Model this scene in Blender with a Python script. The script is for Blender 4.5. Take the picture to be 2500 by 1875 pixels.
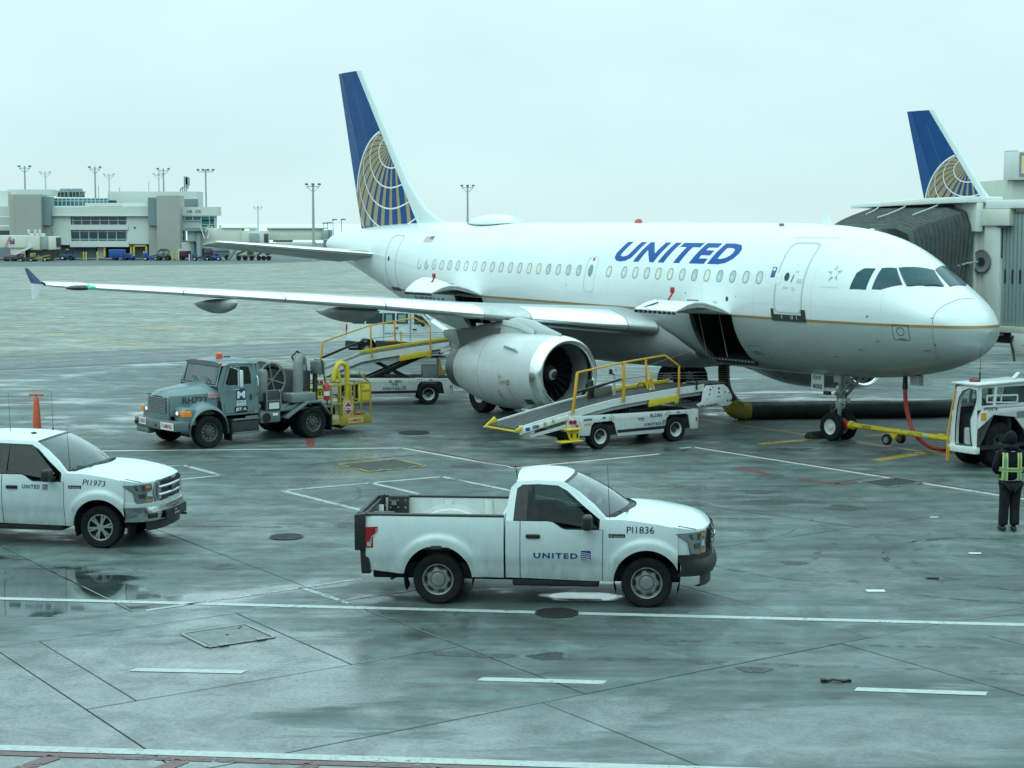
import bpy, bmesh, math, random
from math import sin, cos, tan, pi, radians, sqrt, atan2, hypot
from mathutils import Vector, Matrix
random.seed(7)
SC = bpy.context.scene
for _o in list(bpy.data.objects): bpy.data.objects.remove(_o)
COL = SC.collection

# ------------------------------------------------------------------ camera
F, PITCH, EYE = 4114.6, radians(5.5283), 5.929          # focal length in pixels of the 2500 px wide photograph
cam_d = bpy.data.cameras.new('camera'); cam = bpy.data.objects.new('camera', cam_d); COL.objects.link(cam)
cam.location = (0, 0, EYE); cam.rotation_euler = (pi/2 - PITCH, 0, 0)
cam_d.sensor_width = 36; cam_d.lens = F/2500*36; cam_d.clip_end = 6000; cam_d.clip_start = .5
SC.camera = cam

# ------------------------------------------------------------------ world: overcast sky
SUN_EL, SUN_AZ = radians(48), radians(215)
W = bpy.data.worlds.new('World'); SC.world = W; W.use_nodes = True
nt = W.node_tree; nt.nodes.clear(); N = nt.nodes.new; L_ = nt.links.new
out = N('ShaderNodeOutputWorld'); bg1 = N('ShaderNodeBackground'); bg2 = N('ShaderNodeBackground'); mx = N('ShaderNodeMixShader')
sky = N('ShaderNodeTexSky'); sky.sky_type = 'NISHITA'; sky.sun_disc = False; sky.sun_elevation = SUN_EL; sky.sun_rotation = SUN_AZ
sky.dust_density = 4; sky.air_density = 1.5
L_(sky.outputs[0], bg1.inputs[0]); bg1.inputs[1].default_value = .06
tc = N('ShaderNodeTexCoord'); sp = N('ShaderNodeSeparateXYZ'); L_(tc.outputs['Generated'], sp.inputs[0])
rmp = N('ShaderNodeValToRGB'); L_(sp.outputs['Z'], rmp.inputs[0])
cr = rmp.color_ramp; cr.elements[0].position = 0.0; cr.elements[0].color = (.73, .96, .955, 1)
cr.elements[1].position = 1.0; cr.elements[1].color = (.78, 1.20, 1.23, 1)
for p_, c_ in ((.05, (.70, .97, .985, 1)), (.14, (.75, 1.04, 1.075, 1)), (.4, (.76, 1.15, 1.19, 1))):
    e_ = cr.elements.new(p_); e_.color = c_
ns = N('ShaderNodeTexNoise'); ns.inputs['Scale'].default_value = 5.0; ns.inputs['Detail'].default_value = 5; ns.inputs['Roughness'].default_value = .5
mp = N('ShaderNodeMapping'); mp.inputs['Scale'].default_value = (1, 1, 2.6); L_(tc.outputs['Generated'], mp.inputs[0]); L_(mp.outputs[0], ns.inputs[0])
mr = N('ShaderNodeMapRange'); mr.inputs[1].default_value = .3; mr.inputs[2].default_value = .7; mr.inputs[3].default_value = .955; mr.inputs[4].default_value = 1.035
L_(ns.outputs[0], mr.inputs[0])
ml = N('ShaderNodeVectorMath'); ml.operation = 'SCALE'; L_(rmp.outputs[0], ml.inputs[0]); L_(mr.outputs[0], ml.inputs['Scale'])
L_(ml.outputs[0], bg2.inputs[0]); 
# an overcast sky is brighter overhead than at the horizon
mz = N('ShaderNodeMapRange'); mz.inputs[1].default_value = .12; mz.inputs[2].default_value = .9; mz.inputs[3].default_value = 1.0; mz.inputs[4].default_value = 1.7
L_(sp.outputs['Z'], mz.inputs[0]); L_(mz.outputs[0], bg2.inputs[1])
mx.inputs[0].default_value = .94; L_(bg1.outputs[0], mx.inputs[1]); L_(bg2.outputs[0], mx.inputs[2]); L_(mx.outputs[0], out.inputs[0])
sd = bpy.data.lights.new('sun', 'SUN'); sd.energy = .5; sd.angle = radians(40); sd.color = (.80, 1, .96)
so = bpy.data.objects.new('sun', sd); COL.objects.link(so)
so.rotation_euler = Vector((sin(SUN_AZ)*cos(SUN_EL), cos(SUN_AZ)*cos(SUN_EL), sin(SUN_EL))).to_track_quat('Z', 'Y').to_euler()
vs = SC.view_settings; vs.view_transform = 'Standard'; vs.look = 'None'; vs.exposure = 0.0; vs.gamma = 1; vs.use_curve_mapping = False
SC.cycles.max_bounces = 6; SC.cycles.glossy_bounces = 3; SC.cycles.transmission_bounces = 4; SC.cycles.transparent_max_bounces = 10
SC.cycles.diffuse_bounces = 3; SC.cycles.volume_bounces = 0; SC.cycles.caustics_reflective = False; SC.cycles.caustics_refractive = False
SC.cycles.use_denoising = True

# ------------------------------------------------------------------ materials
MATS = {}
def mat(name, col, rough=.5, metal=0., var=.0, vscale=3., bump=0., bscale=60., coat=0., spec=.5, emit=0., dirt=0., dirtcol=(.13, .125, .11), dz=None, alpha=None):
    """a painted, metal or plastic surface with grain (var), wear and splashed dirt (dirt, up to the height dz)"""
    if name in MATS: return MATS[name]
    m = bpy.data.materials.new(name); MATS[name] = m; m.use_nodes = True
    t = m.node_tree; b = t.nodes['Principled BSDF']; n = t.nodes.new; l = t.links.new
    b.inputs['Base Color'].default_value = (*col, 1); b.inputs['Roughness'].default_value = rough; b.inputs['Metallic'].default_value = metal
    b.inputs['Coat Weight'].default_value = coat; b.inputs['Coat Roughness'].default_value = .08; b.inputs['Specular IOR Level'].default_value = spec
    if emit: b.inputs['Emission Color'].default_value = (*col, 1); b.inputs['Emission Strength'].default_value = emit
    g = n('ShaderNodeTexCoord')
    src = None
    if var:
        x = n('ShaderNodeTexNoise'); x.inputs['Scale'].default_value = vscale; x.inputs['Detail'].default_value = 6; x.inputs['Roughness'].default_value = .65
        l(g.outputs['Object'], x.inputs[0])
        r = n('ShaderNodeMapRange'); r.inputs[1].default_value = .3; r.inputs[2].default_value = .7; r.inputs[3].default_value = 1-var; r.inputs[4].default_value = 1+var*.5
        l(x.outputs[0], r.inputs[0])
        v = n('ShaderNodeVectorMath'); v.operation = 'SCALE'; v.inputs[0].default_value = col; l(r.outputs[0], v.inputs['Scale'])
        src = v.outputs[0]
        rr = n('ShaderNodeMapRange'); rr.inputs[1].default_value = .3; rr.inputs[2].default_value = .7; rr.inputs[3].default_value = min(1, rough+.12); rr.inputs[4].default_value = max(.03, rough-.08)
        l(x.outputs[0], rr.inputs[0]); l(rr.outputs[0], b.inputs['Roughness'])
    if dirt:
        x = n('ShaderNodeTexNoise'); x.inputs['Scale'].default_value = 7; x.inputs['Detail'].default_value = 9; x.inputs['Roughness'].default_value = .74
        mpp = n('ShaderNodeMapping'); mpp.inputs['Scale'].default_value = (1, 1, .45); l(g.outputs['Object'], mpp.inputs[0]); l(mpp.outputs[0], x.inputs[0])
        r = n('ShaderNodeMapRange'); r.inputs[1].default_value = .36; r.inputs[2].default_value = .80; r.inputs[3].default_value = 0; r.inputs[4].default_value = dirt*.8
        l(x.outputs[0], r.inputs[0]); fac = r.outputs[0]
        if dz:
            s = n('ShaderNodeSeparateXYZ'); l(g.outputs['Object'], s.inputs[0])
            z = n('ShaderNodeMapRange'); z.inputs[1].default_value = dz[0]; z.inputs[2].default_value = dz[1]; z.inputs[3].default_value = 1; z.inputs[4].default_value = 0
            l(s.outputs['Z'], z.inputs[0])
            ad = n('ShaderNodeMath'); ad.operation = 'MULTIPLY_ADD'; l(z.outputs[0], ad.inputs[0]); ad.inputs[1].default_value = dirt*.75; ad.inputs[2].default_value = 0
            a2 = n('ShaderNodeMath'); a2.operation = 'MULTIPLY'; l(fac, a2.inputs[0]); 
            z2 = n('ShaderNodeMapRange'); z2.inputs[3].default_value = .25; z2.inputs[4].default_value = 1; l(z.outputs[0], z2.inputs[0]); l(z2.outputs[0], a2.inputs[1])
            a3 = n('ShaderNodeMath'); a3.operation = 'ADD'; a3.use_clamp = True; l(ad.outputs[0], a3.inputs[0]); l(a2.outputs[0], a3.inputs[1]); fac = a3.outputs[0]
        mxx = n('ShaderNodeMix'); mxx.data_type = 'RGBA'; l(fac, mxx.inputs[0])
        if src: l(src, mxx.inputs[6])
        else: mxx.inputs[6].default_value = (*col, 1)
        mxx.inputs[7].default_value = (*dirtcol, 1); src = mxx.outputs[2]
    if src: l(src, b.inputs['Base Color'])
    if bump:
        x = n('ShaderNodeTexNoise'); x.inputs['Scale'].default_value = bscale; x.inputs['Detail'].default_value = 4; l(g.outputs['Object'], x.inputs[0])
        bp = n('ShaderNodeBump'); bp.inputs['Strength'].default_value = bump; bp.inputs['Distance'].default_value = .01; l(x.outputs[0], bp.inputs['Height']); l(bp.outputs[0], b.inputs['Normal'])
    return m
def glass(name, tint, rough=.02, refl=.5):
    """thin tinted pane: see-through, with the sky mirrored in it"""
    if name in MATS: return MATS[name]
    m = bpy.data.materials.new(name); MATS[name] = m; m.use_nodes = True; t = m.node_tree; t.nodes.clear(); n = t.nodes.new; l = t.links.new
    o = n('ShaderNodeOutputMaterial'); a = n('ShaderNodeBsdfTransparent'); a.inputs[0].default_value = (*tint, 1)
    g = n('ShaderNodeBsdfGlossy'); g.inputs['Roughness'].default_value = rough; g.inputs['Color'].default_value = (.9, .95, .95, 1)
    lw = n('ShaderNodeFresnel'); lw.inputs[0].default_value = 1.5
    r = n('ShaderNodeMapRange'); r.inputs[1].default_value = 0; r.inputs[2].default_value = 1; r.inputs[3].default_value = .02*refl; r.inputs[4].default_value = 1.6*refl; l(lw.outputs[0], r.inputs[0])
    mx = n('ShaderNodeMixShader'); l(r.outputs[0], mx.inputs[0]); l(a.outputs[0], mx.inputs[1]); l(g.outputs[0], mx.inputs[2]); l(mx.outputs[0], o.inputs[0])
    return m

# ------------------------------------------------------------------ geometry
class MB:
    """collects shapes and links them as ONE mesh object"""
    def __init__(s): s.v = []; s.f = []; s.mi = []; s.M = Matrix.Identity(4)
    def add(s, vs, fs, mi=0):
        o = len(s.v); s.v += [tuple(s.M @ Vector(p)) for p in vs]; s.f += [tuple(o+i for i in f) for f in fs]; s.mi += [mi]*len(fs); return s
    def box(s, x0, x1, y0, y1, z0, z1, mi=0):
        return s.add([(x0,y0,z0),(x1,y0,z0),(x1,y1,z0),(x0,y1,z0),(x0,y0,z1),(x1,y0,z1),(x1,y1,z1),(x0,y1,z1)],
                     [(0,3,2,1),(4,5,6,7),(0,1,5,4),(1,2,6,5),(2,3,7,6),(3,0,4,7)], mi)
    def prism(s, poly, a, b, ax='y', mi=0):
        """poly in the plane across axis ax, pushed from a to b: ax y -> (x,z), ax x -> (y,z), ax z -> (x,y)"""
        pt = {'y': lambda p, t: (p[0], t, p[1]), 'x': lambda p, t: (t, p[0], p[1]), 'z': lambda p, t: (p[0], p[1], t)}[ax]
        n = len(poly); vs = [pt(p, a) for p in poly]+[pt(p, b) for p in poly]
        fs = [tuple(range(n)), tuple(range(2*n-1, n-1, -1))]+[(i, n+i, n+(i+1) % n, (i+1) % n) for i in range(n)]
        return s.add(vs, fs, mi)
    def bar(s, p, q, w, h=None, up=(0,0,1), mi=0):
        """square bar from p to q"""
        h = h or w; p = Vector(p); q = Vector(q); d = (q-p).normalized(); u = Vector(up)
        if abs(d.dot(u)) > .98: u = Vector((1,0,0))
        r = d.cross(u).normalized(); u = r.cross(d)
        c = [(-w/2,-h/2),(w/2,-h/2),(w/2,h/2),(-w/2,h/2)]
        return s.add([e+r*a+u*b for e in (p, q) for a, b in c], [(0,1,2,3),(7,6,5,4)]+[(i,4+i,4+(i+1)%4,(i+1)%4) for i in range(4)], mi)
    def cyl(s, p, q, r, r2=None, n=16, caps=True, mi=0):
        r2 = r if r2 is None else r2; p = Vector(p); q = Vector(q); d = (q-p).normalized()
        u = d.orthogonal().normalized(); w = d.cross(u)
        ring = lambda c, rr: [c+(u*cos(2*pi*i/n)+w*sin(2*pi*i/n))*rr for i in range(n)]
        fs = [(i, (i+1)%n, n+(i+1)%n, n+i) for i in range(n)]
        if caps: fs += [tuple(range(n-1,-1,-1)), tuple(range(n, 2*n))]
        return s.add(ring(p, r)+ring(q, r2), fs, mi)
    def tube(s, pts, r, n=8, mi=0, closed=False):
        pts = [Vector(p) for p in pts]; rings = []; u = None; k = len(pts)
        for i, p in enumerate(pts):
            if closed: d = (pts[(i+1)%k]-pts[i-1]).normalized()
            else: d = (pts[min(i+1, k-1)]-pts[max(i-1, 0)]).normalized()
            if u is None: u = d.orthogonal().normalized()
            u = (u-d*u.dot(d)).normalized(); w = d.cross(u); rr = r[i] if isinstance(r, (list, tuple)) else r
            rings.append([p+(u*cos(2*pi*j/n)+w*sin(2*pi*j/n))*rr for j in range(n)])
        return s.loft(rings, caps=not closed, wrap=closed, mi=mi)
    def loft(s, rings, caps=True, closed=True, wrap=False, mi=0):
        n = len(rings[0]); k = len(rings); vs = [p for r in rings for p in r]; fs = []
        for i in range(k if wrap else k-1):
            j = (i+1) % k
            for a in range(n if closed else n-1):
                b = (a+1) % n; fs.append((i*n+a, i*n+b, j*n+b, j*n+a))
        if caps and closed: fs += [tuple(range(n-1,-1,-1)), tuple((k-1)*n+i for i in range(n))]
        return s.add(vs, fs, mi)
    def lathe(s, prof, o=(0,0,0), ax=(0,1,0), n=24, mi=0, caps=False):
        """prof: (radius, distance along the axis)"""
        o = Vector(o); d = Vector(ax).normalized(); u = d.orthogonal().normalized(); w = d.cross(u)
        rings = [[o+d*t+(u*cos(2*pi*i/n)+w*sin(2*pi*i/n))*max(r, 1e-4) for i in range(n)] for r, t in prof]
        return s.loft(rings, caps=caps, mi=mi)
    def grid(s, rows, mi=0):
        return s.loft(rows, caps=False, closed=False, mi=mi)
    def ring(s, outer, inner, mi=0):
        n = len(outer); return s.add(list(outer)+list(inner), [(i, (i+1)%n, n+(i+1)%n, n+i) for i in range(n)], mi)
    def ball(s, c, r, n=12, m=8, mi=0):
        c = Vector(c); rr = r if isinstance(r, (tuple, list)) else (r, r, r)
        rings = [[(c.x+rr[0]*sin(pi*j/m)*cos(2*pi*i/n), c.y+rr[1]*sin(pi*j/m)*sin(2*pi*i/n), c.z+rr[2]*cos(pi*j/m)) for i in range(n)] for j in range(1, m)]
        return s.loft(rings, caps=True, mi=mi)
    def mesh(s, name, mats, bevel=0, seg=2, ang=32, smooth=True, weld=0):
        me = bpy.data.meshes.new(name); me.from_pydata(s.v, [], s.f); me.validate()
        for m in (mats if isinstance(mats, (list, tuple)) else [mats]): me.materials.append(m)
        if len(me.polygons) == len(s.mi): me.polygons.foreach_set('material_index', s.mi)
        bm = bmesh.new(); bm.from_mesh(me)
        if weld: bmesh.ops.remove_doubles(bm, verts=bm.verts, dist=weld)
        bmesh.ops.recalc_face_normals(bm, faces=bm.faces)
        if bevel:
            es = [e for e in bm.edges if len(e.link_faces) == 2 and e.calc_face_angle(0) > radians(28)]
            if es: bmesh.ops.bevel(bm, geom=es, offset=bevel, segments=seg, profile=.5, affect='EDGES', clamp_overlap=True)
        bm.to_mesh(me); bm.free()
        if smooth:
            me.polygons.foreach_set('use_smooth', [True]*len(me.polygons)); me.set_sharp_from_angle(angle=radians(ang))
        return me
    def build(s, name, mats, parent=None, **k):
        o = bpy.data.objects.new(name, s.mesh(name, mats, **k)); COL.objects.link(o)
        if parent: o.parent = parent
        return o
def tag(o, label=None, cat=None, group=None, kind=None):
    if label: o['label'] = label
    if cat: o['category'] = cat
    if group: o['group'] = group
    if kind: o['kind'] = kind
    return o
def thing(name, label, cat, loc=(0,0,0), rz=0, group=None):
    o = bpy.data.objects.new(name, None); COL.objects.link(o); o.location = loc; o.rotation_euler = (0, 0, rz); o.empty_display_size = .3
    return tag(o, label, cat, group)
def inst(name, me, parent=None, loc=(0,0,0), rot=None, M=None):
    o = bpy.data.objects.new(name, me); COL.objects.link(o)
    if parent: o.parent = parent
    if M is not None: o.matrix_local = M
    else:
        o.location = loc
        if rot: o.rotation_euler = rot
    return o
def copy_tree(o, parent=None):
    c = o.copy(); COL.objects.link(c)
    if parent: c.parent = parent
    for ch in list(o.children): copy_tree(ch, c)
    return c
def rot2(x, y, a): return (x*cos(a)-y*sin(a), x*sin(a)+y*cos(a))
def circ(cx, cy, r, n=24, a0=0, a1=2*pi, end=False): return [(cx+r*cos(a0+(a1-a0)*i/(n-1 if end else n)), cy+r*sin(a0+(a1-a0)*i/(n-1 if end else n))) for i in range(n)]
def lerp(a, b, t): return a+(b-a)*t
def sstep(a, b, x):
    t = max(0., min(1., (x-a)/(b-a))); return t*t*(3-2*t)
def pch(xs, ys):
    """monotone curve through the points"""
    n = len(xs); d = [(ys[i+1]-ys[i])/(xs[i+1]-xs[i]) for i in range(n-1)]; m = [d[0]]+[0 if d[i-1]*d[i] <= 0 else 2*d[i-1]*d[i]/(d[i-1]+d[i]) for i in range(1, n-1)]+[d[-1]]
    def f(x):
        if x <= xs[0]: return ys[0]
        if x >= xs[-1]: return ys[-1]
        i = max(k for k in range(n-1) if xs[k] <= x); h = xs[i+1]-xs[i]; t = (x-xs[i])/h
        return ys[i]*(1+2*t)*(1-t)**2+m[i]*h*t*(1-t)**2+ys[i+1]*t*t*(3-2*t)+m[i+1]*h*t*t*(t-1)
    return f

# lettering: the built-in font turned into a mesh; place() maps its flat (u, v) on to the surface that carries it
_TX = {}
def text_mesh(s, size, bold=0., shear=0., spacing=1., cuts=0):
    c = bpy.data.curves.new('lettering', 'FONT'); c.body = s; c.size = size; c.align_x = 'LEFT'; c.align_y = 'BOTTOM_BASELINE'; c.offset = bold*size; c.shear = shear; c.space_character = spacing
    c.resolution_u = 3
    o = bpy.data.objects.new('lettering', c); COL.objects.link(o); dg = bpy.context.evaluated_depsgraph_get()
    me = bpy.data.meshes.new_from_object(o.evaluated_get(dg)); bpy.data.objects.remove(o); bpy.data.curves.remove(c)
    bm = bmesh.new(); bm.from_mesh(me); bpy.data.meshes.remove(me)
    bmesh.ops.remove_doubles(bm, verts=bm.verts, dist=1e-5)
    if cuts:
        ys = [v.co.y for v in bm.verts]
        for k in range(1, cuts): bmesh.ops.bisect_plane(bm, geom=bm.verts[:]+bm.edges[:]+bm.faces[:], plane_co=(0, lerp(min(ys), max(ys), k/cuts), 0), plane_no=(0,1,0))
    vs = [v.co.copy() for v in bm.verts]; bm.verts.index_update(); fs = [tuple(v.index for v in f.verts) for f in bm.faces]; bm.free()
    return vs, fs
def lettering(name, s, m, parent, place, height, width=None, bold=0., shear=0., spacing=1., cuts=0, center=False, thick=0):
    """place(u, v, 0) -> point; height is the cap height, width stretches the line to that length"""
    vs, fs = text_mesh(s, 1., bold, shear, spacing, cuts)
    y0 = min(v.y for v in vs); y1 = max(v.y for v in vs); x0 = min(v.x for v in vs); x1 = max(v.x for v in vs)
    sc = height/(y1-y0); sx = width/(x1-x0) if width else sc; off = (x1-x0)*sx/2 if center else 0
    mb = MB(); mb.add([place((v.x-x0)*sx-off, (v.y-y0)*sc) for v in vs], fs)
    o = bpy.data.objects.new(name, mb.mesh(name, m, smooth=False)); COL.objects.link(o); o.parent = parent
    return o
def flat(o, ux, uv):
    o = Vector(o); ux = Vector(ux).normalized(); uv = Vector(uv).normalized()
    return lambda u, v: tuple(o+ux*u+uv*v)
def at(dx, dy, Y):
    """a point of the photograph (in 2212 px wide coordinates) at the distance Y"""
    px, py = dx*1.1302-1250, dy*1.1302-937.5
    d = Vector((px, F*cos(PITCH)-py*sin(PITCH), -F*sin(PITCH)-py*cos(PITCH))); t = Y/d.y
    return Vector((0, 0, EYE))+d*t

PHI = radians(34.43)                                    # the slabs and the stand markings run along and across this direction
def ab(a, b, z=0): return (a*cos(PHI)-b*sin(PHI), a*sin(PHI)+b*cos(PHI), z)

# ================================================================== the ground
def concrete(name, base, blobs=(), far=False):
    m = bpy.data.materials.new(name); m.use_nodes = True; t = m.node_tree; b = t.nodes['Principled BSDF']; n = t.nodes.new; l = t.links.new
    geo = n('ShaderNodeNewGeometry'); P = geo.outputs['Position']
    def noise(scale, detail=6, rough=.6, st=None, w=0):
        x = n('ShaderNodeTexNoise'); x.inputs['Scale'].default_value = scale; x.inputs['Detail'].default_value = detail; x.inputs['Roughness'].default_value = rough; x.inputs['Distortion'].default_value = w
        if st:
            q = n('ShaderNodeMapping'); q.inputs['Rotation'].default_value = (0, 0, st[0]); q.inputs['Scale'].default_value = (st[1], st[2], 1); l(P, q.inputs[0]); l(q.outputs[0], x.inputs[0])
        else: l(P, x.inputs[0])
        return x.outputs[0]
    def rng(v, a, c, lo, hi, smooth=False):
        r = n('ShaderNodeMapRange'); r.inputs[1].default_value = a; r.inputs[2].default_value = c; r.inputs[3].default_value = lo; r.inputs[4].default_value = hi
        if smooth: r.interpolation_type = 'SMOOTHSTEP'
        l(v, r.inputs[0]); return r.outputs[0]
    def mth(op, a, c=None, clamp=False):
        r = n('ShaderNodeMath'); r.operation = op; r.use_clamp = clamp
        for i, q in enumerate((a, c)):
            if q is None: continue
            if isinstance(q, (int, float)): r.inputs[i].default_value = q
            else: l(q, r.inputs[i])
        return r.outputs[0]
    big = noise(.22, 5, .6); mid = noise(1.1, 7, .68, w=.6); fine = noise(16, 6, .75); grit = noise(70, 3, .7)
    streak = noise(.9, 7, .68, st=(-.05, .22, 2.3)); streak2 = noise(.5, 6, .7, st=(-PHI, .3, 2.2))
    # worn, stained concrete
    v = mth('MULTIPLY', rng(big, .35, .65, .74, 1.22), rng(mid, .36, .66, .55, 1.38))
    v = mth('MULTIPLY', v, rng(streak, .36, .64, .66, 1.32)); v = mth('MULTIPLY', v, rng(streak2, .34, .66, .74, 1.2))
    v = mth('MULTIPLY', v, rng(fine, .32, .68, .78, 1.2)); v = mth('MULTIPLY', v, rng(grit, .3, .7, .84, 1.14))
    if not far:
        oi = n('ShaderNodeObjectInfo'); v = mth('MULTIPLY', v, rng(oi.outputs['Random'], 0, 1, .9, 1.08))
    # oil spots
    sp = noise(2.6, 4, .55, w=.4); v = mth('MULTIPLY', v, rng(sp, .63, .72, 1, .55, True))
    # film of water: broad damp patches, with the deepest water where the slabs are low
    wn = noise(.16, 6, .62, w=.5); wm = noise(.75, 7, .66, st=(-.08, .45, 1.6), w=.5)
    wet = mth('MULTIPLY', rng(mth('ADD', mth('MULTIPLY', wn, .6), mth('MULTIPLY', wm, .4)), .44, .62, 0, .8, True), .85)
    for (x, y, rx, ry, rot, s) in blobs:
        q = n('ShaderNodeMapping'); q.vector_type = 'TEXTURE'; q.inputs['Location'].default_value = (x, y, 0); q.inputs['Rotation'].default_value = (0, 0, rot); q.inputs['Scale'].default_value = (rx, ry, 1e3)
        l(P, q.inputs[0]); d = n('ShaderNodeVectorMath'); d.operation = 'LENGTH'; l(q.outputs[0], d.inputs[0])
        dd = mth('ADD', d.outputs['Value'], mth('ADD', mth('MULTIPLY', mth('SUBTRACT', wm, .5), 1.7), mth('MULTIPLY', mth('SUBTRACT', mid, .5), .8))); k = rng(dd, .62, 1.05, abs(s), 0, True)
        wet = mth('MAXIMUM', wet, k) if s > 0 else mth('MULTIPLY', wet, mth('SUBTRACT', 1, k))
    if far: wet = mth('MAXIMUM', mth('MULTIPLY', wet, .6), rng(streak, .57, .66, 0, .75, True))
    cv = n('ShaderNodeVectorMath'); cv.operation = 'SCALE'; cv.inputs[0].default_value = base; l(v, cv.inputs['Scale'])
    mx = n('ShaderNodeMix'); mx.data_type = 'RGBA'; l(mth('MULTIPLY', wet, .8, True), mx.inputs[0]); l(cv.outputs[0], mx.inputs[6])
    dk = n('ShaderNodeVectorMath'); dk.operation = 'SCALE'; l(cv.outputs[0], dk.inputs[0]); dk.inputs['Scale'].default_value = .42; l(dk.outputs[0], mx.inputs[7])
    l(mx.outputs[2], b.inputs['Base Color'])
    ro = rng(fine, .3, .7, .46, .64); damp = n('ShaderNodeMix'); l(rng(wet, .1, .7, 0, 1, True), damp.inputs[0]); l(ro, damp.inputs[2]); l(rng(mth('ADD', mth('MULTIPLY', mid, .5), mth('MULTIPLY', fine, .5)), .38, .62, .34, .15), damp.inputs[3]); rw = n('ShaderNodeMix'); l(rng(wet, .74, .92, 0, 1, True), rw.inputs[0]); l(damp.outputs[0], rw.inputs[2]); rw.inputs[3].default_value = .05
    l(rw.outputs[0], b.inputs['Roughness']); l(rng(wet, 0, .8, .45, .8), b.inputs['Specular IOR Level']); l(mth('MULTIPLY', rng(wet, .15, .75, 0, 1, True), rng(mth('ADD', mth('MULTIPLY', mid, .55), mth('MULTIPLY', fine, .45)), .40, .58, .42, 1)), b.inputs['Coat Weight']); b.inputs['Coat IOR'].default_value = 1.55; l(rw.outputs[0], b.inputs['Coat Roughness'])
    bp = n('ShaderNodeBump'); bp.inputs['Distance'].default_value = .006; l(mth('ADD', fine, mth('MULTIPLY', grit, .6)), bp.inputs['Height']); l(rng(wet, .2, .95, .5, .02), bp.inputs['Strength']); l(bp.outputs[0], b.inputs['Normal'])
    return m
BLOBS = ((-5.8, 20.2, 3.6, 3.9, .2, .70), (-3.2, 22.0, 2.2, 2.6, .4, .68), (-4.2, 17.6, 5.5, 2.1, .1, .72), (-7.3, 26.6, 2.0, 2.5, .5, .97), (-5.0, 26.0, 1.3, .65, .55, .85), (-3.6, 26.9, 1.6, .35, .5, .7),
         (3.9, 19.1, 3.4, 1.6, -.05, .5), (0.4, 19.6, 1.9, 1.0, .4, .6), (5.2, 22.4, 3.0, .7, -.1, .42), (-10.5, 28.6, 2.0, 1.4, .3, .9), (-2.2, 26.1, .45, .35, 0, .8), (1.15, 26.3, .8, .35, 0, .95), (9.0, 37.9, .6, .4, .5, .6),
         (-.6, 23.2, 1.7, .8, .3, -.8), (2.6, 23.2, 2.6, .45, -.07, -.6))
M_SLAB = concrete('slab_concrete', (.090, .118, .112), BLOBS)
M_FAR = concrete('far_concrete', (.205, .215, .178), far=True)
M_ASPH = mat('asphalt', (.06, .075, .078), .55, var=.25, vscale=.4, bump=.2)
M_SEAL = mat('joint_sealant', (.018, .02, .02), .6, var=.3)

apron = MB().box(-150, 150, 0, 1, -.4, -.05)
apron = MB(); c = [ab(a, b, -.03) for a, b in ((-60, -10), (140, -10), (140, 66.4), (-60, 66.4))]; apron.add(c, [(0,1,2,3)])
apron = apron.build('apron', M_SEAL, smooth=False); tag(apron, kind='structure')
def slab(a0, a1, b0, b1):
    g = random.uniform(.007, .011); h = random.uniform(-.003, .002); x0, x1, y0, y1 = a0+g, a1-g, b0+g, b1-g; k = .012
    mb = MB(); top = [(x0+k, y0+k), (x1-k, y0+k), (x1-k, y1-k), (x0+k, y1-k)]; lo = [(x0, y0), (x1, y0), (x1, y1), (x0, y1)]
    vs = [ab(*p, h) for p in top]+[ab(*p, h-.006) for p in lo]+[ab(*p, -.03) for p in lo]
    mb.add(vs, [(0,1,2,3)]+[(i, 4+i, 4+(i+1)%4, (i+1)%4) for i in range(4)]+[(4+i, 8+i, 8+(i+1)%4, 4+(i+1)%4) for i in range(4)])
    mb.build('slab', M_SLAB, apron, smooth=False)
def row(b0, b1, al):
    for i in range(len(al)-1): slab(al[i], al[i+1], b0, b1)
row(4.1, 10.3, [-14, -8.9, -3.6, 1.6, 6.8, 12.0, 17.2, 22.4, 27.6])
row(10.3, 16.6, [-8.6, -3.4, 1.8, 7.0, 11.84, 17.0, 22.2, 27.4, 32.6])
row(16.6, 24.1, [-3.4, 1.8, 7.07]); slab(7.07, 12.5, 16.6, 19.5); slab(7.07, 7.72, 19.5, 23.1); slab(7.72, 10.76, 19.5, 23.1); slab(10.76, 12.5, 19.5, 23.1); slab(7.07, 12.5, 23.1, 24.1)
row(16.6, 22.9, [12.5, 17.6, 23.2, 28.5, 33.8, 39])
row(24.1, 30.6, [-6, -.9, 4.3, 9.5, 12.5]); row(22.9, 30.6, [12.5, 17.9, 23.3, 28.6, 33.8, 39, 44.2])
for i, (b0, b1) in enumerate(((30.6, 36.8), (36.8, 42.9), (42.9, 48.9), (48.9, 54.9), (54.9, 60.8), (60.8, 66.4))):
    o = (11.7, 14.1, 11.6, 11.7, 12.2, 11.7)[i]; k0 = int((.25*b0-8-o)//5.25); k1 = int((1.32*b1+8-o)//5.25)
    row(b0, b1, [o+5.25*k for k in range(k0, k1+1)])

def gz(Y): return 0 if Y < 125 else -.01164*(min(Y, 400)-125)
YS = [125, 160, 200, 240, 291, 328, 360, 400, 480, 700]
def sheet(name, m, rows, dz): return tag(MB().grid([[(x, y, gz(y)+dz) for x in xs] for y, xs in rows]).build(name, m, smooth=False), kind='structure')
fa = MB(); q = [ab(-80, 74, 0), ab(260, 74, 0)]
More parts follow.
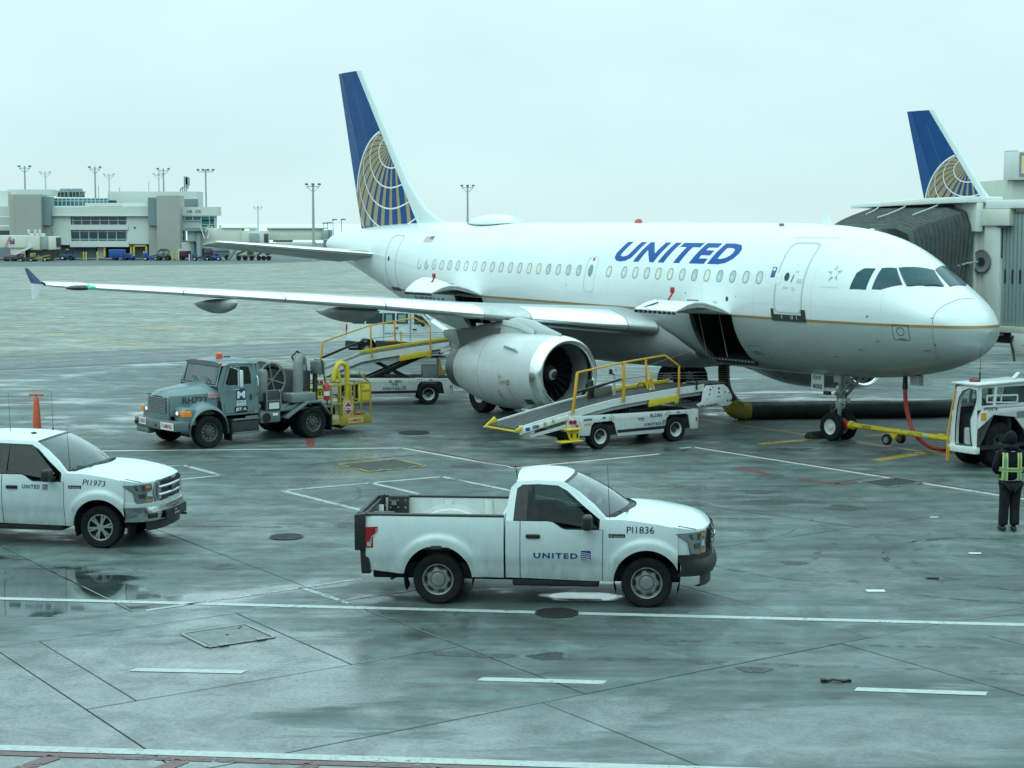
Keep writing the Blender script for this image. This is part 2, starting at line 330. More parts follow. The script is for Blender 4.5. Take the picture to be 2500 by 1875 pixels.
# concrete between the service road and the far ramp, falling away gently
def edge_y(x): return ab(0, 74)[1]+(x-ab(0, 74)[0])*tan(PHI)
xs = [-400, -200, -120, -60, -20, 20, 49]
fa.grid([[(x, edge_y(x), 0) for x in xs], [(x, 125, 0) for x in xs]])
fa.grid([[(x, y, gz(y)) for x in (-1600, -400, -200, -120, -60, -20, 20, 49, 200, 1600)] for y in YS]); fa.add([(49, edge_y(49), 0), (400, edge_y(49), 0), (400, 125, 0), (49, 125, 0)], [(0,1,2,3)])
tag(fa.build('taxi_apron', M_FAR, smooth=False), kind='structure')
def xb(y): return pch([200, 291, 328, 400], [-290, -88, -49, -38])(y)
sheet('far_ramp', M_ASPH, [(y, [-900, -300, xb(y)]) for y in (225, 250, 270, 291, 310, 328, 345, 360, 380, 400)]+[(700, [-900, -300, 60])], .012)
sheet('far_plain', mat('frosted_field', (.66, .72, .70), .9, var=.06, vscale=.01), [(y, [-3000, -500, 500, 3000]) for y in (700, 1200, 2500, 5000)], -.05)  # paleness stands in for haze, so the horizon strip melts into the sky
M_ROAD = mat('road_asphalt', (.085, .10, .098), .5, var=.25, vscale=1.2, bump=.3)
sr = MB(); sr.add([ab(-60, 66.4, 0), ab(200, 66.4, 0), ab(200, 74, 0), ab(-60, 74, 0)], [(0,1,2,3)]); tag(sr.build('service_road', M_ROAD, smooth=False), kind='structure')

# painted markings, each a worn sheet 4 mm above the slabs
def paint(name, col, wear=.5, sc=9.):
    m = bpy.data.materials.new(name); m.use_nodes = True; t = m.node_tree; b = t.nodes['Principled BSDF']; n = t.nodes.new; l = t.links.new; o = t.nodes['Material Output']
    g = n('ShaderNodeNewGeometry'); x = n('ShaderNodeTexNoise'); x.inputs['Scale'].default_value = sc; x.inputs['Detail'].default_value = 8; x.inputs['Roughness'].default_value = .75; l(g.outputs['Position'], x.inputs[0])
    y = n('ShaderNodeTexNoise'); y.inputs['Scale'].default_value = 1.4; y.inputs['Detail'].default_value = 5; l(g.outputs['Position'], y.inputs[0])
    ad = n('ShaderNodeMath'); ad.operation = 'MULTIPLY_ADD'; l(x.outputs[0], ad.inputs[0]); ad.inputs[1].default_value = .6; 
    m2 = n('ShaderNodeMath'); m2.operation = 'MULTIPLY'; l(y.outputs[0], m2.inputs[0]); m2.inputs[1].default_value = .4; l(m2.outputs[0], ad.inputs[2])
    r = n('ShaderNodeMapRange'); r.inputs[1].default_value = .33+wear*.22-.05; r.inputs[2].default_value = .33+wear*.22+.05; l(ad.outputs[0], r.inputs[0])
    tr = n('ShaderNodeBsdfTransparent'); mx = n('ShaderNodeMixShader'); l(r.outputs[0], mx.inputs[0]); l(tr.outputs[0], mx.inputs[1]); l(b.outputs[0], mx.inputs[2]); l(mx.outputs[0], o.inputs[0])
    v = n('ShaderNodeMapRange'); v.inputs[1].default_value = .3; v.inputs[2].default_value = .7; v.inputs[3].default_value = .72; v.inputs[4].default_value = 1.08; l(x.outputs[0], v.inputs[0])
    c = n('ShaderNodeVectorMath'); c.operation = 'SCALE'; c.inputs[0].default_value = col; l(v.outputs[0], c.inputs['Scale']); l(c.outputs[0], b.inputs['Base Color']); b.inputs['Roughness'].default_value = .45
    return m
P_W = paint('white_paint', (.46, .50, .48), .26); P_W2 = paint('worn_white_paint', (.38, .42, .40), .52); P_R = paint('red_paint', (.17, .045, .05), .5); P_RB = paint('faded_red_paint', (.17, .08, .085), .42); P_Y = paint('yellow_paint', (.42, .27, .03), .5); P_D = paint('dark_stain', (.03, .032, .03), .5, 5)
P_R2 = paint('fresh_red_paint', (.30, .05, .05), .6)
def strip(name, m, p, q, w, z=.004, sh=0):
    p = Vector((p[0], p[1], 0)); q = Vector((q[0], q[1], 0)); d = (q-p).normalized(); s = Vector((-d.y, d.x, 0))*w/2
    n = max(1, int((q-p).length/4)); vs = []
    for i in range(n+1):
        c = p.lerp(q, i/n); k = s+d*sh*(w/2); vs += [tuple(c+k+Vector((0,0,z))), tuple(c-k+Vector((0,0,z)))]
    o = MB().add(vs, [(2*i, 2*i+1, 2*i+3, 2*i+2) for i in range(n)]).build(name, m, smooth=False); return tag(o, kind='structure')
def ext(p, q, a, b): # the line through p and q, a metres before p and b metres past q
    d = hypot(q[0]-p[0], q[1]-p[1]); u = ((q[0]-p[0])/d, (q[1]-p[1])/d); return (p[0]-u[0]*a, p[1]-u[1]*a), (q[0]+u[0]*b, q[1]+u[1]*b)
strip('lane_marking', P_W, *ext((-8.07, 26.13), (7.55, 24.39), 8, 10), .17)
strip('lane_marking', P_W, *ext((-5.79, 18.57), (1.68, 17.86), 6, 9), .19)
strip('red_marking', P_RB, *ext((-5.74, 18.37), (1.70, 17.66), 6, 9), .13)
for x in (-5.2, -3.75, -2.3, -.85, .6): strip('red_marking', P_RB, (x+.12, 18.25-(x+5.2)*.096), (x-.35, 17.5-(x+5.2)*.096), .2)
for p, q in (((-5.03, 21.9), (-3.53, 21.78)), ((-.42, 21.44), (1.2, 21.27)), ((4.37, 20.96), (5.98, 20.75)), ((-9.7, 22.3), (-8.1, 22.15))): strip('lane_dash', P_W, p, q, .17, sh=.3)
A_, B_, C_, D_ = (-10.42, 43.25), (-2.89, 43.81), (.07, 40.23), (3.77, 42.67)
strip('stand_marking', P_W, *ext(A_, B_, 12, 0), .17); strip('stand_marking', P_W, B_, C_, .15); strip('stand_marking', P_W, C_, D_, .15); strip('stand_marking', P_W, (4.75, 44.0), (12.8, 33.2), .15); strip('stand_marking', P_W, (4.4, 43.75), (4.78, 44.0), .15)
for p, q in ((B_, C_), (C_, D_), ((4.75, 44.0), (12.8, 33.2))):
    d = Vector((q[0]-p[0], q[1]-p[1])).normalized(); s = Vector((-d.y, d.x))*.17
    if s.y < 0: s = -s
    strip('red_marking', P_R, (p[0]+s.x, p[1]+s.y), (q[0]+s.x, q[1]+s.y), .13)
bx = [(-5.07, 36.8), (-1.63, 38.83), (-.11, 36.93), (-3.15, 34.29)]
strip('bay_marking', P_W2, bx[0], bx[1], .14); strip('bay_marking', P_W2, bx[1], (1.4, 35.0), .14); strip('bay_marking', P_W2, bx[0], (-2.2, 33.1), .14); strip('bay_marking', P_W2, (-3.22, 37.92), (-.4, 34.2), .14)
strip('bay_marking', P_W2, (-11.3, 38.7), (-8.03, 40.7), .14); strip('bay_marking', P_W2, (-8.03, 40.7), (-6.78, 39.04), .16); strip('bay_marking', P_W2, (-6.78, 39.04), (-10.6, 36.3), .14)
strip('bay_marking', P_W2, (-3.43, 26.93), (-2.45, 25.68), .12); strip('bay_marking', P_W2, (-5.6, 25.3), (-2.5, 27.6), .1)
strip('lead_in_line', P_Y, (2.3, 55.0), (12.6, 40.3), .16); strip('stop_bar', P_Y, (9.02, 41.5), (11.41, 43.64), .34); strip('stop_bar', P_Y, (6.59, 44.6), (8.5, 45.8), .3); strip('stop_bar', P_Y, (9.7, 46.2), (10.9, 47.0), .3)
strip('taxi_line', P_Y, (-27.2, 92.8), (-17.2, 79.7), .22); strip('taxi_line', P_Y, (-20.5, 93.76), (-17.9, 92.1), .8); strip('taxi_line', P_Y, (-11.5, 73.4), (-5, 64), .18)
strip('road_line', P_W2, ab(-40, 69.9), ab(150, 69.9), .13); strip('road_line', P_W2, ab(-40, 72.1), ab(150, 72.1), .13); strip('road_line', P_D, ab(-40, 67.0), ab(150, 67.0), .5)
strip('red_marking', P_R2, (-5.57, 46.05), (-5.3, 44.1), .22); strip('red_marking', P_R, (-9.2, 43.5), (-8.9, 44.2), .25); strip('red_marking', P_R, (5.41, 40.3), (6.02, 39.2), .3); strip('red_marking', P_R, (6.66, 38.5), (7.35, 37.7), .25); strip('red_marking', P_R, (7.35, 37.7), (7.9, 38.1), .2)
for p, q, w in (((-4.88, 40.85), (-1.91, 42.92), .03), ((-1.91, 42.92), (-.07, 40.31), .05), ((6.4, 37.3), (9.0, 39.2), .03), ((3.84, 34.98), (6.78, 32.3), .03)): strip('repair_joint', M_SEAL, p, q, w)
# skid marks of turning tugs
def arc(c, r, a0, a1, w):
    pts = [(c[0]+r*cos(lerp(a0, a1, i/28)), c[1]+r*sin(lerp(a0, a1, i/28))) for i in range(29)]; mb = MB()
    mb.grid([[(x+(x-c[0])/r*k, y+(y-c[1])/r*k, .003) for k in (-w/2, w/2)] for x, y in pts]); tag(mb.build('tyre_mark', P_TM, smooth=False), kind='structure')
P_TM = paint('tyre_rubber_mark', (.06, .065, .06), 1.0, 4)
for c, r, a0, a1 in (((8.6, 29.2), 2.0, 1.2, 5.2), ((8.9, 29.0), 2.35, 1.4, 5.0), ((8.3, 28.8), 3.0, 1.5, 4.6), ((8.5, 29.2), 1.5, 1.0, 5.6), ((7.0, 31), 4.2, 2.2, 4.2)): arc(c, r, a0, a1, .13)
strip('tyre_mark', P_TM, (-1.2, 22.75), (9.5, 21.35), .22); strip('tyre_mark', P_TM, (1.5, 23.5), (9.5, 22.75), .12); strip('tyre_mark', P_TM, (-6, 34), (6, 33.2), .2); strip('tyre_mark', P_TM, (-7, 32.5), (5, 32), .2)

# covers set into the slabs
M_IRON = mat('cast_iron', (.06, .06, .058), .5, .6, var=.35, vscale=14); M_FRAME = mat('galvanised_frame', (.3, .31, .3), .4, .6, var=.25, vscale=10); M_DARK = mat('black_rubber', (.016, .016, .017), .6, var=.2)
def manhole(x, y, r, lab):
    t = thing('manhole', lab, 'manhole cover', (x, y, .004), .3)
    MB().lathe([(r, 0), (r, .012), (r-.035, .012), (r-.035, .002)], ax=(0,0,1), n=40).build('rim', M_IRON, t)
    mb = MB().lathe([(r-.04, .002), (r-.04, .006), (.001, .006)], ax=(0,0,1), n=40)
    for i in range(-5, 6):
        k = i*r/6; h = sqrt(max(.0, (r-.05)**2-k*k)); mb.box(-h, h, k-.01, k+.01, .006, .012); mb.box(k-.01, k+.01, -h, h, .006, .0105)
    mb.build('cover', M_IRON, t)
manhole(-4.25, 31.33, .32, 'round iron manhole cover in the open concrete behind the pickup')
manhole(.68, 25.12, .33, 'round iron manhole cover on the white lane line below the pickup door')
manhole(-2.75, 47.0, .45, 'large round manhole cover between fuel truck and belt loader')
def pit(x, y, sx, sy, lab, dark):
    t = thing('pit_cover', lab, 'pit cover', (x, y, .005), PHI)
    mb = MB(); 
    for s in (-1, 1): mb.box(-sx/2, sx/2, s*sy/2-.03, s*sy/2+.03, 0, .008); mb.box(s*sx/2-.03, s*sx/2+.03, -sy/2+.031, sy/2-.031, 0, .008)
    mb.build('frame', P_Y if dark == 2 else M_FRAME, t)
    MB().box(-sx/2+.05, sx/2-.05, -sy/2+.05, sy/2-.05, -.002, .004).build('lid', M_IRON if dark else mat('lid_steel', (.17, .185, .18), .45, .2, var=.3, vscale=5), t)
    for k in (-1, 1): MB().box(k*sx*.28-.07, k*sx*.28+.07, -sy/2-.05, -sy/2+.06, .008, .016).build('hinge', M_FRAME, t)
    for k, j in ((.3, .3), (.36, .36), (0, .02)): MB().cyl((k*sx, j*sy, .004), (k*sx, j*sy, .009), .025, n=10).build('latch', M_DARK, t)
pit(-4.08, 23.74, 1.02, .95, 'square steel pit cover with bright rim in the wet slab', 0)
pit(-3.16, 40.66, 1.6, 1.5, 'dark square pit cover with yellow edge beyond the painted bay', 2)
pit(8.65, 37.95, 1.3, .9, 'scuffed pit cover beside the long white and red line', 1)
for nm, lab, x, y, pts in (('debris', 'crumpled black strip of rubber lying by the right lane dash', 4.05, 21.3, ((0,0),(.1,.04),(.2,-.01),(.33,.03))), ('debris', 'thin dark scrap lying on concrete right of the pickup', 6.9, 27.6, ((0,0),(.2,-.02)))):
    mb = MB()
    for i in range(len(pts)-1): mb.bar((*pts[i], .012+.01*(i%2)), (*pts[i+1], .02), .05, .016); 
    if len(pts) > 2: mb.box(-.06, .02, -.03, .05, .001, .035); mb.box(.22, .34, .01, .05, .001, .02)
    tag(mb.build(nm, M_DARK), lab, 'debris').location = (x, y, .003)
for x, y, lab, w in ((8.18, 29.7, 'white paper scrap on concrete between pickup nose and worker', .22), (8.4, 33.4, 'small white paper scrap close to the worker', .16), (5.7, 26.6, 'pale paint chip on the slab ahead of the pickup', .3)):
    tag(MB().box(0, w, 0, w*.5, 0, .004).build('paper_scrap', mat('paper', (.6, .62, .6), .7)), lab, 'litter').location = (x, y, .004)

# the concourse the picture is taken from: its long glazed front stands right behind the viewer
tw = MB(); tw.box(-170, 170, -16, -1.6, 0, 4.2); tw.box(-170, 170, -16, -1.2, 7.8, 14); tw.box(-170, 170, -16, -2.2, 4.2, 7.8); tag(tw.build('terminal_wall', mat('terminal_front', (.10, .11, .11), .5, var=.1, vscale=.2)), kind='structure')

P_CR = paint('hairline_crack', (.02, .024, .024), .35, 5)
for x, y, a, n in ((3.2, 30.5, .5, 9), (-2.2, 29.4, 2.2, 8), (6.4, 24.6, .2, 10), (-4.2, 34.5, .9, 9), (1.2, 37.2, -.4, 8), (5.6, 33.6, 2.0, 9), (-6.2, 37.6, .2, 8), (7.6, 21.6, 1.6, 7)):
    pts = [(x, y)]
    for i in range(n): a += random.uniform(-.5, .5); pts.append((pts[-1][0]+.34*cos(a), pts[-1][1]+.34*sin(a)))
    mb = MB(); mb.grid([[(px-sin(a)*w, py+cos(a)*w, .0045) for w in (-.009, .009)] for px, py in pts]); tag(mb.build('crack', P_CR, smooth=False), kind='structure')
P_OIL = paint('oil_stain', (.028, .032, .03), .45, 3.5)
for i, (x, y, r) in enumerate(((2.6, 31.8, .35), (4.9, 28.9, .22), (-3.2, 32.6, .3), (6.9, 34.6, .4), (-1.0, 40.6, .4), (1.6, 39.2, .3), (7.4, 43.6, .45), (3.2, 21.9, .22), (-8.6, 38.0, .35), (5.4, 36.6, .3), (-5.0, 28.6, .28), (0.5, 22.6, .25))):
    mb = MB(); mb.add([(x+r*cos(t)*(1+.3*sin(3*t+i)), y+r*.8*sin(t)*(1+.25*cos(2*t+i)), .0035) for t in [2*pi*k/20 for k in range(20)]], [tuple(range(20))]); tag(mb.build('oil_stain', P_OIL, smooth=False), kind='structure')

# ================================================================== the airliner (x forward, y to port, z up, origin on the ground below the nose tip)
ZT = pch([0, .1, .3, .6, 1.0, 1.5, 2.0, 2.5, 3.0, 3.6, 4.2, 5, 6, 7.2, 24, 26, 28, 30, 32, 33.4, 33.84], [3.2, 3.5, 3.72, 3.98, 4.23, 4.52, 4.83, 5.16, 5.40, 5.59, 5.71, 5.80, 5.85, 5.87, 5.87, 5.87, 5.83, 5.72, 5.55, 5.38, 5.22])
ZB = pch([0, .1, .3, .6, 1.0, 1.5, 2.0, 2.6, 3.2, 4, 5, 6, 7, 20, 21, 22, 23, 25, 27, 29, 31, 33, 33.84], [3.2, 2.88, 2.66, 2.46, 2.29, 2.13, 2.02, 1.92, 1.85, 1.785, 1.75, 1.735, 1.73, 1.73, 1.75, 1.81, 1.92, 2.30, 2.82, 3.38, 3.95, 4.48, 4.74])
WD = pch([0, .1, .3, .6, 1, 1.5, 2, 2.6, 3.2, 4, 5, 6, 20, 22, 24, 26, 28, 30, 32, 33.4, 33.84], [.02, .42, .70, .98, 1.22, 1.43, 1.58, 1.72, 1.82, 1.91, 1.96, 1.975, 1.975, 1.95, 1.83, 1.61, 1.31, .97, .63, .38, .24])
ZM = pch([0, 2, 5, 20, 22, 24, 27, 30, 33.84], [3.2, 3.6, 3.8, 3.8, 3.84, 4.0, 4.42, 4.8, 4.98])
def fus(s, th):
    """skin point at station s; th 0 is the crown, pi/2 starboard, pi the keel"""
    zm = ZM(s); c = cos(th); h = ZT(s)-zm if c > 0 else zm-ZB(s)
    return (-s, -WD(s)*sin(th), zm+h*c)
def fus_y(s, z):
    zm = ZM(s); h = ZT(s)-zm if z > zm else zm-ZB(s); return WD(s)*sqrt(max(0, 1-((z-zm)/h)**2))
M_WHITE = mat('white_airliner_paint', (.76, .81, .81), .22, coat=.3)
M_AGREY = mat('grey_wing_paint', (.40, .42, .42), .38, var=.12, vscale=.8)
M_ALU = mat('polished_aluminium', (.88, .90, .90), .24, 1.0)
M_ALUD = mat('dull_aluminium', (.50, .52, .52), .38, .85, var=.15, vscale=2)
M_NAC = mat('nacelle_grey', (.56, .58, .575), .32, var=.08, vscale=1.3, coat=.2, dirt=.12, dirtcol=(.2, .2, .19))
M_HOT = mat('exhaust_metal', (.13, .135, .13), .42, .7, var=.25, vscale=2)
M_BLUE = mat('airline_blue', (.002, .06, .205), .5, var=.06, vscale=.6, spec=.25); M_GOLD = mat('gold_stripe', (.33, .25, .13), .4); M_LGREY = mat('pale_grey_paint', (.62, .68, .68), .35)
M_DGREY = mat('dark_grey_metal', (.055, .058, .058), .5, .3, var=.3, vscale=8); M_BLACK = mat('black_paint', (.012, .013, .014), .4)
M_TYRE = mat('tyre_rubber', (.011, .012, .013), .82, var=.35, vscale=9, bump=.25, bscale=40, dirt=.10, dirtcol=(.035, .04, .038), spec=.25)
M_RED = mat('red_paint_gloss', (.40, .025, .025), .35); M_WT = mat('white_print', (.8, .82, .82), .5); M_NAVY = mat('navy_print', (.012, .05, .16), .45); M_INK = mat('dark_print', (.03, .035, .04), .55)
M_PANE = mat('cabin_pane', (.60, .64, .60), .15, coat=.5); M_PANE2 = mat('cabin_blind', (.72, .71, .60), .3, coat=.4); M_RIM = mat('window_rim', (.30, .33, .33), .35, .3)
M_COCK = mat('cockpit_glass', (.012, .065, .085), .12, spec=.35, var=.35, vscale=3)
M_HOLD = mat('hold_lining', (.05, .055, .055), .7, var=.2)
# the belly is grey, a gold cheat line parts it from the white above
def fus_mat():
    m = bpy.data.materials.new('fuselage_paint'); m.use_nodes = True; t = m.node_tree; b = t.nodes['Principled BSDF']; n = t.nodes.new; l = t.links.new
    g = n('ShaderNodeTexCoord'); s = n('ShaderNodeSeparateXYZ'); l(g.outputs['Object'], s.inputs[0])
    tz = n('ShaderNodeMapRange'); tz.inputs[1].default_value = -20; tz.inputs[2].default_value = -8; tz.inputs[3].default_value = .075; tz.inputs[4].default_value = 0; l(s.outputs['X'], tz.inputs[0])
    z = n('ShaderNodeMath'); z.operation = 'SUBTRACT'; l(s.outputs['Z'], z.inputs[0]); l(tz.outputs[0], z.inputs[1])
    r = n('ShaderNodeValToRGB'); mp = n('ShaderNodeMapRange'); mp.inputs[1].default_value = 3.0; mp.inputs[2].default_value = 4.0; l(z.outputs[0], mp.inputs[0]); l(mp.outputs[0], r.inputs[0])
    c = r.color_ramp; c.interpolation = 'CONSTANT'; c.elements[0].color = (.40, .455, .45, 1); c.elements[1].position = .375; c.elements[1].color = (.76, .815, .815, 1)
    e = c.elements.new(.30); e.color = (.36, .22, .09, 1)
    x = n('ShaderNodeTexNoise'); x.inputs['Scale'].default_value = 1.2; x.inputs['Detail'].default_value = 7; x.inputs['Roughness'].default_value = .65; q = n('ShaderNodeMapping'); q.inputs['Scale'].default_value = (.35, 1.5, 1.5); l(g.outputs['Object'], q.inputs[0]); l(q.outputs[0], x.inputs[0])
    v = n('ShaderNodeMapRange'); v.inputs[1].default_value = .35; v.inputs[2].default_value = .75; v.inputs[3].default_value = 1.02; v.inputs[4].default_value = .9; l(x.outputs[0], v.inputs[0])
    # skin joints every 2.13 m (four frames), faint
    w = n('ShaderNodeMath'); w.operation = 'PINGPONG'; w.inputs[1].default_value = 1.066; l(s.outputs['X'], w.inputs[0])
    w2 = n('ShaderNodeMapRange'); w2.inputs[1].default_value = 0; w2.inputs[2].default_value = .012; w2.inputs[3].default_value = .80; w2.inputs[4].default_value = 1; l(w.outputs[0], w2.inputs[0])
    vv = n('ShaderNodeMath'); vv.operation = 'MULTIPLY'; 
    lz = n('ShaderNodeMath'); lz.operation = 'PINGPONG'; lz.inputs[1].default_value = .62; l(s.outputs['Z'], lz.inputs[0])
    l2 = n('ShaderNodeMapRange'); l2.inputs[1].default_value = 0; l2.inputs[2].default_value = .008; l2.inputs[3].default_value = .86; l2.inputs[4].default_value = 1; l(lz.outputs[0], l2.inputs[0])
    l3 = n('ShaderNodeMath'); l3.operation = 'MULTIPLY'; l(l2.outputs[0], l3.inputs[0]); l(w2.outputs[0], l3.inputs[1])
    l(v.outputs[0], vv.inputs[0]); l(l3.outputs[0], vv.inputs[1])
    k = n('ShaderNodeVectorMath'); k.operation = 'SCALE'; l(r.outputs[0], k.inputs[0]); l(vv.outputs[0], k.inputs['Scale']); l(k.outputs[0], b.inputs['Base Color'])
    b.inputs['Roughness'].default_value = .24; b.inputs['Coat Weight'].default_value = .25
    return m
M_FUS = fus_mat()
HEAD = -radians(55.572)
plane = thing('airliner', 'white airliner with blue tail parked at the gate, nose to the right', 'airliner', (11.74, 41.283, 0), HEAD)

def th_of(s, y, z):
    zm = ZM(s); h = ZT(s)-zm if z > zm else zm-ZB(s); return atan2(y/WD(s), (z-zm)/h)
def th_z(s, z):
    zm = ZM(s); h = ZT(s)-zm if z > zm else zm-ZB(s); return math.acos(max(-1, min(1, (z-zm)/h)))
def skin(s, th, off=.006):
    p = Vector(fus(s, th)); a = Vector(fus(s+.03, th))-Vector(fus(s-.03, th)); b = Vector(fus(s, th+.02))-Vector(fus(s, th-.02))
    return p+a.cross(b).normalized()*off*(1 if a.cross(b).dot(Vector((0, -sin(th), cos(th)))) > 0 else -1)
def sk(s, z, off=.006): return skin(s, th_z(s, z), off)
def decal(name, pts, m, parent, off=.006, cuts=.06):
    """a flat print or pane lying on the skin; pts are (station, angle)"""
    bm = bmesh.new(); f = bm.faces.new([bm.verts.new((s, t, 0)) for s, t in pts])
    for ax in (0, 1):
        lo = min(p[ax] for p in pts); hi = max(p[ax] for p in pts); st = .25 if ax == 0 else cuts; k = int((hi-lo)/st)+1
        for i in range(1, k): bmesh.ops.bisect_plane(bm, geom=bm.verts[:]+bm.edges[:]+bm.faces[:], plane_co=tuple(lerp(lo, hi, i/k) if j == ax else 0 for j in range(3)), plane_no=tuple(1 if j == ax else 0 for j in range(3)))
    bm.verts.index_update(); mb = MB(); mb.add([skin(v.co.x, v.co.y, off) for v in bm.verts], [tuple(v.index for v in f.verts) for f in bm.faces]); bm.free()
    return mb.build(name, m, parent, ang=60)
def rrect(s0, s1, z0, z1, r, n=5):
    c = []
    for (cx, cz, a) in ((s1-r, z1-r, 0), (s0+r, z1-r, pi/2), (s0+r, z0+r, pi), (s1-r, z0+r, 3*pi/2)): c += [(cx+r*cos(a+pi/2*i/n), cz+r*sin(a+pi/2*i/n)) for i in range(n+1)]
    return c
def dens(pts, st=.12):
    o = []
    for i, p in enumerate(pts):
        q = pts[(i+1) % len(pts)]; k = max(1, int(hypot(q[0]-p[0], q[1]-p[1])/st)); o += [(lerp(p[0], q[0], j/k), lerp(p[1], q[1], j/k)) for j in range(k)]
    return o
def outline(name, s0, s1, z0, z1, r, w, m, parent, off=.006):
    a = dens(rrect(s0, s1, z0, z1, r)); cs, cz = (s0+s1)/2, (z0+z1)/2
    ks, kz = 1-w/((s1-s0)/2), 1-w/((z1-z0)/2); b = [(cs+(s-cs)*ks, cz+(z-cz)*kz) for s, z in a]
    mb = MB(); mb.ring([sk(s, z, off) for s, z in a], [sk(s, z, off) for s, z in b]); mb.ring([sk(s, z, -.004) for s, z in a], [sk(s, z, off) for s, z in a])
    return mb.build(name, m, parent, ang=50)

# fuselage skin with the two open cargo doorways cut out
CUT = ((7.30, 9.10, 3.36, 2.045), (19.72, 21.47, 3.42, 2.15))
st = sorted(set([0, .03, .1, .2, .3, .45, .6, .8, 1, 1.25, 1.5, 1.75, 1.85, 2, 2.15, 2.3, 2.45, 2.6, 2.8, 3, 3.2, 3.4, 3.8, 4.3, 5, 5.6, 6.2, 6.8, 10, 11, 12, 13, 14, 15, 16, 17, 18, 19, 20, 20.6, 21, 22, 22.5]+[7.3+.3*i for i in range(7)]+[19.72+.35*i for i in range(6)]+[23+.5*i for i in range(22)]+[33.84]))
tc1, tc2 = th_z(8, 3.36), th_z(8, 2.045)
ths = sorted([2*pi*i/108 for i in range(108) if min(abs(2*pi*i/108-tc1), abs(2*pi*i/108-tc2)) > .02]+[tc1, tc2])
nt_ = len(ths); mb = MB(); mb.v = [fus(s, t) for s in st for t in ths]
for i in range(len(st)-1):
    sm = (st[i]+st[i+1])/2
    for j in range(nt_):
        tm = (ths[j]+ths[j+1])/2 if j < nt_-1 else 0
        if any(a < sm < b for a, b, _, _ in CUT) and tc1 < tm < tc2: continue
        k = (j+1) % nt_; mb.f.append((i*nt_+j, i*nt_+k, (i+1)*nt_+k, (i+1)*nt_+j)); mb.mi.append(0)
mb.f += [tuple(range(nt_)), tuple((len(st)-1)*nt_+j for j in range(nt_))]; mb.mi += [0, 0]
fuse = mb.build('fuselage', M_FUS, plane, ang=40)
# tail cone outlet
mb = MB().cyl((-33.82, 0, 4.985), (-33.93, 0, 4.985), .13, n=20); mb.build('exhaust_outlet', M_HOT, plane)
# belly fairing
def fair_ring(s, w, zl, zh):
    r = []
    for i in range(25):
        a = pi*i/24; x = cos(a); r.append((-s, w*(abs(x)**.75)*(1 if x > 0 else -1), zh+(zl-zh)*sin(a)**.8))
    return r
mb = MB(); mb.grid([fair_ring(s, w, zl, zh) for s, w, zl, zh in ((9.3, 1.5, 1.95, 2.2), (9.8, 1.80, 1.72, 2.6), (10.5, 1.96, 1.6, 2.95), (11.5, 2.06, 1.53, 3.2), (13, 2.10, 1.5, 3.28), (16, 2.1, 1.5, 3.22), (17.5, 2.04, 1.55, 3.1), (18.6, 1.93, 1.68, 2.9), (19.4, 1.6, 1.85, 2.4))])
mb.build('belly_fairing', mat('fairing_grey', (.43, .455, .45), .32, var=.1, vscale=1), plane, ang=60)

# cabin windows: one rim and pane, set along the starboard side
def win_mesh(k, m): 
    a = [(.118*cos(t)*(1 if abs(cos(t)) < 2 else 1), .17*sin(t)) for t in [2*pi*i/20 for i in range(20)]]
    a = [(x*(1+.12*abs(sin(2*atan2(y, x)))), y*(1+.10*abs(sin(2*atan2(y, x))))) for x, y in a]
    f = lambda x, z, o: (x, -(fus_y(10, 4.413+z)-fus_y(10, 4.413))-o, z)
    b = MB()
    if k == 'rim': b.ring([f(x, z, .006) for x, z in a], [f(x*.78, z*.84, .006) for x, z in a]); b.ring([f(x*.78, z*.84, .006) for x, z in a], [f(x*.76, z*.82, .0015) for x, z in a]); b.ring([f(x, z, -.01) for x, z in a], [f(x, z, .006) for x, z in a])
    else: b.add([f(x*.78, z*.84, .0025) for x, z in a], [tuple(range(20))])
    return b.mesh('window_'+k, m, ang=50)
me_rim = win_mesh('rim', M_RIM); me_p1 = win_mesh('pane', M_PANE); me_p2 = win_mesh('pane', M_PANE2); me_p3 = win_mesh('pane', mat('cabin_pane_dark', (.42, .50, .50), .12, coat=.5))
y0 = fus_y(10, 4.413)
def window(s):
    w = inst('window', me_rim, plane, (-s, -fus_y(s, 4.413), 4.413)); inst('pane', random.choice([me_p1, me_p1, me_p2, me_p3]), w)
for k in range(12): window(6.249+.533*k)
window(12.85)
for k in range(19): window(14.37+.533*k)
decal('window_cover', [(s, th_z(s, z)) for s, z in rrect(5.42, 5.58+.2, 4.26, 4.57, .08)], M_WHITE, plane, .006)
# doors
def door(name, s0, s1, z0, z1, w, wz, m=M_LGREY, win=None):
    d = outline(name, s0, s1, z0, z1, .16, w, m, plane)
    if win:
        decal('door_window', [(win[0]+win[2]*cos(t), th_z(win[0], win[1]+win[3]*sin(t))) for t in [2*pi*i/18 for i in range(18)]], M_COCK, d, .01)
    return d
d1 = door('passenger_door', 4.57, 5.60, 3.50, 5.37, .045, .045, mat('door_seam', (.50, .55, .55), .4), (5.22, 4.46, .085, .11))
mb = MB(); mb.bar(sk(5.03, 4.33, .012), sk(4.98, 4.52, .012), .02, .012); mb.build('handle', M_INK, d1)
mb = MB(); mb.grid([[sk(s, 3.47, .02), sk(s, 3.30, .02)] for s in (4.45, 4.6, 4.8, 5.0, 5.2, 5.4, 5.6, 5.68)]); mb.grid([[sk(4.45, z, .018), sk(4.60, z, .018)] for z in (3.40, 3.50, 3.62)]); mb.grid([[sk(5.60, z, .018), sk(5.70, z, .018)] for z in (3.40, 3.5, 3.62)])
mb.build('sill_plate', M_DGREY, d1)
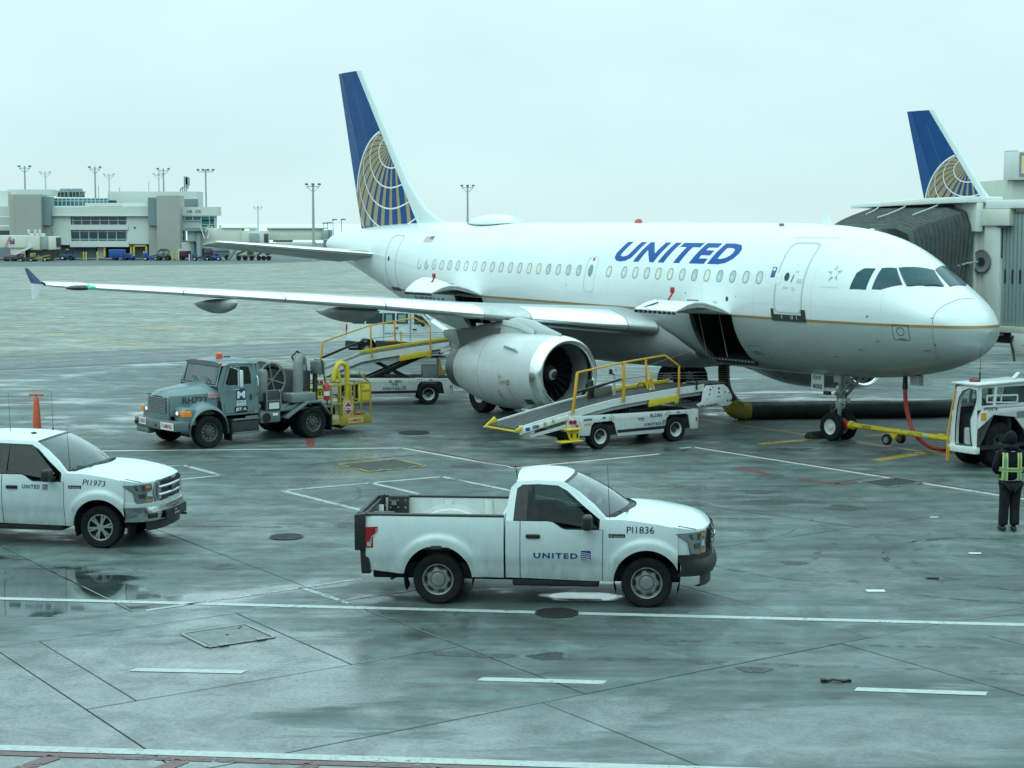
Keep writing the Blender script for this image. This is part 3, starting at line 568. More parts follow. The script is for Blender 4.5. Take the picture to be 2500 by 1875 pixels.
mb = MB(); [mb.bar(sk(s, 3.36, .028), sk(s, 3.45, .028), .018, .006) for s in (4.75, 4.9, 4.95, 5.3)]; mb.build('placard', M_WT, d1)
for s, z, h, w in ((4.85, 4.42, .10, .2), (4.95, 4.62, .03, .12), (5.3, 4.2, .05, .2), (4.98, 4.19, .07, .12), (5.0, 4.78, .02, .1)):
    mb = MB(); [mb.bar(sk(s, z-j*.03, .009), sk(s-w, z-j*.03, .009), .008, .004) for j in range(int(h/.03)+1)]; mb.build('placard', M_LGREY, d1)
mb = MB(); mb.grid([[skin(s, th_z(s, 5.50)+a, .008) for a in (0, .02)] for s in (4.3, 4.6, 5, 5.4, 5.75)]); mb.build('gutter', M_LGREY, d1)
d2 = door('passenger_door', 25.95, 26.92, 3.47, 5.40, .03, .03, mat('door_seam_thin', (.36, .40, .40), .4), (26.6, 4.55, .07, .1))
mb = MB(); mb.grid([[sk(s, 3.49, .02), sk(s, 3.37, .02)] for s in (25.9, 26.2, 26.5, 26.9)]); mb.build('sill_plate', M_DGREY, d2)
dx = door('overwing_exit', 13.50, 14.04, 3.76, 4.86, .035, .035, M_LGREY)
decal('window', [(13.77+.11*cos(t), th_z(13.8, 4.42+.185*sin(t))) for t in [2*pi*i/20 for i in range(20)]], mat('exit_pane', (.20, .26, .27), .15, coat=.4), dx, .008)
decal('placard', [(s, th_z(s, z)) for s, z in ((13.72, 4.72), (13.81, 4.72), (13.81, 4.80), (13.72, 4.80))], M_RED, dx, .008)
# flight deck panes
def pane(pts, m=M_COCK, ws=True):
    q = [(s, th_of(s, y, z)) for s, y, z in pts]; c = (sum(p[0] for p in q)/len(q), sum(p[1] for p in q)/len(q))
    f = [((s-c[0])*1.07+c[0], (t-c[1])*1.07+c[1]) for s, t in q]
    fr = decal('cockpit_window_frame', f, mat('window_seal', (.10, .11, .11), .5), plane, .004); decal('cockpit_window', q, m, fr, .009); return fr
pane([(3.073, 1.718, 4.223), (2.635, 1.616, 4.217), (2.643, 1.28, 4.72), (2.908, 1.402, 4.716), (3.03, 1.531, 4.61)])
pane([(2.46, 1.555, 4.232), (2.241, 1.475, 4.224), (1.848, 1.157, 4.341), (2.233, .959, 4.73), (2.493, 1.186, 4.728)])
w3 = pane([(2.179, .882, 4.738), (1.77, .10, 4.70), (1.209, .359, 4.318), (1.211, .451, 4.3), (1.722, 1.086, 4.318)])
pane([(1.773, .0, 4.69), (2.179, -.882, 4.738), (1.722, -1.086, 4.318), (1.211, -.451, 4.3), (1.15, .18, 4.29)])
mb = MB(); mb.bar(skin(1.72, th_of(1.72, 1.08, 4.30), .03), skin(1.22, th_of(1.22, .45, 4.285), .03), .022, .02); mb.bar(skin(1.45, th_of(1.45, .8, 4.3), .035), skin(1.27, th_of(1.27, .5, 4.31), .035), .03, .015); mb.build('wiper', M_INK, w3)
# radome joint, belly hatch, small ports
mb = MB(); rj = [(.618, -.134, 3.987), (.673, .299, 4.001), (.731, .682, 3.907), (.811, .961, 3.758), (.84, 1.072, 3.633), (.838, 1.125, 3.482), (.836, 1.119, 3.227), (.862, 1.022, 2.915), (.954, .832, 2.618), (1.05, .55, 2.36), (1.1, .2, 2.25), (1.1, -.3, 2.25)]
mb.grid([[skin(s+d, th_of(s, y, z), .007) for d in (0, .014)] for s, y, z in [tuple(lerp(a_, b_, q_) for a_, b_ in zip(rj[i], rj[i+1])) for i in range(len(rj)-1) for q_ in (0, .33, .66)]]); mb.build('radome_joint', mat('seam_grey', (.30, .34, .34), .5), plane)
h = outline('access_panel', 1.40, 1.83, 2.97, 3.36, .05, .012, M_INK, plane, .003); mb = MB(); c = [sk(1.62+.105*cos(t), 3.19+.105*sin(t), .004) for t in [2*pi*i/24 for i in range(24)]]; c2 = [sk(1.62+.09*cos(t), 3.19+.09*sin(t), .004) for t in [2*pi*i/24 for i in range(24)]]; mb.ring(c, c2); mb.build('ring_mark', M_INK, h)
mb = MB(); [mb.bar(sk(1.70, 3.02-.02*j, .004), sk(1.5, 3.02-.02*j, .004), .008, .003) for j in range(3)]; mb.build('placard', M_INK, h)
for s, z, r in ((7.443, 3.795, .07), (7.08, 3.88, .02), (9.2, 3.9, .025), (14.9, 3.95, .02)): decal('port', [(s+r*.8*cos(t), th_z(s, z+r*sin(t))) for t in [2*pi*i/12 for i in range(12)]], M_DGREY, plane, .004)
mb = MB(); [mb.bar(sk(s, z, .005), sk(s2, z2, .005), .025, .005) for s, z, s2, z2 in ((7.86, 3.68, 8.0, 3.69), (3.9, 2.42, 3.74, 2.41), (2.5, 3.55, 2.44, 3.56), (2.5, 3.55, 2.5, 3.5), (1.0, 2.75, 1.2, 2.72), (.9, 3.55, .84, 3.56), (.86, 2.86, .86, 2.92), (2.35, 2.92, 2.25, 2.92), (6.5, 2.2, 6.3, 2.19), (3.0, 2.66, 2.85, 2.66))]; mb.build('static_port', M_INK, plane)
p = outline('access_panel', 6.53, 7.05, 2.28, 2.53, .05, .008, M_INK, plane, .003); decal('vent', [(6.8+.16*cos(t), th_z(6.8, 2.34+.05*sin(t))) for t in [2*pi*i/14 for i in range(14)]], mat('vent_grey', (.22, .23, .22), .5), p, .005)

# lettering and emblems
def side(s0, z0, k=2.0): t0 = th_z(s0, z0); return lambda u, v: skin(s0-u, t0-v/k, .007)
lettering('airline_name', 'UNITED', mat('title_blue', (.001, .07, .30), .45, spec=.3), plane, side(12.80, 4.72), .70, 5.42, bold=.046, shear=.34, spacing=1.2, cuts=8)
lettering('registration', 'N805UA', M_NAVY, plane, lambda u, v: sk(24.75-u, 2.96+v, .007), .30, 2.55, bold=.012, shear=.25, cuts=3)
lettering('alliance_name', 'STAR ALLIANCE', M_LGREY, plane, lambda u, v: sk(3.98-u, 4.22+v, .006), .045, .55)
for k in range(5):
    a = 2*pi*k/5+.25; q = lambda r, b: (3.66+r*cos(b), 4.58+r*sin(b)); c = [q(.085, a-.5), q(.235, a), q(.085, a+.62)]
    m_ = [q(.115, a), q(.235, a)]
    decal('emblem', [(s, th_z(s, z)) for s, z in (c[0], c[1], m_[0])], mat('emblem_dark', (.28, .31, .31), .4), plane, .006); decal('emblem', [(s, th_z(s, z)) for s, z in (m_[0], c[1], c[2])], mat('emblem_light', (.52, .55, .55), .4), plane, .006)
stk = decal('sticker', [(s, th_z(s, z)) for s, z in ((5.67, 4.43), (5.83, 4.43), (5.83, 4.70), (5.67, 4.70))], mat('sticker_blue', (.01, .07, .33), .4), plane, .007)
mb = MB(); mb.add([sk(5.75+.05*cos(t), 4.64+.04*sin(t), .009) for t in [2*pi*i/12 for i in range(12)]], [tuple(range(12))]); mb.bar(sk(5.79, 4.56, .009), sk(5.71, 4.56, .009), .03, .003); mb.bar(sk(5.80, 4.49, .009), sk(5.70, 4.49, .009), .05, .003); mb.build('mark', M_WT, stk)
fl = decal('flag', [(s, th_z(s, z)) for s, z in ((23.72, 5.17), (24.33, 5.17), (24.40, 5.38), (23.79, 5.38))], M_WT, plane, .006)
mb = MB(); [mb.grid([[sk(23.72+.01*j, 5.18+.03*j, .009), sk(23.72+.01*j, 5.195+.03*j, .009)], [sk(24.33+.01*j, 5.18+.03*j, .009), sk(24.33+.01*j, 5.195+.03*j, .009)]]) for j in range(7)]; mb.build('flag_stripe', mat('flag_red', (.5, .12, .12), .4), fl)
decal('flag_canton', [(s, th_z(s, z)) for s, z in ((23.75, 5.28), (24.0, 5.28), (24.04, 5.38), (23.79, 5.38))], mat('flag_blue', (.06, .12, .25), .4), fl, .012)
lettering('ship_number', '4005', M_LGREY, plane, lambda u, v: skin(26.95-u, th_z(26.9, 5.47)-v/1.6, .006), .07)

# roof: satellite dome, blade aerials, beacon
mb = MB(); R_ = []
for i in range(13):
    t = i/12; s = lerp(20.15, 23.3, t); h = .30*(sin(pi*min(1, max(0, t)))**.55) if 0 < t < 1 else .0; w = .62*(sin(pi*t)**.5 if 0 < t < 1 else 0)+.02
    R_.append([(-s, -w*cos(a), 5.80+(h+.05)*sin(a)**.8) for a in [pi*j/12 for j in range(13)]])
mb.grid(R_); mb.build('satellite_dome', M_WHITE, plane, ang=70)
mb = MB(); [mb.tube([(-lerp(20.12, 23.34, i/20), -.66*sin(pi*i/20)**.5, 5.865-.08*sin(pi*i/20)) for i in range(21)], .012, 6)]; mb.build('dome_joint', M_DGREY, plane)
def blade(s, h, c0, c1, sw, m=M_WHITE): MB().loft([[(-s-c0*(t-.5)-sw*k, y*.03*(1-k*.5), 5.84+h*k) for t, y in ((0, 0), (.3, 1), (1, 0), (.3, -1))] if False else [(-s+ (c0 if k == 0 else c1)*(.5-t)-sw*k, y*.03*(1-k*.6), 5.82+h*k) for t, y in ((0, 0), (.35, 1), (1, 0), (.35, -1))] for k in (0, 1)]).build('aerial', m, plane, ang=60)
blade(20.3, .48, .55, .16, .26); blade(5.62, .38, .42, .13, .14); 
mb = MB(); mb.lathe([(.13, 0), (.12, .06), (.08, .12), (.001, .14)], (-13.8, 0, 5.86), (0, 0, 1), 16); mb.build('beacon', mat('red_beacon', (.45, .03, .03), .2, coat=.5), plane)
MB().box(-11.95, -11.55, -.1, .1, 5.86, 5.90).build('roof_plate', M_WHITE, plane, bevel=.015); MB().box(-6.93, -6.8, -.55, -.48, 5.78, 5.86).build('probe', mat('probe_brown', (.2, .17, .15), .5), plane)

# fin: thin sections between leading edge, blue body and rudder
def airfoil(n=14, t=.1, x0=0, x1=1):
    xs = [x0+(x1-x0)*(1-cos(pi*i/n))/2 for i in range(n+1)]
    y = lambda x: t/.2*(.2969*sqrt(x)-.126*x-.3516*x*x+.2843*x**3-.1036*x**4)
    return [(x, y(x)) for x in xs]
ZF0, ZF1 = 5.55, 11.80
def fle(z): return lerp(26.35, 31.12, (z-5.84)/(11.78-5.84))
def fte(z): return lerp(31.32, 33.08, (z-5.65)/(11.80-5.65))
def fin_pt(z, s, side=-1, off=0):
    le, te = fle(z), fte(z); x = max(0., min(1., (s-le)/(te-le))); y = .10/.2*(te-le)*(.2969*sqrt(x)-.126*x-.3516*x*x+.2843*x**3-.1036*x**4)
    return (-s, side*(y+off), z)
def fblue(z): return fle(z)+lerp(.40, .33, (z-5.84)/5.94)
def fhinge(z): return lerp(30.05, 32.70, (z-5.65)/6.13)
fin_mats = {}
def fin_part(name, sa, sb, m, parent, off=0, z0=ZF0, z1=ZF1, n=10, nz=14):
    mb = MB(); rings = []
    for i in range(nz+1):
        z = lerp(z0, z1, i/nz); a, b = sa(z), sb(z); ss = [lerp(a, b, j/n) for j in range(n+1)]
        rings.append([fin_pt(z, s, -1, off) for s in ss]+[fin_pt(z, s, 1, off) for s in reversed(ss)])
    mb.loft(rings); return mb.build(name, m, parent, ang=40)
fin = fin_part('fin', fblue, lambda z: fhinge(z)-.012, M_BLUE, plane)
rud = fin_part('rudder', lambda z: fhinge(z)+.012, fte, mat('rudder_blue', (.006, .075, .235), .42, var=.1, vscale=.5, spec=.35), plane)
fin_part('fin_leading_edge', fle, lambda z: fblue(z)+.0, M_LGREY, plane, .006, n=8)
mb = MB(); mb.grid([[fin_pt(z, s) for s in [lerp(fle(z)-d, fle(z)+.25, j/6) for j in range(7)]] for z, d in ((5.8, 1.7), (5.95, 1.15), (6.15, .7), (6.4, .38), (6.8, .15), (7.3, 0))]) if False else None
mb = MB(); R_ = []
for z, d in ((5.78, 1.75), (5.9, 1.35), (6.05, .95), (6.25, .6), (6.5, .34), (6.9, .15), (7.4, 0.02)):
    a = fle(z)-d; b = fle(z)+.30; w = fin_pt(z, b)[1]; R_.append([(-lerp(a, b, j/8), w*sqrt(j/8)*(1.02), z) for j in range(9)]+[(-lerp(a, b, j/8), -w*sqrt(j/8)*1.02, z) for j in range(8, -1, -1)])
mb.loft(R_); mb.build('dorsal_fillet', M_LGREY, plane, ang=60)
# globe emblem: meridians and parallels of a tilted sphere, printed on the fin's side
GC, GR, TILT = (28.62, 6.42), 3.08, radians(47.5)
def globe(pol, lon):
    x, y, z = sin(pol)*sin(lon), cos(pol), sin(pol)*cos(lon)          # y: pole, z: to the viewer
    u, v, w = x, y*sin(TILT)*1.0+(-z)*cos(TILT)*1.0, y*cos(TILT)+z*sin(TILT)
    return (GC[0]-u*GR, GC[1]+v*GR, w)
def gclip(s, z): return z > 5.62 and s > fblue(z)-.05 and s < fte(z)-.03
def gface(mb, q, off):
    if all(gclip(s, z) and w > .0 for s, z, w in q): mb.add([fin_pt(z, s, -1, off) for s, z, w in q], [(0, 1, 2, 3)])
mb = MB(); k = 0
for i in range(21):
    lon = radians(-150+15*i); f = max(.36, min(.82, .82-.46*sstep(-75, 10, math.degrees(lon))))
    hw = radians(7.5)*f
    for j in range(60):
        a, b = radians(2+1.8*j), radians(2+1.8*(j+1))
        for t in range(3):
            l0, l1 = lon-hw+2*hw*t/3, lon-hw+2*hw*(t+1)/3; gface(mb, [globe(a, l0), globe(a, l1), globe(b, l1), globe(b, l0)], .005)
gold_g = mb.build('globe_meridian', M_GOLD, fin, smooth=False)
mb = MB()
for d in (18, 33, 48, 63, 78, 93):
    w = radians(.55)
    for i in range(150):
        a, b = radians(-170+2.3*i), radians(-170+2.3*(i+1)); gface(mb, [globe(radians(d)-w, a), globe(radians(d)-w, b), globe(radians(d)+w, b), globe(radians(d)+w, a)], .008)
for i in range(140):
    a, b = radians(60+1.2*i), radians(60+1.2*(i+1)); q = [(GC[0]-(GR+e)*cos(t), GC[1]+(GR+e)*sin(t), 1) for t, e in ((a, -.04), (b, -.04), (b, .04), (a, .04))]; gface(mb, [(GC[0]+(GC[0]-s) if False else s, z, w) for s, z, w in q], .01)
glob_w = mb.build('globe_parallel', mat('white_line', (.78, .82, .82), .4), fin, smooth=False)
mb = MB()
for (a, b) in (((31.6, 11.1), (30.5, 8.9)), ((30.05, 9.6), (29.9, 9.95)), ((29.2, 8.1), (27.9, 6.2))): mb.grid([[fin_pt(lerp(a[1], b[1], t), lerp(a[0], b[0], t)+d, -1, .004) for d in (0, .018)] for t in (0, .33, .66, 1)])
mb.build('panel_seam', mat('seam_blue', (.10, .2, .36), .4), fin, smooth=False)

# tailplane and wings
def lifting(name, stations, m, parent, sgn, x0=0, x1=1, off=0, n=12, cap=True, inc=0):
    """stations: (y, leading edge s, chord, z, thickness)"""
    R_ = []
    for y, le, c, z, t in stations:
        a = airfoil(n, t, x0, x1); up = [(-le-x*c, sgn*y, z+h*c*1.05+off+.02*c*sin(pi*min(1, x))-inc*x*c) for x, h in a]; dn = [(-le-x*c, sgn*y, z-h*c*.75-off+.02*c*sin(pi*min(1, x))-inc*x*c) for x, h in a]
        R_.append(up+dn[::-1])
    mb = MB(); mb.loft(R_, caps=cap); return mb.build(name, m, parent, ang=38, weld=1e-4)
def interp(tab, y):
    ys = [r[0] for r in tab]; i = max(0, min(len(ys)-2, sum(1 for v in ys if v <= y)-1)); t = (y-ys[i])/(ys[i+1]-ys[i]); return tuple(lerp(tab[i][k], tab[i+1][k], t) for k in range(len(tab[0])))
HST = [(.3, 27.6, 3.6, 4.55, .10), (1.0, 28.0, 3.35, 4.66, .10), (6.0, 31.02, 1.75, 5.12, .09), (6.22, 31.3, 1.5, 5.14, .07)]
M_STAB = mat('tailplane_grey', (.48, .50, .50), .35, var=.1, vscale=.7)
for sg in (-1, 1):
    hs = lifting('tailplane', HST, M_STAB, plane, sg, .06, .72, inc=.10); lifting('leading_edge', HST, M_ALU, hs, sg, 0, .06, inc=.10); lifting('elevator', [(y, le, c, z-.004, t) for y, le, c, z, t in HST[1:]], M_STAB, hs, sg, .727, 1, inc=.10)
mb = MB(); mb.tube([(-28.7, -.98, 5.06), (-28.75, -1.08, 4.7), (-28.85, -.92, 4.2)], .035, 6); mb.build('root_seal', M_DGREY, plane)
WZ = pch([1.0, 1.98, 2.84, 4.64, 7.0, 9.34, 12.79, 15.04, 16.7, 17.3], [2.70, 2.80, 2.90, 3.06, 3.31, 3.55, 3.82, 4.0, 4.11, 4.17])
WST = []
for y, le, c, t in ((1.2, 9.95, 6.5, .15), (1.98, 10.40, 6.10, .15), (2.6, 10.72, 5.7, .148), (4, 11.45, 5.05, .14), (5.2, 12.07, 4.5, .135), (6.39, 12.69, 3.95, .125), (9, 14.05, 3.32, .12), (11.5, 15.35, 2.75, .115), (14, 16.65, 2.17, .11), (16, 17.69, 1.72, .11), (16.9, 18.16, 1.5, .10), (17.25, 18.42, 1.32, .08)): WST.append((y, le, c, WZ(y), t))
M_WUP = mat('wing_skin', (.36, .38, .38), .40, .25, var=.14, vscale=.6)
def wing(sg):
    w = lifting('wing', WST, M_WUP, plane, sg, .035, 1)
    ys = [2.75, 5.25, 6.45, 8.95, 11.45, 13.95, 16.2]
    root = [interp(WST, y) for y in (1.98, 2.4, 2.74)]; lifting('wing_root_fillet', root, M_ALUD, w, sg, 0, .16, .012)
    for a, b in zip(ys[:-1], ys[1:]):
        if (a, b) == (5.25, 6.45): lifting('leading_edge', [interp(WST, y) for y in (a+.0, (a+b)/2, b)], M_ALUD, w, sg, 0, .12, .005); continue
        lifting('slat', [interp(WST, y) for y in (a+.012, lerp(a, b, .33), lerp(a, b, .66), b-.012)], M_ALU, w, sg, 0, .16, .012)
    lifting('wing_tip', [interp(WST, y) for y in (16.22, 16.9, 17.25)], M_ALU, w, sg, 0, .5, .008)
    # tip fence
    mb = MB()
    for sgz, tip, c1, h in ((1, 20.05, .30, .42), (-1, 19.45, .36, -.44)):
        mb2 = MB(); R_ = []
        for k, (sa, sb, z) in enumerate(((18.55, 19.62, 4.17), (lerp(18.55, tip-c1, .5), lerp(19.62, tip+.02, .5)+.02, 4.17+h*.5), (tip-c1, tip, 4.17+h))): R_.append([(-lerp(sa, sb, x), sg*(17.27+.035*k*.5+yy*.03), z) for x, yy in ((0, 0), (.3, 1), (1, 0), (.3, -1))])
        mb2.loft(R_); mb2.build('tip_fence', mat('fence_blue', (.012, .04, .13), .4) if sgz > 0 else M_LGREY, w, ang=60)
    lg = MB(); lg.ball((-17.95, sg*16.45, 4.085), (.30, .42, .075), 14, 8); l_ = lg.build('light_fairing', M_DGREY, w, ang=70)
    if sg < 0: MB().ball((-17.70, sg*16.22, 4.09), (.09, .13, .06), 12, 8).build('navigation_light', mat('green_light', (.02, .55, .28), .3, emit=.25), l_, ang=70)
    # flap track fairings
    for y, s0, s1, d in ((12.8, 15.6, 18.55, .30), (9.0, 14.3, 18.2, .34)):
        R_ = []; zb_ = WZ(y)-.10
        for i in range(13):
            t = i/12; r = (sin(pi*t**.8)**.7) if 0 < t < 1 else .02; R_.append([(-lerp(s0, s1, t), sg*y+.20*r*cos(a), zb_-.14*t-.06+d*r*(sin(a) if sin(a) < 0 else .4*sin(a))) for a in [2*pi*j/12 for j in range(12)]])
        MB().loft(R_).build('flap_fairing', mat('flap_fairing_grey', (.34, .36, .36), .4, var=.1), w, ang=60)
    return w
wing_s = wing(-1); wing_p = wing(1)
# engines
def engine(sg):
    y = sg*5.75; e = tag(bpy.data.objects.new('engine', None)); COL.objects.link(e); e.parent = plane
    e.location = (-9.6, y, 1.74); e.rotation_euler = (0, radians(-1.6), 0)
    ax = (-1, 0, 0); O = (0, 0, 0)
    MB().lathe([(.86, .30), (.83, .16), (.845, .07), (.89, .015), (.925, 0), (.965, .02), (1.0, .08), (1.04, .25), (1.06, .42)], O, ax, 56).build('inlet_lip', M_ALU, e, ang=60)
    MB().lathe([(.83, .98), (.845, .6), (.858, .30)], O, ax, 48).build('inlet_liner', mat('liner_grey', (.33, .35, .345), .42, .3, var=.12), e, ang=60)
    MB().lathe([(1.055, .43), (1.085, .9), (1.10, 1.5), (1.105, 2.0), (1.10, 2.6), (1.085, 2.95)], O, ax, 56).build('fan_cowl', M_NAC, e, ang=60)
    MB().lathe([(1.083, 2.965), (1.05, 3.35), (.97, 3.85), (.86, 4.35), (.755, 4.75), (.74, 4.75)], O, ax, 56).build('reverser_cowl', M_NAC, e, ang=60)
    MB().lathe([(.74, 4.75), (.69, 5.05), (.63, 5.38), (.61, 5.38), (.62, 5.0)], O, ax, 48).build('exhaust_nozzle', M_HOT, e, ang=50)
    MB().lathe([(.36, 4.7), (.30, 5.0), (.12, 5.5), (.001, 5.6)], O, ax, 24).build('exhaust_plug', M_HOT, e, ang=60)
    mb = MB(); mb.lathe([(.835, 1.06), (.001, 1.06)], O, ax, 40)
    for k in range(22):
        a = 2*pi*k/22; R_ = []
        for r, tw, c in ((.22, .2, .10), (.5, .5, .15), (.82, .8, .20)): R_.append([(-.95-.04-c*cos(tw)*q, r*cos(a+c*sin(tw)*q/r), r*sin(a+c*sin(tw)*q/r)) for q in (-.5, .5)])
        mb.grid(R_)
    fan = mb.build('fan', mat('fan_titanium', (.035, .037, .04), .4, .7), e, ang=60)
    sp = MB().lathe([(.24, .97), (.20, .85), (.12, .72), (.001, .64)], O, ax, 28).build('spinner', mat('spinner_grey', (.05, .05, .052), .4), e, ang=60)
    mb = MB(); mb.grid([[(-(.99-.36*(1-(r/.25)**1.4))+.06, r*cos(t), r*sin(t)) for r in (.05+.11*i/22, .05+.11*i/22+.05)] for i, t in [(i, 1.2+4.4*i/22) for i in range(23)]]); mb.build('swirl_mark', M_WT, sp, smooth=False)
    # nacelle details on the outboard flank
    cow = lambda x, a, o=.006: (-x, (pch([.43, .9, 1.5, 2, 2.6, 2.95, 3.4, 4], [1.055, 1.085, 1.1, 1.105, 1.1, 1.085, 1.05, .97])(x)+o)*cos(a)*sg, (pch([.43, .9, 1.5, 2, 2.6, 2.95, 3.4, 4], [1.055, 1.085, 1.1, 1.105, 1.1, 1.085, 1.05, .97])(x)+o)*sin(a))
    if sg < 0:
        mb = MB(); mb.add([cow(1.15, .62), cow(1.95, .72), cow(1.95, .70), cow(1.15, .60)]+[cow(1.15, .62, .16), cow(1.75, .71, .14), cow(1.75, .69, .14), cow(1.15, .60, .16)], [(0,1,2,3), (4,5,6,7), (0,1,5,4), (1,2,6,5), (2,3,7,6), (3,0,4,7)]); mb.build('strake', M_NAC, e)
        def patch(x0, x1, a0, a1, m, nm='placard'): mb = MB(); mb.grid([[cow(lerp(x0, x1, i/4), lerp(a0, a1, j/3)) for j in range(4)] for i in range(5)]); mb.build(nm, m, e)
        patch(.62, .98, -.86, -.68, mat('grille_dark', (.07, .075, .07), .5, .4), 'vent_grille')
        g_ = mat('decal_grey', (.33, .36, .35), .5)
        for x0, x1, a0, a1 in ((1.72, 1.86, -.12, -.04), (1.72, 1.86, -.27, -.19)): patch(x0, x1, a0, a1, g_)
        for a0 in (-.45, -.53, -.59, -.65, -.72): patch(1.98, 2.03, a0-.04, a0, mat('decal_dark', (.10, .12, .12), .5))
        R2 = mat('decal_red', (.45, .04, .05), .4); patch(1.66, 1.68, -.27, -.15, R2); patch(1.57, 1.59, -.26, -.16, R2); patch(1.59, 1.66, -.22, -.20, R2); patch(1.48, 1.495, -.30, -.14, R2)
        mb = MB(); c = (1.40, -.21); mb.ring([cow(c[0]+.065*cos(t), c[1]+.065*sin(t)) for t in [2*pi*i/18 for i in range(18)]], [cow(c[0]+.048*cos(t), c[1]+.048*sin(t)) for t in [2*pi*i/18 for i in range(18)]]); mb.grid([[cow(c[0]+.07-.14*t+d, c[1]-.06+.12*t) for d in (0, .012)] for t in (0, .5, 1)]); mb.grid([[cow(1.47-.10*t*t+d, -.26-.55*t, .006) for d in (0, .014)] for t in [i/8 for i in range(9)]]); mb.build('rescue_mark', R2, e)
        mb = MB(); mb.box(-1.45, -1.1, -.62, -.3, -1.03, -.99); mb.build('drain_door', M_WT, e, bevel=.01)
        lettering('mark', 'A', M_INK, e, lambda u, v: cow(3.15-u, .0+v, .008), .05)
    # pylon
    R_ = []
    P_ = [(.35, 1.05, 1.08, .02), (.9, 1.06, 1.22, .12), (1.6, 1.05, 1.42, .17), (2.4, 1.0, 1.5, .19), (3.2, .95, 1.40, .20), (4.2, .78, 1.26, .20), (5.0, .60, 1.14, .18), (5.8, .70, 1.08, .12), (6.4, .92, 1.04, .03)]
    for x, zl, zh, w in P_: R_.append([(-x, w*.9, zl-.03), (-x, w, lerp(zl, zh, .5)), (-x, w*.5, zh-.01), (-x, 0, zh+.03), (-x, -w*.5, zh-.01), (-x, -w, lerp(zl, zh, .5)), (-x, -w*.9, zl-.03)])
    py = MB().loft(R_).build('pylon', mat('pylon_grey', (.44, .465, .46), .35, var=.1), e, ang=50)
    MB().loft([[(-x, -.20*1-d, z+h) for d, h in ((0, -.06), (.015, -.05), (.015, .08), (0, .10))] for x, z in ((1.35, 1.10), (2.1, 1.27), (2.9, 1.36))] if sg < 0 else [[(-x, .2+d, z+h) for d, h in ((0, -.07), (.05, -.05), (.06, .06), (0, .10))] for x, z in ((1.35, 1.10), (2.1, 1.27), (2.9, 1.36))]).build('pylon_panel', mat('panel_pale', (.55, .59, .57), .4, var=.15), py, ang=40)
    R3 = mat('pylon_panel_dark', (.13, .14, .14), .4); mb = MB(); mb.prism([(-3.0, 1.22), (-5.4, 1.08), (-5.2, .66), (-3.2, .93)], sg*.18, sg*.215); mb.build('pylon_panel', R3, py)
    return e
engine(-1); engine(1)

# undercarriage
def wheel_mesh(r, w, rim, n=40):
    t = MB().lathe([(rim, -w*.42), (r*.90, -w*.5), (r*.975, -w*.40), (r, -w*.25), (r*1.0, -w*.12), (r*.985, -.1*w), (r*.985, -.07*w), (r, -.05*w), (r, .05*w), (r*.985, .07*w), (r*.985, .1*w), (r, .12*w), (r, w*.25), (r*.975, w*.40), (r*.90, w*.5), (rim, w*.42), (rim*.97, 0)], n=n); return t
def hub_mesh(w, rim):
    b = MB().lathe([(rim*1.0, -w*.40), (rim*.98, -w*.44), (rim*.88, -w*.40), (rim*.80, -w*.24), (rim*.40, -w*.20), (rim*.36, -w*.36), (rim*.22, -w*.40), (.001, -w*.40)], n=28)
    b.lathe([(rim*1.0, w*.40), (rim*.98, w*.44), (rim*.88, w*.40), (rim*.80, w*.24), (rim*.40, w*.20), (rim*.36, w*.36), (rim*.22, w*.40), (.001, w*.40)], n=28)
    for k in range(8):
        a = 2*pi*k/8
        for sg in (-1, 1): b.cyl((rim*.6*cos(a), sg*w*.20, rim*.6*sin(a)), (rim*.6*cos(a), sg*w*.235, rim*.6*sin(a)), rim*.09, n=8)
    return b
M_STEEL = mat('gear_steel', (.42, .44, .44), .35, .8, var=.2, vscale=6); M_WRIM = mat('wheel_white', (.62, .64, .63), .4, var=.2, vscale=8, dirt=.3)
def gear_wheel(me_t, me_h, parent, loc):
    t = inst('wheel', me_t, parent, loc); inst('rim', me_h, t); return t
nt2 = wheel_mesh(.381, .20, .21).mesh('tyre', M_TYRE, ang=50); nh2 = hub_mesh(.20, .21).mesh('rim', M_WRIM, ang=40)
ng = bpy.data.objects.new('nose_gear', None); COL.objects.link(ng); ng.parent = plane; ng.location = (-5.07, 0, 0)
for s in (-1, 1): gear_wheel(nt2, nh2, ng, (0, s*.25, .378))
mb = MB(); mb.cyl((0, -.30, .38), (0, .30, .38), .05, n=14); mb.cyl((0, 0, .33), (.03, 0, .98), .058, n=18); mb.build('axle', M_STEEL, ng, ang=40)
mb = MB(); mb.cyl((.03, 0, .86), (.10, 0, 1.95), .10, n=18); mb.cyl((.035, 0, .9), (.045, 0, 1.02), .135, n=18); mb.cyl((.06, -.2, 1.28), (.06, .2, 1.28), .05, n=12); mb.cyl((.055, 0, 1.15), (.06, 0, 1.42), .125, n=18); mb.build('leg', M_STEEL, ng, ang=40)
mb = MB(); mb.bar((-.12, -.12, .95), (-.30, 0, .70), .05, .03); mb.bar((-.12, .12, .95), (-.30, 0, .70), .05, .03); mb.bar((-.30, 0, .70), (-.06, 0, .46), .07, .04); mb.tube([(.12, -.06, 1.8), (.14, -.06, 1.2), (.11, -.05, .8), (.05, -.1, .5)], .014, 6); mb.build('torque_link', M_STEEL, ng)
mb = MB(); mb.cyl((.08, -.12, 1.15), (.85, -.16, 1.95), .04, n=10); mb.cyl((.08, .12, 1.15), (.85, .16, 1.95), .04, n=10); mb.cyl((.42, -.15, 1.5), (.42, .15, 1.5), .03, n=10); mb.build('drag_brace', M_STEEL, ng)
mb = MB()
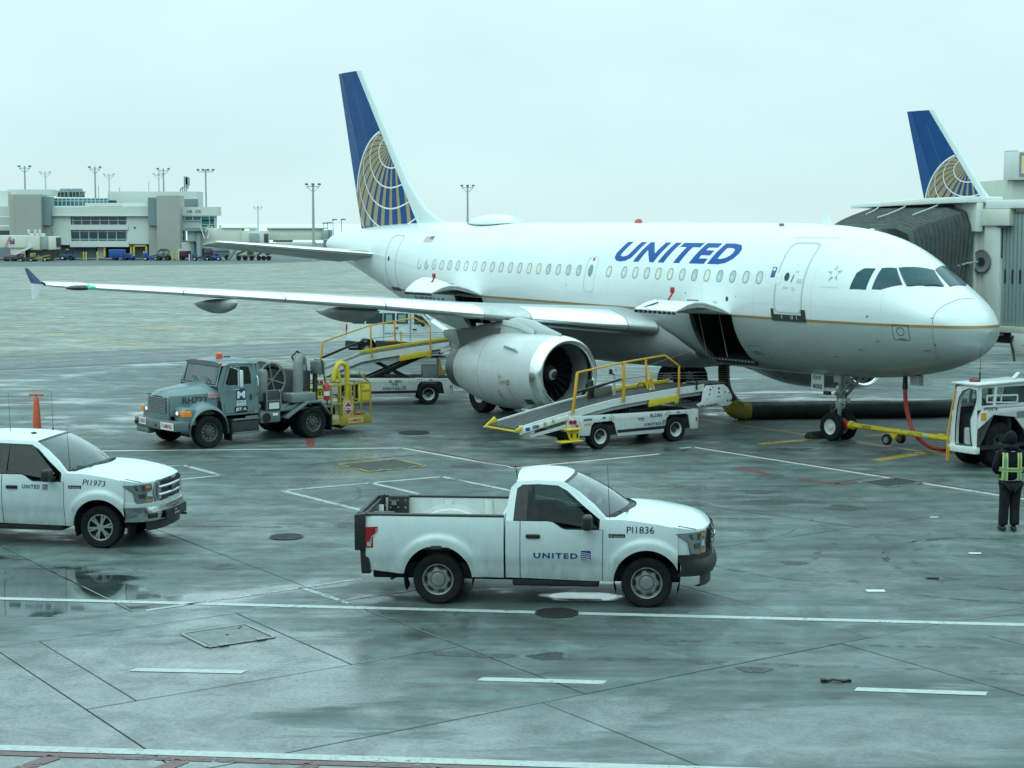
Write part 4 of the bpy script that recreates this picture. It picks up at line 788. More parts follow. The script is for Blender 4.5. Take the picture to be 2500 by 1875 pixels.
for s in (-1, 1): mb.cyl((.16, s*.13, 1.10), (.24, s*.13, 1.10), .065, n=14); mb.cyl((.10, s*.16, 1.45), (.20, s*.16, 1.45), .07, n=14)
mb.build('taxi_light', mat('lamp_glass', (.6, .65, .65), .1, coat=.5), ng)
gd = MB().box(-.68, -.20, -.395, -.37, 1.33, 1.86).build('gear_door', M_WHITE, ng, bevel=.02)
lettering('door_mark', 'A319', M_INK, gd, flat((-.60, -.400, 1.63), (1, 0, 0), (0, 0, 1)), .11, .30, bold=.012); lettering('door_mark', '4005', M_INK, gd, flat((-.62, -.400, 1.39), (1, 0, 0), (0, 0, 1)), .13, .38, bold=.03)
MB().box(-.25, -.05, -.36, -.24, 1.24, 1.34).build('steering_box', M_DGREY, ng, bevel=.01)
for s in (-1, 1): MB().prism([(.25, 1.62), (.50, 1.66), (.50, 1.80), (.22, 1.86)], s*.44, s*.46).build('gear_door', M_AGREY, ng)
mt = wheel_mesh(.585, .42, .28).mesh('tyre', M_TYRE, ang=50); mh = hub_mesh(.42, .28).mesh('rim', M_WRIM, ang=40)
for sg in (-1, 1):
    g = bpy.data.objects.new('main_gear', None); COL.objects.link(g); g.parent = plane; g.location = (-16.11, sg*3.795, 0)
    for s in (-1, 1): gear_wheel(mt, mh, g, (0, s*.465, .58))
    mb = MB(); mb.cyl((0, -.5, .58), (0, .5, .58), .09, n=14); mb.cyl((0, 0, .5), (0, -sg*.05, 1.2), .10, n=16); mb.cyl((0, -sg*.05, 1.1), (.02, -sg*.1, 3.0), .15, n=18); mb.cyl((0, -sg*.07, 1.6), (0, -sg*1.6, 2.5), .07, n=12); mb.bar((-.15, 0, 1.25), (-.42, 0, .92), .12, .05); mb.bar((-.42, 0, .92), (-.08, 0, .62), .12, .05); mb.build('leg', M_STEEL, g, ang=40)
    MB().prism([(-.5, 1.0), (.45, 1.0), (.55, 2.75), (-.55, 2.75)], sg*.35, sg*.39).build('gear_door', M_AGREY, g, bevel=.015)
# cargo doors: the curved panels stand open on their upper hinge; holds behind
def cargo(s0, s1, zh, zlo, nm, rods):
    arc = [(1.93, zh), (2.2, zh+.12), (2.5, zh+.23), (2.9, zh+.33), (3.2, zh+.35), (3.5, zh+.29), (3.75, zh+.19), (3.9, zh+.13)]
    tl = .24 if nm == 'a' else 0.
    lift_ = lambda s, y: tl*(s-s0)/(s1-s0)*sin(pi*min(1, max(0, (y-1.93)/1.97)))**.7
    out = [(y+.0, z+.035) for y, z in arc]
    mb = MB(); R_ = [[(-s, -y, z+lift_(s, y)) for y, z in arc]+[(-s, -y, z+lift_(s, y)) for y, z in reversed(out)] for s in [lerp(s0+.02, s1-.02, i/4) for i in range(5)]]
    mb.loft(R_); d = mb.build('cargo_door', mat('door_white', (.74, .76, .75), .3), plane, ang=50)
    for s in (s0+.05, s0+.5, (s0+s1)/2, s1-.5, s1-.05):
        mb = MB(); inner = [(y, z-.11*sin(pi*min(1, max(0, (y-1.93)/1.97)))**.6) for y, z in arc]; mb.loft([[(-s-k, -y, z-.005+lift_(s, y)) for y, z in arc]+[(-s-k, -y, z+lift_(s, y)) for y, z in reversed(inner)] for k in (-.02, .02)]); mb.build('door_rib', mat('door_rib_grey', (.36, .40, .37), .5, var=.25, vscale=9), d, ang=50)
    mb = MB()
    for i in range(9): mb.box(-s1+.08+i*(s1-s0-.2)/8, -s1+.13+i*(s1-s0-.2)/8, -3.96, -3.86, zh+.06, zh+.14)
    mb.build('latch_hook', M_DGREY, d)
    mb = MB(); mb.bar((-(s0+s1)/2-.1, -3.35, zh+.40), (-(s0+s1)/2-.02, -3.25, zh+.62), .05); mb.box(-(s0+s1)/2-.10, -(s0+s1)/2+.02, -3.29, -3.22, zh+.60, zh+.76); mb.build('warning_flag', M_RED, d, bevel=.008)
    mb = MB(); mb.tube([(-s1+.3, -3.8, zh+.205), (-s1+.62, -3.55, zh+.345)], .02, 6); mb.tube([(-s0-.5, -3.1, zh+.42), (-s0-.25, -2.9, zh+.415)], .016, 6); mb.build('door_slot', M_DGREY, d)
    # hold
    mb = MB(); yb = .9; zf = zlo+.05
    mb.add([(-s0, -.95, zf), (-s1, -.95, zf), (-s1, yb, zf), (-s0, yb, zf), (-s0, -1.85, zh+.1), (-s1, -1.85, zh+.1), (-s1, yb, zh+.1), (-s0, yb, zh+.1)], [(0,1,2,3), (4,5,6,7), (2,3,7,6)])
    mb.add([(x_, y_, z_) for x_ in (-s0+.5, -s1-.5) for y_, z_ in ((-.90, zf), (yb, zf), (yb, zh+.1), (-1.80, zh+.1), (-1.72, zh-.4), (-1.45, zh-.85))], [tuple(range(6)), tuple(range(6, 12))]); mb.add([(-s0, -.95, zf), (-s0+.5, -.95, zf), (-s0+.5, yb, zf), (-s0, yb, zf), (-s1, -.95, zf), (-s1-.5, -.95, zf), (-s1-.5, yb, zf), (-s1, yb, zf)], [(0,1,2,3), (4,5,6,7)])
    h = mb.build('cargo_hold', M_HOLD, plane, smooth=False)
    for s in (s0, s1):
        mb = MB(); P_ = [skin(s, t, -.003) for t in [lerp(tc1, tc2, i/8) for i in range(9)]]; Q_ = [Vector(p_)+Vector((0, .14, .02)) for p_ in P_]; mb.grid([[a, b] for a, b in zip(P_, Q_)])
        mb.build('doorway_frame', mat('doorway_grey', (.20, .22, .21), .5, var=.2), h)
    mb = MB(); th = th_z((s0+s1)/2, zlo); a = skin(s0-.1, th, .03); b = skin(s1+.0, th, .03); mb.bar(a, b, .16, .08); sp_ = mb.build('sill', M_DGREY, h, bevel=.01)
    mb = MB()
    for i in range(14): q = Vector(a).lerp(Vector(b), (i+.5)/14); mb.cyl(q+Vector((-.02, -.09, .0)), q+Vector((.02, -.09, 0)), .022, n=8)
    mb.build('sill_roller', mat('roller_steel', (.35, .36, .35), .4, .7), sp_)
    mb = MB(); [mb.tube([(-s, -1.72, zh), (-s-.03, -1.35, zf+.02)], .012, 5) for s in (lerp(s0, s1, .42), lerp(s0, s1, .9))]; mb.build('net_strap', mat('strap_grey', (.3, .31, .3), .7), h)
    mb = MB(); mb.prism([(-s0-.02, zlo+.02), (-s0-.02, zlo-.14), (-s1+.1, zlo-.14), (-s1+.1, zlo+.02)], -.95, -.9); mb.build('scuff_plate', M_DGREY, h)
cargo(7.30, 9.10, 3.36, 2.045, 'f', 1); cargo(19.72, 21.47, 3.42, 2.15, 'a', 0)

# ================================================================== vehicles (x forward, y to the left, z up)
M_TRUCK = mat('white_truck_paint', (.66, .75, .76), .25, coat=.35, dirt=.62, dirtcol=(.17, .185, .17), dz=(.15, 1.25))
M_TGLASS = glass('side_glass', (.30, .38, .38), refl=.30); M_WGLASS = glass('windscreen_glass', (.74, .84, .84), refl=1.15)
M_DGLASS = glass('dark_glass', (.10, .13, .13), refl=.35)
M_TRIM = mat('black_trim', (.014, .015, .016), .45, var=.2, vscale=12, dirt=.25, dirtcol=(.06, .06, .055)); M_CHROME = mat('chrome', (.60, .63, .63), .16, 1.0, var=.08)
M_STRIM = mat('steel_wheel', (.36, .37, .36), .35, .6, var=.2, vscale=9, dirt=.35, dirtcol=(.14, .135, .12)); M_ALLOY = mat('alloy_wheel', (.52, .54, .54), .28, .8, var=.15, dirt=.3)
M_INT = mat('interior', (.018, .02, .021), .7, var=.2); M_INT2 = mat('interior_light', (.06, .065, .065), .7, var=.2)
M_LENS = mat('clear_lens', (.24, .27, .27), .10, .55, var=.25, vscale=14, coat=.7); M_TAIL = mat('tail_lens', (.30, .012, .018), .12, coat=.7); M_AMBER = mat('amber_lens', (.55, .20, .03), .15, coat=.5)
M_UNDER = mat('underbody', (.015, .016, .016), .8, var=.3)
M_BED = mat('bed_paint', (.66, .69, .67), .35, dirt=.4, dirtcol=(.2, .2, .18))
TY = {}
def road_wheel(key, r, w, rim, style):
    if key in TY: return TY[key]
    t = MB().lathe([(rim, -w*.44), (rim*1.08, -w*.5), (r*.93, -w*.5), (r*.985, -w*.42), (r, -w*.32), (r, -.2*w), (r*.975, -.2*w), (r*.975, -.15*w), (r, -.15*w), (r, -.02*w), (r*.975, -.02*w), (r*.975, .02*w), (r, .02*w), (r, .15*w), (r*.975, .15*w), (r*.975, .2*w), (r, .2*w), (r, w*.32), (r*.985, w*.42), (r*.93, w*.5), (rim*1.08, w*.5), (rim, w*.44), (rim*.95, 0)], n=44)
    for k in range(44):
        a = 2*pi*k/44
        for sg in (-1, 1): t.bar((r*.935*cos(a), sg*w*.49, r*.935*sin(a)), (r*1.004*cos(a+.05), sg*w*.30, r*1.004*sin(a+.05)), .024, .012)
    tm = t.mesh('tyre', M_TYRE, ang=45)
    b = MB()
    if style == 'steel':
        b.lathe([(rim, -w*.44), (rim*.985, -w*.47), (rim*.93, -w*.45), (rim*.88, -w*.30), (rim*.80, -w*.22), (rim*.74, -w*.31), (rim*.52, -w*.36), (rim*.46, -w*.30), (rim*.42, -w*.30), (rim*.40, -w*.42), (rim*.30, -w*.45), (.001, -w*.45), ], n=40)
        h = MB()
        for k in range(7):
            a = 2*pi*(k+.5)/7; c = Vector((cos(a), 0, sin(a))); tt = Vector((-sin(a), 0, cos(a))); o = c*rim*.76+Vector((0, -w*.345, 0))
            h.add([o+c*rim*.13*cos(q)*(.8+.25*cos(q))+tt*rim*.22*sin(q)+Vector((0, w*.10*cos(q), 0)) for q in [2*pi*i/14 for i in range(14)]], [tuple(range(14))])
        return TY.setdefault(key, (tm, b.mesh('rim', M_STRIM, ang=40), h.mesh('rim_hole', M_BLACK), None))
    if style == 'alloy':
        b.lathe([(rim, -w*.44), (rim*.98, -w*.48), (rim*.90, -w*.46), (rim*.88, -w*.1), (rim*.3, -w*.05)], n=40); h = MB()
        h.lathe([(rim*.88, -w*.11), (.001, -w*.10)], n=30)
        for k in range(6):
            a = 2*pi*k/6+.2
            for d in (-.14, .14): b.bar((rim*.15*cos(a), -w*.40, rim*.15*sin(a)), (rim*.92*cos(a+d), -w*.43, rim*.92*sin(a+d)), .032, .03, up=(0, 1, 0))
        b.lathe([(rim*.30, -w*.38), (rim*.26, -w*.46), (.001, -w*.46)], n=24)
        return TY.setdefault(key, (tm, b.mesh('rim', M_ALLOY, ang=40), h.mesh('rim_hole', M_BLACK), None))
    if style == 'deep':   # white disc set deep in the rim, dark hub
        b.lathe([(rim, -w*.44), (rim*.985, -w*.47), (rim*.92, -w*.45), (rim*.86, -w*.18), (rim*.80, -w*.06), (rim*.30, -w*.05)], n=40); h = MB()
        h.lathe([(rim*.36, -w*.04), (rim*.34, -w*.22), (rim*.2, -w*.30), (.001, -w*.30)], n=20)
        for k in range(8): a = 2*pi*k/8; h.cyl((rim*.44*cos(a), -w*.04, rim*.44*sin(a)), (rim*.44*cos(a), -w*.16, rim*.44*sin(a)), rim*.07, n=8)
        return TY.setdefault(key, (tm, b.mesh('rim', M_WRIM, ang=40), h.mesh('hub', M_DGREY), None))
    if style == 'truck':
        b.lathe([(rim, -w*.44), (rim*.97, -w*.46), (rim*.9, -w*.40), (rim*.84, -w*.15), (rim*.55, -w*.15), (rim*.5, -w*.28), (rim*.36, -w*.30), (rim*.34, -w*.42), (rim*.2, -w*.44), (.001, -w*.44)], n=40); h = MB()
        for k in range(10): a = 2*pi*k/10; h.cyl((rim*.66*cos(a), -w*.14, rim*.66*sin(a)), (rim*.66*cos(a), -w*.24, rim*.66*sin(a)), rim*.075, n=8)
        return TY.setdefault(key, (tm, b.mesh('rim', mat('truck_wheel_grey', (.085, .095, .095), .5, .3, var=.3, vscale=8, dirt=.4, dirtcol=(.06,.06,.055)), ang=40), h.mesh('wheel_nut', M_STEEL), None))
def put_wheel(parent, key, x, y, r, flip=False):
    tm, rm, hm, _ = TY[key]; t = inst('wheel', tm, parent, (x, y, r), (0, 0, pi) if flip else None); inst('rim', rm, t)
    if hm: inst(hm.name.split('.')[0], hm, t)
    return t
def logo_square(name, parent, o, ux, uv, s, col=None):
    """the small square globe emblem beside the airline's name"""
    f = flat(o, ux, uv); q = MB().add([f(0, 0), f(s, 0), f(s, s), f(0, s)], [(0, 1, 2, 3)]).build(name, col or M_NAVY, parent, smooth=False)
    nrm = Vector(ux).cross(Vector(uv)).normalized()*.0025; mb = MB()
    for k in range(5):
        pts = [(s*(.04+.9*t), s*(.75-.19*k)*(1-.0)+s*.22*(1-(1-t)**2)-s*.35*t) for t in [i/6 for i in range(7)]]
        pts = [(a, max(0.01*s, min(.98*s, b))) for a, b in pts]; mb.grid([[Vector(f(a, b))+nrm, Vector(f(a, min(s*.99, b+s*.05)))+nrm] for a, b in pts])
    mb.build('mark', M_WT, q, smooth=False); return q

HW = pch([.28, .42, .55, .68, .73, .95, 1.2, 1.37, 1.45], [.92, .945, .968, .982, 1.004, 1.010, .995, .965, .93])
PX = [(0, 4.24), (.35, 4.225), (.62, 4.16), (.80, 4.06), (.90, 3.95), (.965, 3.80), (.99, 3.62)]
def plan_x(y): return pch([p[0] for p in PX], [p[1] for p in PX])(abs(y))
def pickup(label, loc, rz, wb, cab0, doors, xlt, num, group):
    d = wb-3.23; t = thing('pickup_truck', label, 'pickup truck', loc, rz, group)
    bed1 = cab0-.03; ARC = ((0, .535), (wb, .51))
    def hw(x, z):
        y = HW(z)
        for xc, ra in ARC:
            q = hypot(x-xc, z-.40); y += .042*(1-sstep(ra+.10, ra+.19, q))
        if x > 3.45+d: y -= .07*((x-3.45-d)/.5)**2
        if x < -.8: y -= .035*((-.8-x)/.33)**2
        return y
    def zb(x, base):
        z = base
        for xc, ra in ARC:
            if abs(x-xc) < ra: z = max(z, .40+sqrt(ra*ra-(x-xc)**2))
        return z
    def side(nm, x0, x1, base, ztop, m, par, rows=12, inner=None, step=.07):
        o = None
        for sg in (-1, 1):
            n = max(2, int((x1-x0)/step)); xs = sorted(set([lerp(x0, x1, i/n) for i in range(n+1)]+[xc+ra*cos(a) for xc, ra in ARC for a in [pi*i/20 for i in range(21)] if x0 < xc+ra*cos(a) < x1]))
            mb = MB(); R_ = []
            for x in xs:
                a = zb(x, base(x)); b = ztop(x); col = [(x, sg*hw(x, lerp(a, b, (i/rows))), lerp(a, b, i/rows)) for i in range(rows+1)]
                col = [(x, col[0][1]-sg*.04, col[0][2]+.002)]+col
                if inner: col.append(inner(x, sg))
                R_.append(col)
            mb.grid(R_); o = mb.build(nm, m, par, ang=35)
        return o
    # bed
    bs = side('bed_side', -1.13, bed1, lambda x: pch([-1.13, -.6, .6, 1], [.53, .48, .44, .43])(x), lambda x: 1.37, M_TRUCK, t, inner=lambda x, sg: (x, sg*.86, 1.372))
    for sg in (-1, 1):
        MB().box(-1.12, bed1, sg*.90-.055, sg*.90+.055, 1.365, 1.405).build('rail_cap', M_TRIM, t, bevel=.015)
        mb = MB(); n = 24; mb.grid([[(x, sg*.855, lerp(max(.82, zb(x, .4)+.05), 1.37, q)) for q in (0, .4, .7, 1)] for x in [lerp(-1.1, bed1, i/n) for i in range(n+1)]])
        for x in (-.85, -.05 if d == 0 else -.4, .62 if bed1 < 1.3 else .8): mb.prism([(x-.09, .84), (x-.06, 1.33), (x+.06, 1.33), (x+.09, .84)], sg*.856, sg*.825)
        
        for ro, y_ in ((.80, .66), (.87, .835)): mb.loft([[(ra_*cos(a), sg*yy, max(.83, .40+ra_*sin(a))) for ra_, yy in ((.56, .855), (ro, .855), (ro, y_), (.56, y_))] for a in [pi*i/16 for i in range(2, 15)] for ARC_ in (0,)])
        mb.build('bed_wall', M_BED, t, bevel=.01)
        mb = MB(); mb.grid([[(xc+ra*cos(a), sg*.96, .40+ra*sin(a)), (xc+ra*cos(a), sg*.52, .40+ra*sin(a))] for a in [pi*i/16 for i in range(-2, 19)] for xc, ra in (ARC[0],)]); mb.build('wheel_arch', M_UNDER, t)
        mb = MB(); xc, ra = ARC[1]; mb.grid([[(xc+ra*cos(a), sg*.94, .40+ra*sin(a)), (xc+ra*cos(a), sg*.50, .40+ra*sin(a))] for a in [pi*i/16 for i in range(-2, 19)]]); mb.build('wheel_arch', M_UNDER, t)
    mb = MB(); mb.box(-1.1, -.585, -.86, .86, .78, .82); mb.box(-.585, .585, -.60, .60, .78, .82); mb.box(.585, bed1, -.86, .86, .78, .82)
    for k in range(-4, 5): mb.box(-1.08, bed1-.02, k*.12-.03, k*.12+.03, .82, .832)
    mb.build('bed_floor', M_BED, t); MB().box(bed1-.05, bed1-.01, -.90, .90, .82, 1.36).build('bed_front', M_BED, t, bevel=.01)
    # cab and fenders
    dtop = lambda x: pch([-9, 1.74+d, 1.98+d, 9], [1.325, 1.325, 1.205, 1.205])(x)
    sill = lambda x: lerp(.435, .40, sstep(cab0, 2.6+d, x)); xs_ = doors
    side('cab_side', cab0, xs_[0]-.006, sill, lambda x: 1.325, M_TRUCK, t)
    for a, b in zip(xs_[:-1], xs_[1:]): side('door', a+.006, b-.006, sill, dtop, M_TRUCK, t)
    ZF = lambda x: pch([2.55+d, 2.83+d, 3.3+d, 3.65+d, 3.95+d, 4.1+d], [1.365, 1.362, 1.315, 1.255, 1.205, 1.18])(x)
    side('fender', xs_[-1]+.004, 3.70+d, lambda x: .40, ZF, M_TRUCK, t, inner=lambda x, sg: (x, sg*lerp(.905, .87, sstep(2.6+d, 3.9+d, x)), ZF(x)+.028), step=.06)
    GY = lambda z: .965-(z-1.36)*.45 if z > 1.36 else HW(z)-.004
    c1 = cab0+.0
    outer = [(c1, 1.325), (c1+.025, 1.6), (c1+.075, 1.82), (c1+.165, 1.905), (lerp(c1+.165, 1.92+d, .45), 1.928), (1.92+d, 1.912), (2.10+d, 1.80), (2.34+d, 1.60), (2.60+d, 1.37), (2.572+d, 1.21)]
    inner = [(c1+.115, 1.325), (c1+.14, 1.6), (c1+.165, 1.80), (c1+.245, 1.857), (lerp(c1+.245, 1.86+d, .45), 1.868), (1.85+d, 1.85), (2.0+d, 1.775), (2.23+d, 1.58), (2.51+d, 1.365), (2.50+d, 1.21)]
    for sg in (-1, 1):
        P = lambda q, o=0: (q[0], sg*(GY(q[1])+o), q[1])
        mb = MB(); mb.grid([[P(a), P(b), P(b, -.045)] for a, b in zip(outer, inner)]); mb.build('door_frame', M_TRUCK, t, ang=40)
        gl = inner+[(1.97+d, 1.205), (1.75+d, 1.325)]
        g = MB().add([P(q, -.02) for q in gl], [tuple(range(len(gl)))]).build('side_window', M_DGLASS if xlt else M_TGLASS, t, smooth=False)
        mb = MB(); il = gl+[gl[0]]
        cx, cz = sum(q[0] for q in gl)/len(gl), sum(q[1] for q in gl)/len(gl); sh = [(cx+(q[0]-cx)*.965, cz+(q[1]-cz)*.935) for q in gl]
        mb.ring([P(q, -.012) for q in gl], [P(q, -.012) for q in sh]); mb.build('window_seal', M_BLACK, g)
        for x in xs_[:-1]:
            mb = MB(); w0, w1 = (c1+.16, x+.13) if x == xs_[0] else (x-.05, x+.07)
            if x == xs_[0]: mb.add([P(q, -.008) for q in ((c1+.12, 1.335), (x+.10, 1.335), (x+.11, 1.855), (c1+.24, 1.85), (c1+.165, 1.78), (c1+.14, 1.6))], [tuple(range(6))])
            else: mb.add([P(q, -.008) for q in ((w0, 1.335), (w1, 1.335), (w1, 1.86), (w0, 1.86))], [(0, 1, 2, 3)])
            mb.build('pillar', M_TRIM, t, smooth=False)
    T_ = lambda k: (1.945+d+.13*(1-k*k), k*.715, 1.908+.055*(1-k*k)); B_ = lambda k: (2.625+d+.36*(1-k*k), k*.915, 1.372+.085*(1-k*k))
    ks = [-1+2*i/16 for i in range(17)]
    mb = MB(); R_ = []
    for i in range(9):
        u = i/8; R_.append([(lerp(c1+.15, T_(k)[0], u), k*.717, lerp(1.905, T_(k)[2] if u == 1 else 1.912, u)+(.062+.05*sin(pi*min(1, u*1.0))*(1 if u < 1 else 0))*(1-k*k)*(1 if u < 1 else 0)+(.012*(abs(sin(k*9))>.7)*(0<u<.9) if abs(k) < .8 else 0)) for k in ks])
    mb.grid(R_); mb.build('roof', M_TRUCK, t, ang=50)
    mb = MB(); mb.grid([[tuple(lerp(a, b, u)+(.035*sin(pi*u) if ax == 0 else (.03*sin(pi*u) if ax == 2 else 0)) for ax, (a, b) in enumerate(zip(T_(k), B_(k)))) for k in ks] for u in [i/8 for i in range(9)]]); wsn = mb.build('windscreen', M_WGLASS, t, ang=70)
    mb = MB(); mb.grid([[tuple(lerp(a, b, u)+(.035*sin(pi*u) if ax == 0 else (.03*sin(pi*u)+.003 if ax == 2 else 0)) for ax, (a, b) in enumerate(zip(T_(k), B_(k)))) for k in ks] for u in (.0, .05)]); mb.grid([[tuple(lerp(a, b, u)+(.035*sin(pi*u) if ax == 0 else (.03*sin(pi*u)+.003 if ax == 2 else 0)) for ax, (a, b) in enumerate(zip(T_(k), B_(k)))) for k in ks] for u in (.95, 1)]); mb.build('windscreen_edge', M_BLACK, wsn, ang=70)
    for sg in (-1, 1):
        mb = MB(); op = outer[5:9]; mb.grid([[(q[0], sg*GY(q[1]), q[1]), tuple(lerp(a, b, i/3)+(.035*sin(pi*i/3) if ax == 0 else (.03*sin(pi*i/3) if ax == 2 else 0)) for ax, (a, b) in enumerate(zip(T_(sg), B_(sg))))] for i, q in enumerate(op)]); mb.build('windscreen_pillar', M_TRUCK, t, ang=50)
    H_ = lambda k: (2.73+d+.33*(1-k*k), k*.91, 1.385+.085*(1-k*k))
    mb = MB(); mb.grid([[(q[0], q[1], q[2]-.004) for q in (B_(k) for k in ks)], [(q[0], q[1], q[2]-.03) for q in (H_(k) for k in ks)], [(q[0], q[1], q[2]-.005) for q in (H_(k) for k in ks)]]); mb.build('cowl', M_TRIM, t, ang=60)
    mb = MB(); R_ = []
    for i in range(15):
        u = i/14; row_ = []
        for k in ks:
            x0, y0, z0 = H_(k); yf = k*.86; xf = plan_x(yf)-.03+d; x = lerp(x0, xf, u); y = lerp(y0, yf, u); ze = ZF(x)+.024
            row_.append((x, y, ze+(pch([0, .25, .5, .75, .92, 1], [.085, .12, .14, .135, .09, .015])(u))*(1-abs(k)**2.6)+.010*exp_(k)))
        R_.append(row_)
    mb.grid(R_); mb.grid([R_[-1], [(x+.012, y, z-.03) for x, y, z in R_[-1]], [(x-.02, y, z-.06) for x, y, z in R_[-1]]]); mb.build('hood', M_TRUCK, t, ang=45)
    for k in (-.45, .35):
        b_ = B_(k); mb = MB(); mb.tube([(b_[0]+.05, b_[1], b_[2]+.01), (b_[0]-.0, b_[1]-.32, b_[2]+.02), (b_[0]-.10, b_[1]-.55, b_[2]+.055)], .012, 6); mb.build('wiper', M_BLACK, t)
    # front end
    ys = [-.985, -.95, -.90, -.82, -.72, -.62, -.45, -.25, 0, .25, .45, .62, .72, .82, .90, .95, .985]
    def band(nm, z0, z1, o, m, par, ylim=9, n=6, zc=0., bulge=0., zf=None):
        mb = MB(); yy = [y for y in ys if abs(y) <= ylim]
        T1 = lambda y: zf(y) if zf else z1
        mb.grid([[(plan_x(y)+o+bulge*sin(pi*i/n)+d, y*(1+o*.35), lerp(z0, T1(y), i/n)) for i in range(n+1)] for y in yy]); mb.grid([[(plan_x(y)+o+d, y*(1+o*.35), T1(y)), (plan_x(y)-.10+d, y*(.88 if zf else .96), T1(y)+zc)] for y in yy]); mb.grid([[(plan_x(y)+o+d, y*(1+o*.35), z0), (plan_x(y)-.10+d, y*.96, z0)] for y in yy]); return mb.build(nm, m, par, ang=40)
    band('nose_panel', .80, 1.20, -.015, M_TRUCK, t, zf=lambda y: max(1.20, ZF(plan_x(y)+d)+.010) if abs(y) > .6 else 1.20, zc=.022)
    bm_ = M_CHROME if xlt else M_TRIM
    bu = band('bumper', .50, .76, .05 if xlt else .045, bm_, t, zc=.02, bulge=.025 if xlt else .05); band('bumper_cover', .755, .83, .02, M_TRIM if not xlt else M_TRUCK, t, zc=.01); band('air_dam', .32, .505, .0, M_TRIM, t, .88)
    if xlt:
        for sg in (-1, 1): MB().box(-.01, .03, -.11, .11, -.05, .05).build('fog_lamp', M_BLACK, bu, bevel=.02).matrix_local = Matrix.Translation((plan_x(.76)+d+.06, sg*.76, .60)) @ Matrix.Rotation(sg*.55, 4, 'Z')
        MB().box(4.235+d+.065, 4.33+d, -.52, .52, .47, .66).build('plate_recess', M_BLACK, bu, bevel=.01)
        pl_ = MB().box(4.33+d, 4.338+d, -.20, .17, .50, .66).build('licence_plate', M_BLACK, bu); lettering('plate_text', 'AUTO NATION', M_WT, pl_, flat((4.341+d, -.13, .53), (0, 1, 0), (0, 0, 1)), .03, .24); lettering('plate_text', 'Denver', M_WT, pl_, flat((4.341+d, -.13, .60), (0, 1, 0), (0, 0, 1)), .025, .12)
        MB().bar((4.2+d, .45, .44), (4.36+d, .45, .44), .04).build('tow_hook', M_BLACK, bu, bevel=.01)
    gm = M_CHROME if xlt else mat('grille_black', (.02, .021, .022), .35)
    mb = MB(); yy = [-.60, -.45, -.25, 0, .25, .45, .60]
    mb.grid([[(plan_x(y)+.004+d, y, z) for z in (.84, 1.195)] for y in yy]); gr = mb.build('grille', M_BLACK, t, smooth=False)
    mb = MB(); out_ = [(-.64, .82), (-.68, 1.02), (-.62, 1.215), (0, 1.225), (.62, 1.215), (.68, 1.02), (.64, .82), (0, .815)]
    mb.ring([(plan_x(y)+.012+d, y, z) for y, z in out_], [(plan_x(y)+.03+d, y*.9, 1.02+(z-1.02)*.80) for y, z in out_]); mb.build('grille_surround', gm, gr, ang=30)
    for z, h in ((.95, .05), (1.09, .05)) if xlt else ((.93, .03), (1.02, .05), (1.11, .03)):
        mb = MB(); mb.grid([[(plan_x(y)+.035+d, y, z-h/2), (plan_x(y)+.05+d, y, z), (plan_x(y)+.035+d, y, z+h/2)] for y in (-.58, -.3, 0, .3, .58)]); mb.build('grille_bar', gm, gr)
    for sg in (-1, 1): mb = MB(); mb.prism([(.30*sg, .88), (.58*sg, .86), (.58*sg, 1.18), (.52*sg, 1.18), (.50*sg, 1.04), (.36*sg, 1.02)], 4.17+d, 4.21+d, ax='x'); mb.build('grille_bar', gm, gr)
    mb = MB(); mb.loft([[(4.285+d+k, .115*cos(a), 1.02+.048*sin(a)) for a in [2*pi*i/20 for i in range(20)]] for k in (0, .012)]); em = mb.build('badge', M_CHROME, gr); MB().loft([[(4.298+d+k, .10*cos(a), 1.02+.038*sin(a)) for a in [2*pi*i/20 for i in range(20)]] for k in (0, .004)]).build('badge_field', mat('badge_blue', (.01, .03, .12), .3), em)
    for sg in (-1, 1):
        def hp(y, z, o): return (plan_x(y)+o+d, sg*(y+.004+o*.4), z)
        pl = [(.985, 1.16), (.90, 1.175), (.72, 1.18), (.70, 1.06), (.80, 1.04), (.80, .96), (.70, .94), (.70, .84), (.86, .83), (.93, .85), (.945, 1.02)]
        MB().loft([[hp(y, z, -.01) for y, z in pl], [hp(y, z, .014) for y, z in pl]]).build('headlight', M_LENS, t, ang=20)
        for nm_, m_, qs in (('indicator', M_AMBER, (((.74, 1.10), (.82, 1.10), (.82, 1.16), (.74, 1.16)), ((.72, .85), (.82, .85), (.82, .90), (.72, .90)))), ('reflector', mat('reflector', (.12, .13, .13), .1, .8), (((.84, 1.05), (.93, 1.07), (.94, 1.14), (.84, 1.15)), ((.83, .92), (.90, .92), (.91, 1.0), (.83, 1.0))))):
            for q_ in qs: MB().add([hp(y, z, .017) for y, z in q_], [(0, 1, 2, 3)]).build(nm_, m_, t, smooth=False)
        # mirrors, handles, badges
        mb = MB(); mb.box(2.24+d, 2.40+d, sg*1.06, sg*1.30, 1.24, 1.47); m_ = mb.build('mirror', M_TRIM, t, bevel=.05, seg=3); MB().box(2.26+d, 2.40+d, sg*.95, sg*1.07, 1.24, 1.30).build('mirror_arm', M_TRIM, m_, bevel=.015)
        for x in xs_[:-1]: mb = MB(); mb.box(x+.09, x+.31, sg*1.0, sg*1.035, 1.07, 1.13); mb.build('handle', M_TRIM, t, bevel=.014)
        mb = MB(); mb.box(2.64+d, 2.90+d, sg*.992, sg*1.004, 1.08, 1.15); vb = mb.build('fender_badge', M_TRIM, t, bevel=.01); mb = MB(); mb.box(2.66+d, 2.70+d, sg*1.004, sg*1.008, 1.095, 1.135); mb.box(2.71+d, 2.88+d, sg*1.004, sg*1.007, 1.10, 1.125); mb.build('badge_letters', M_CHROME, vb)
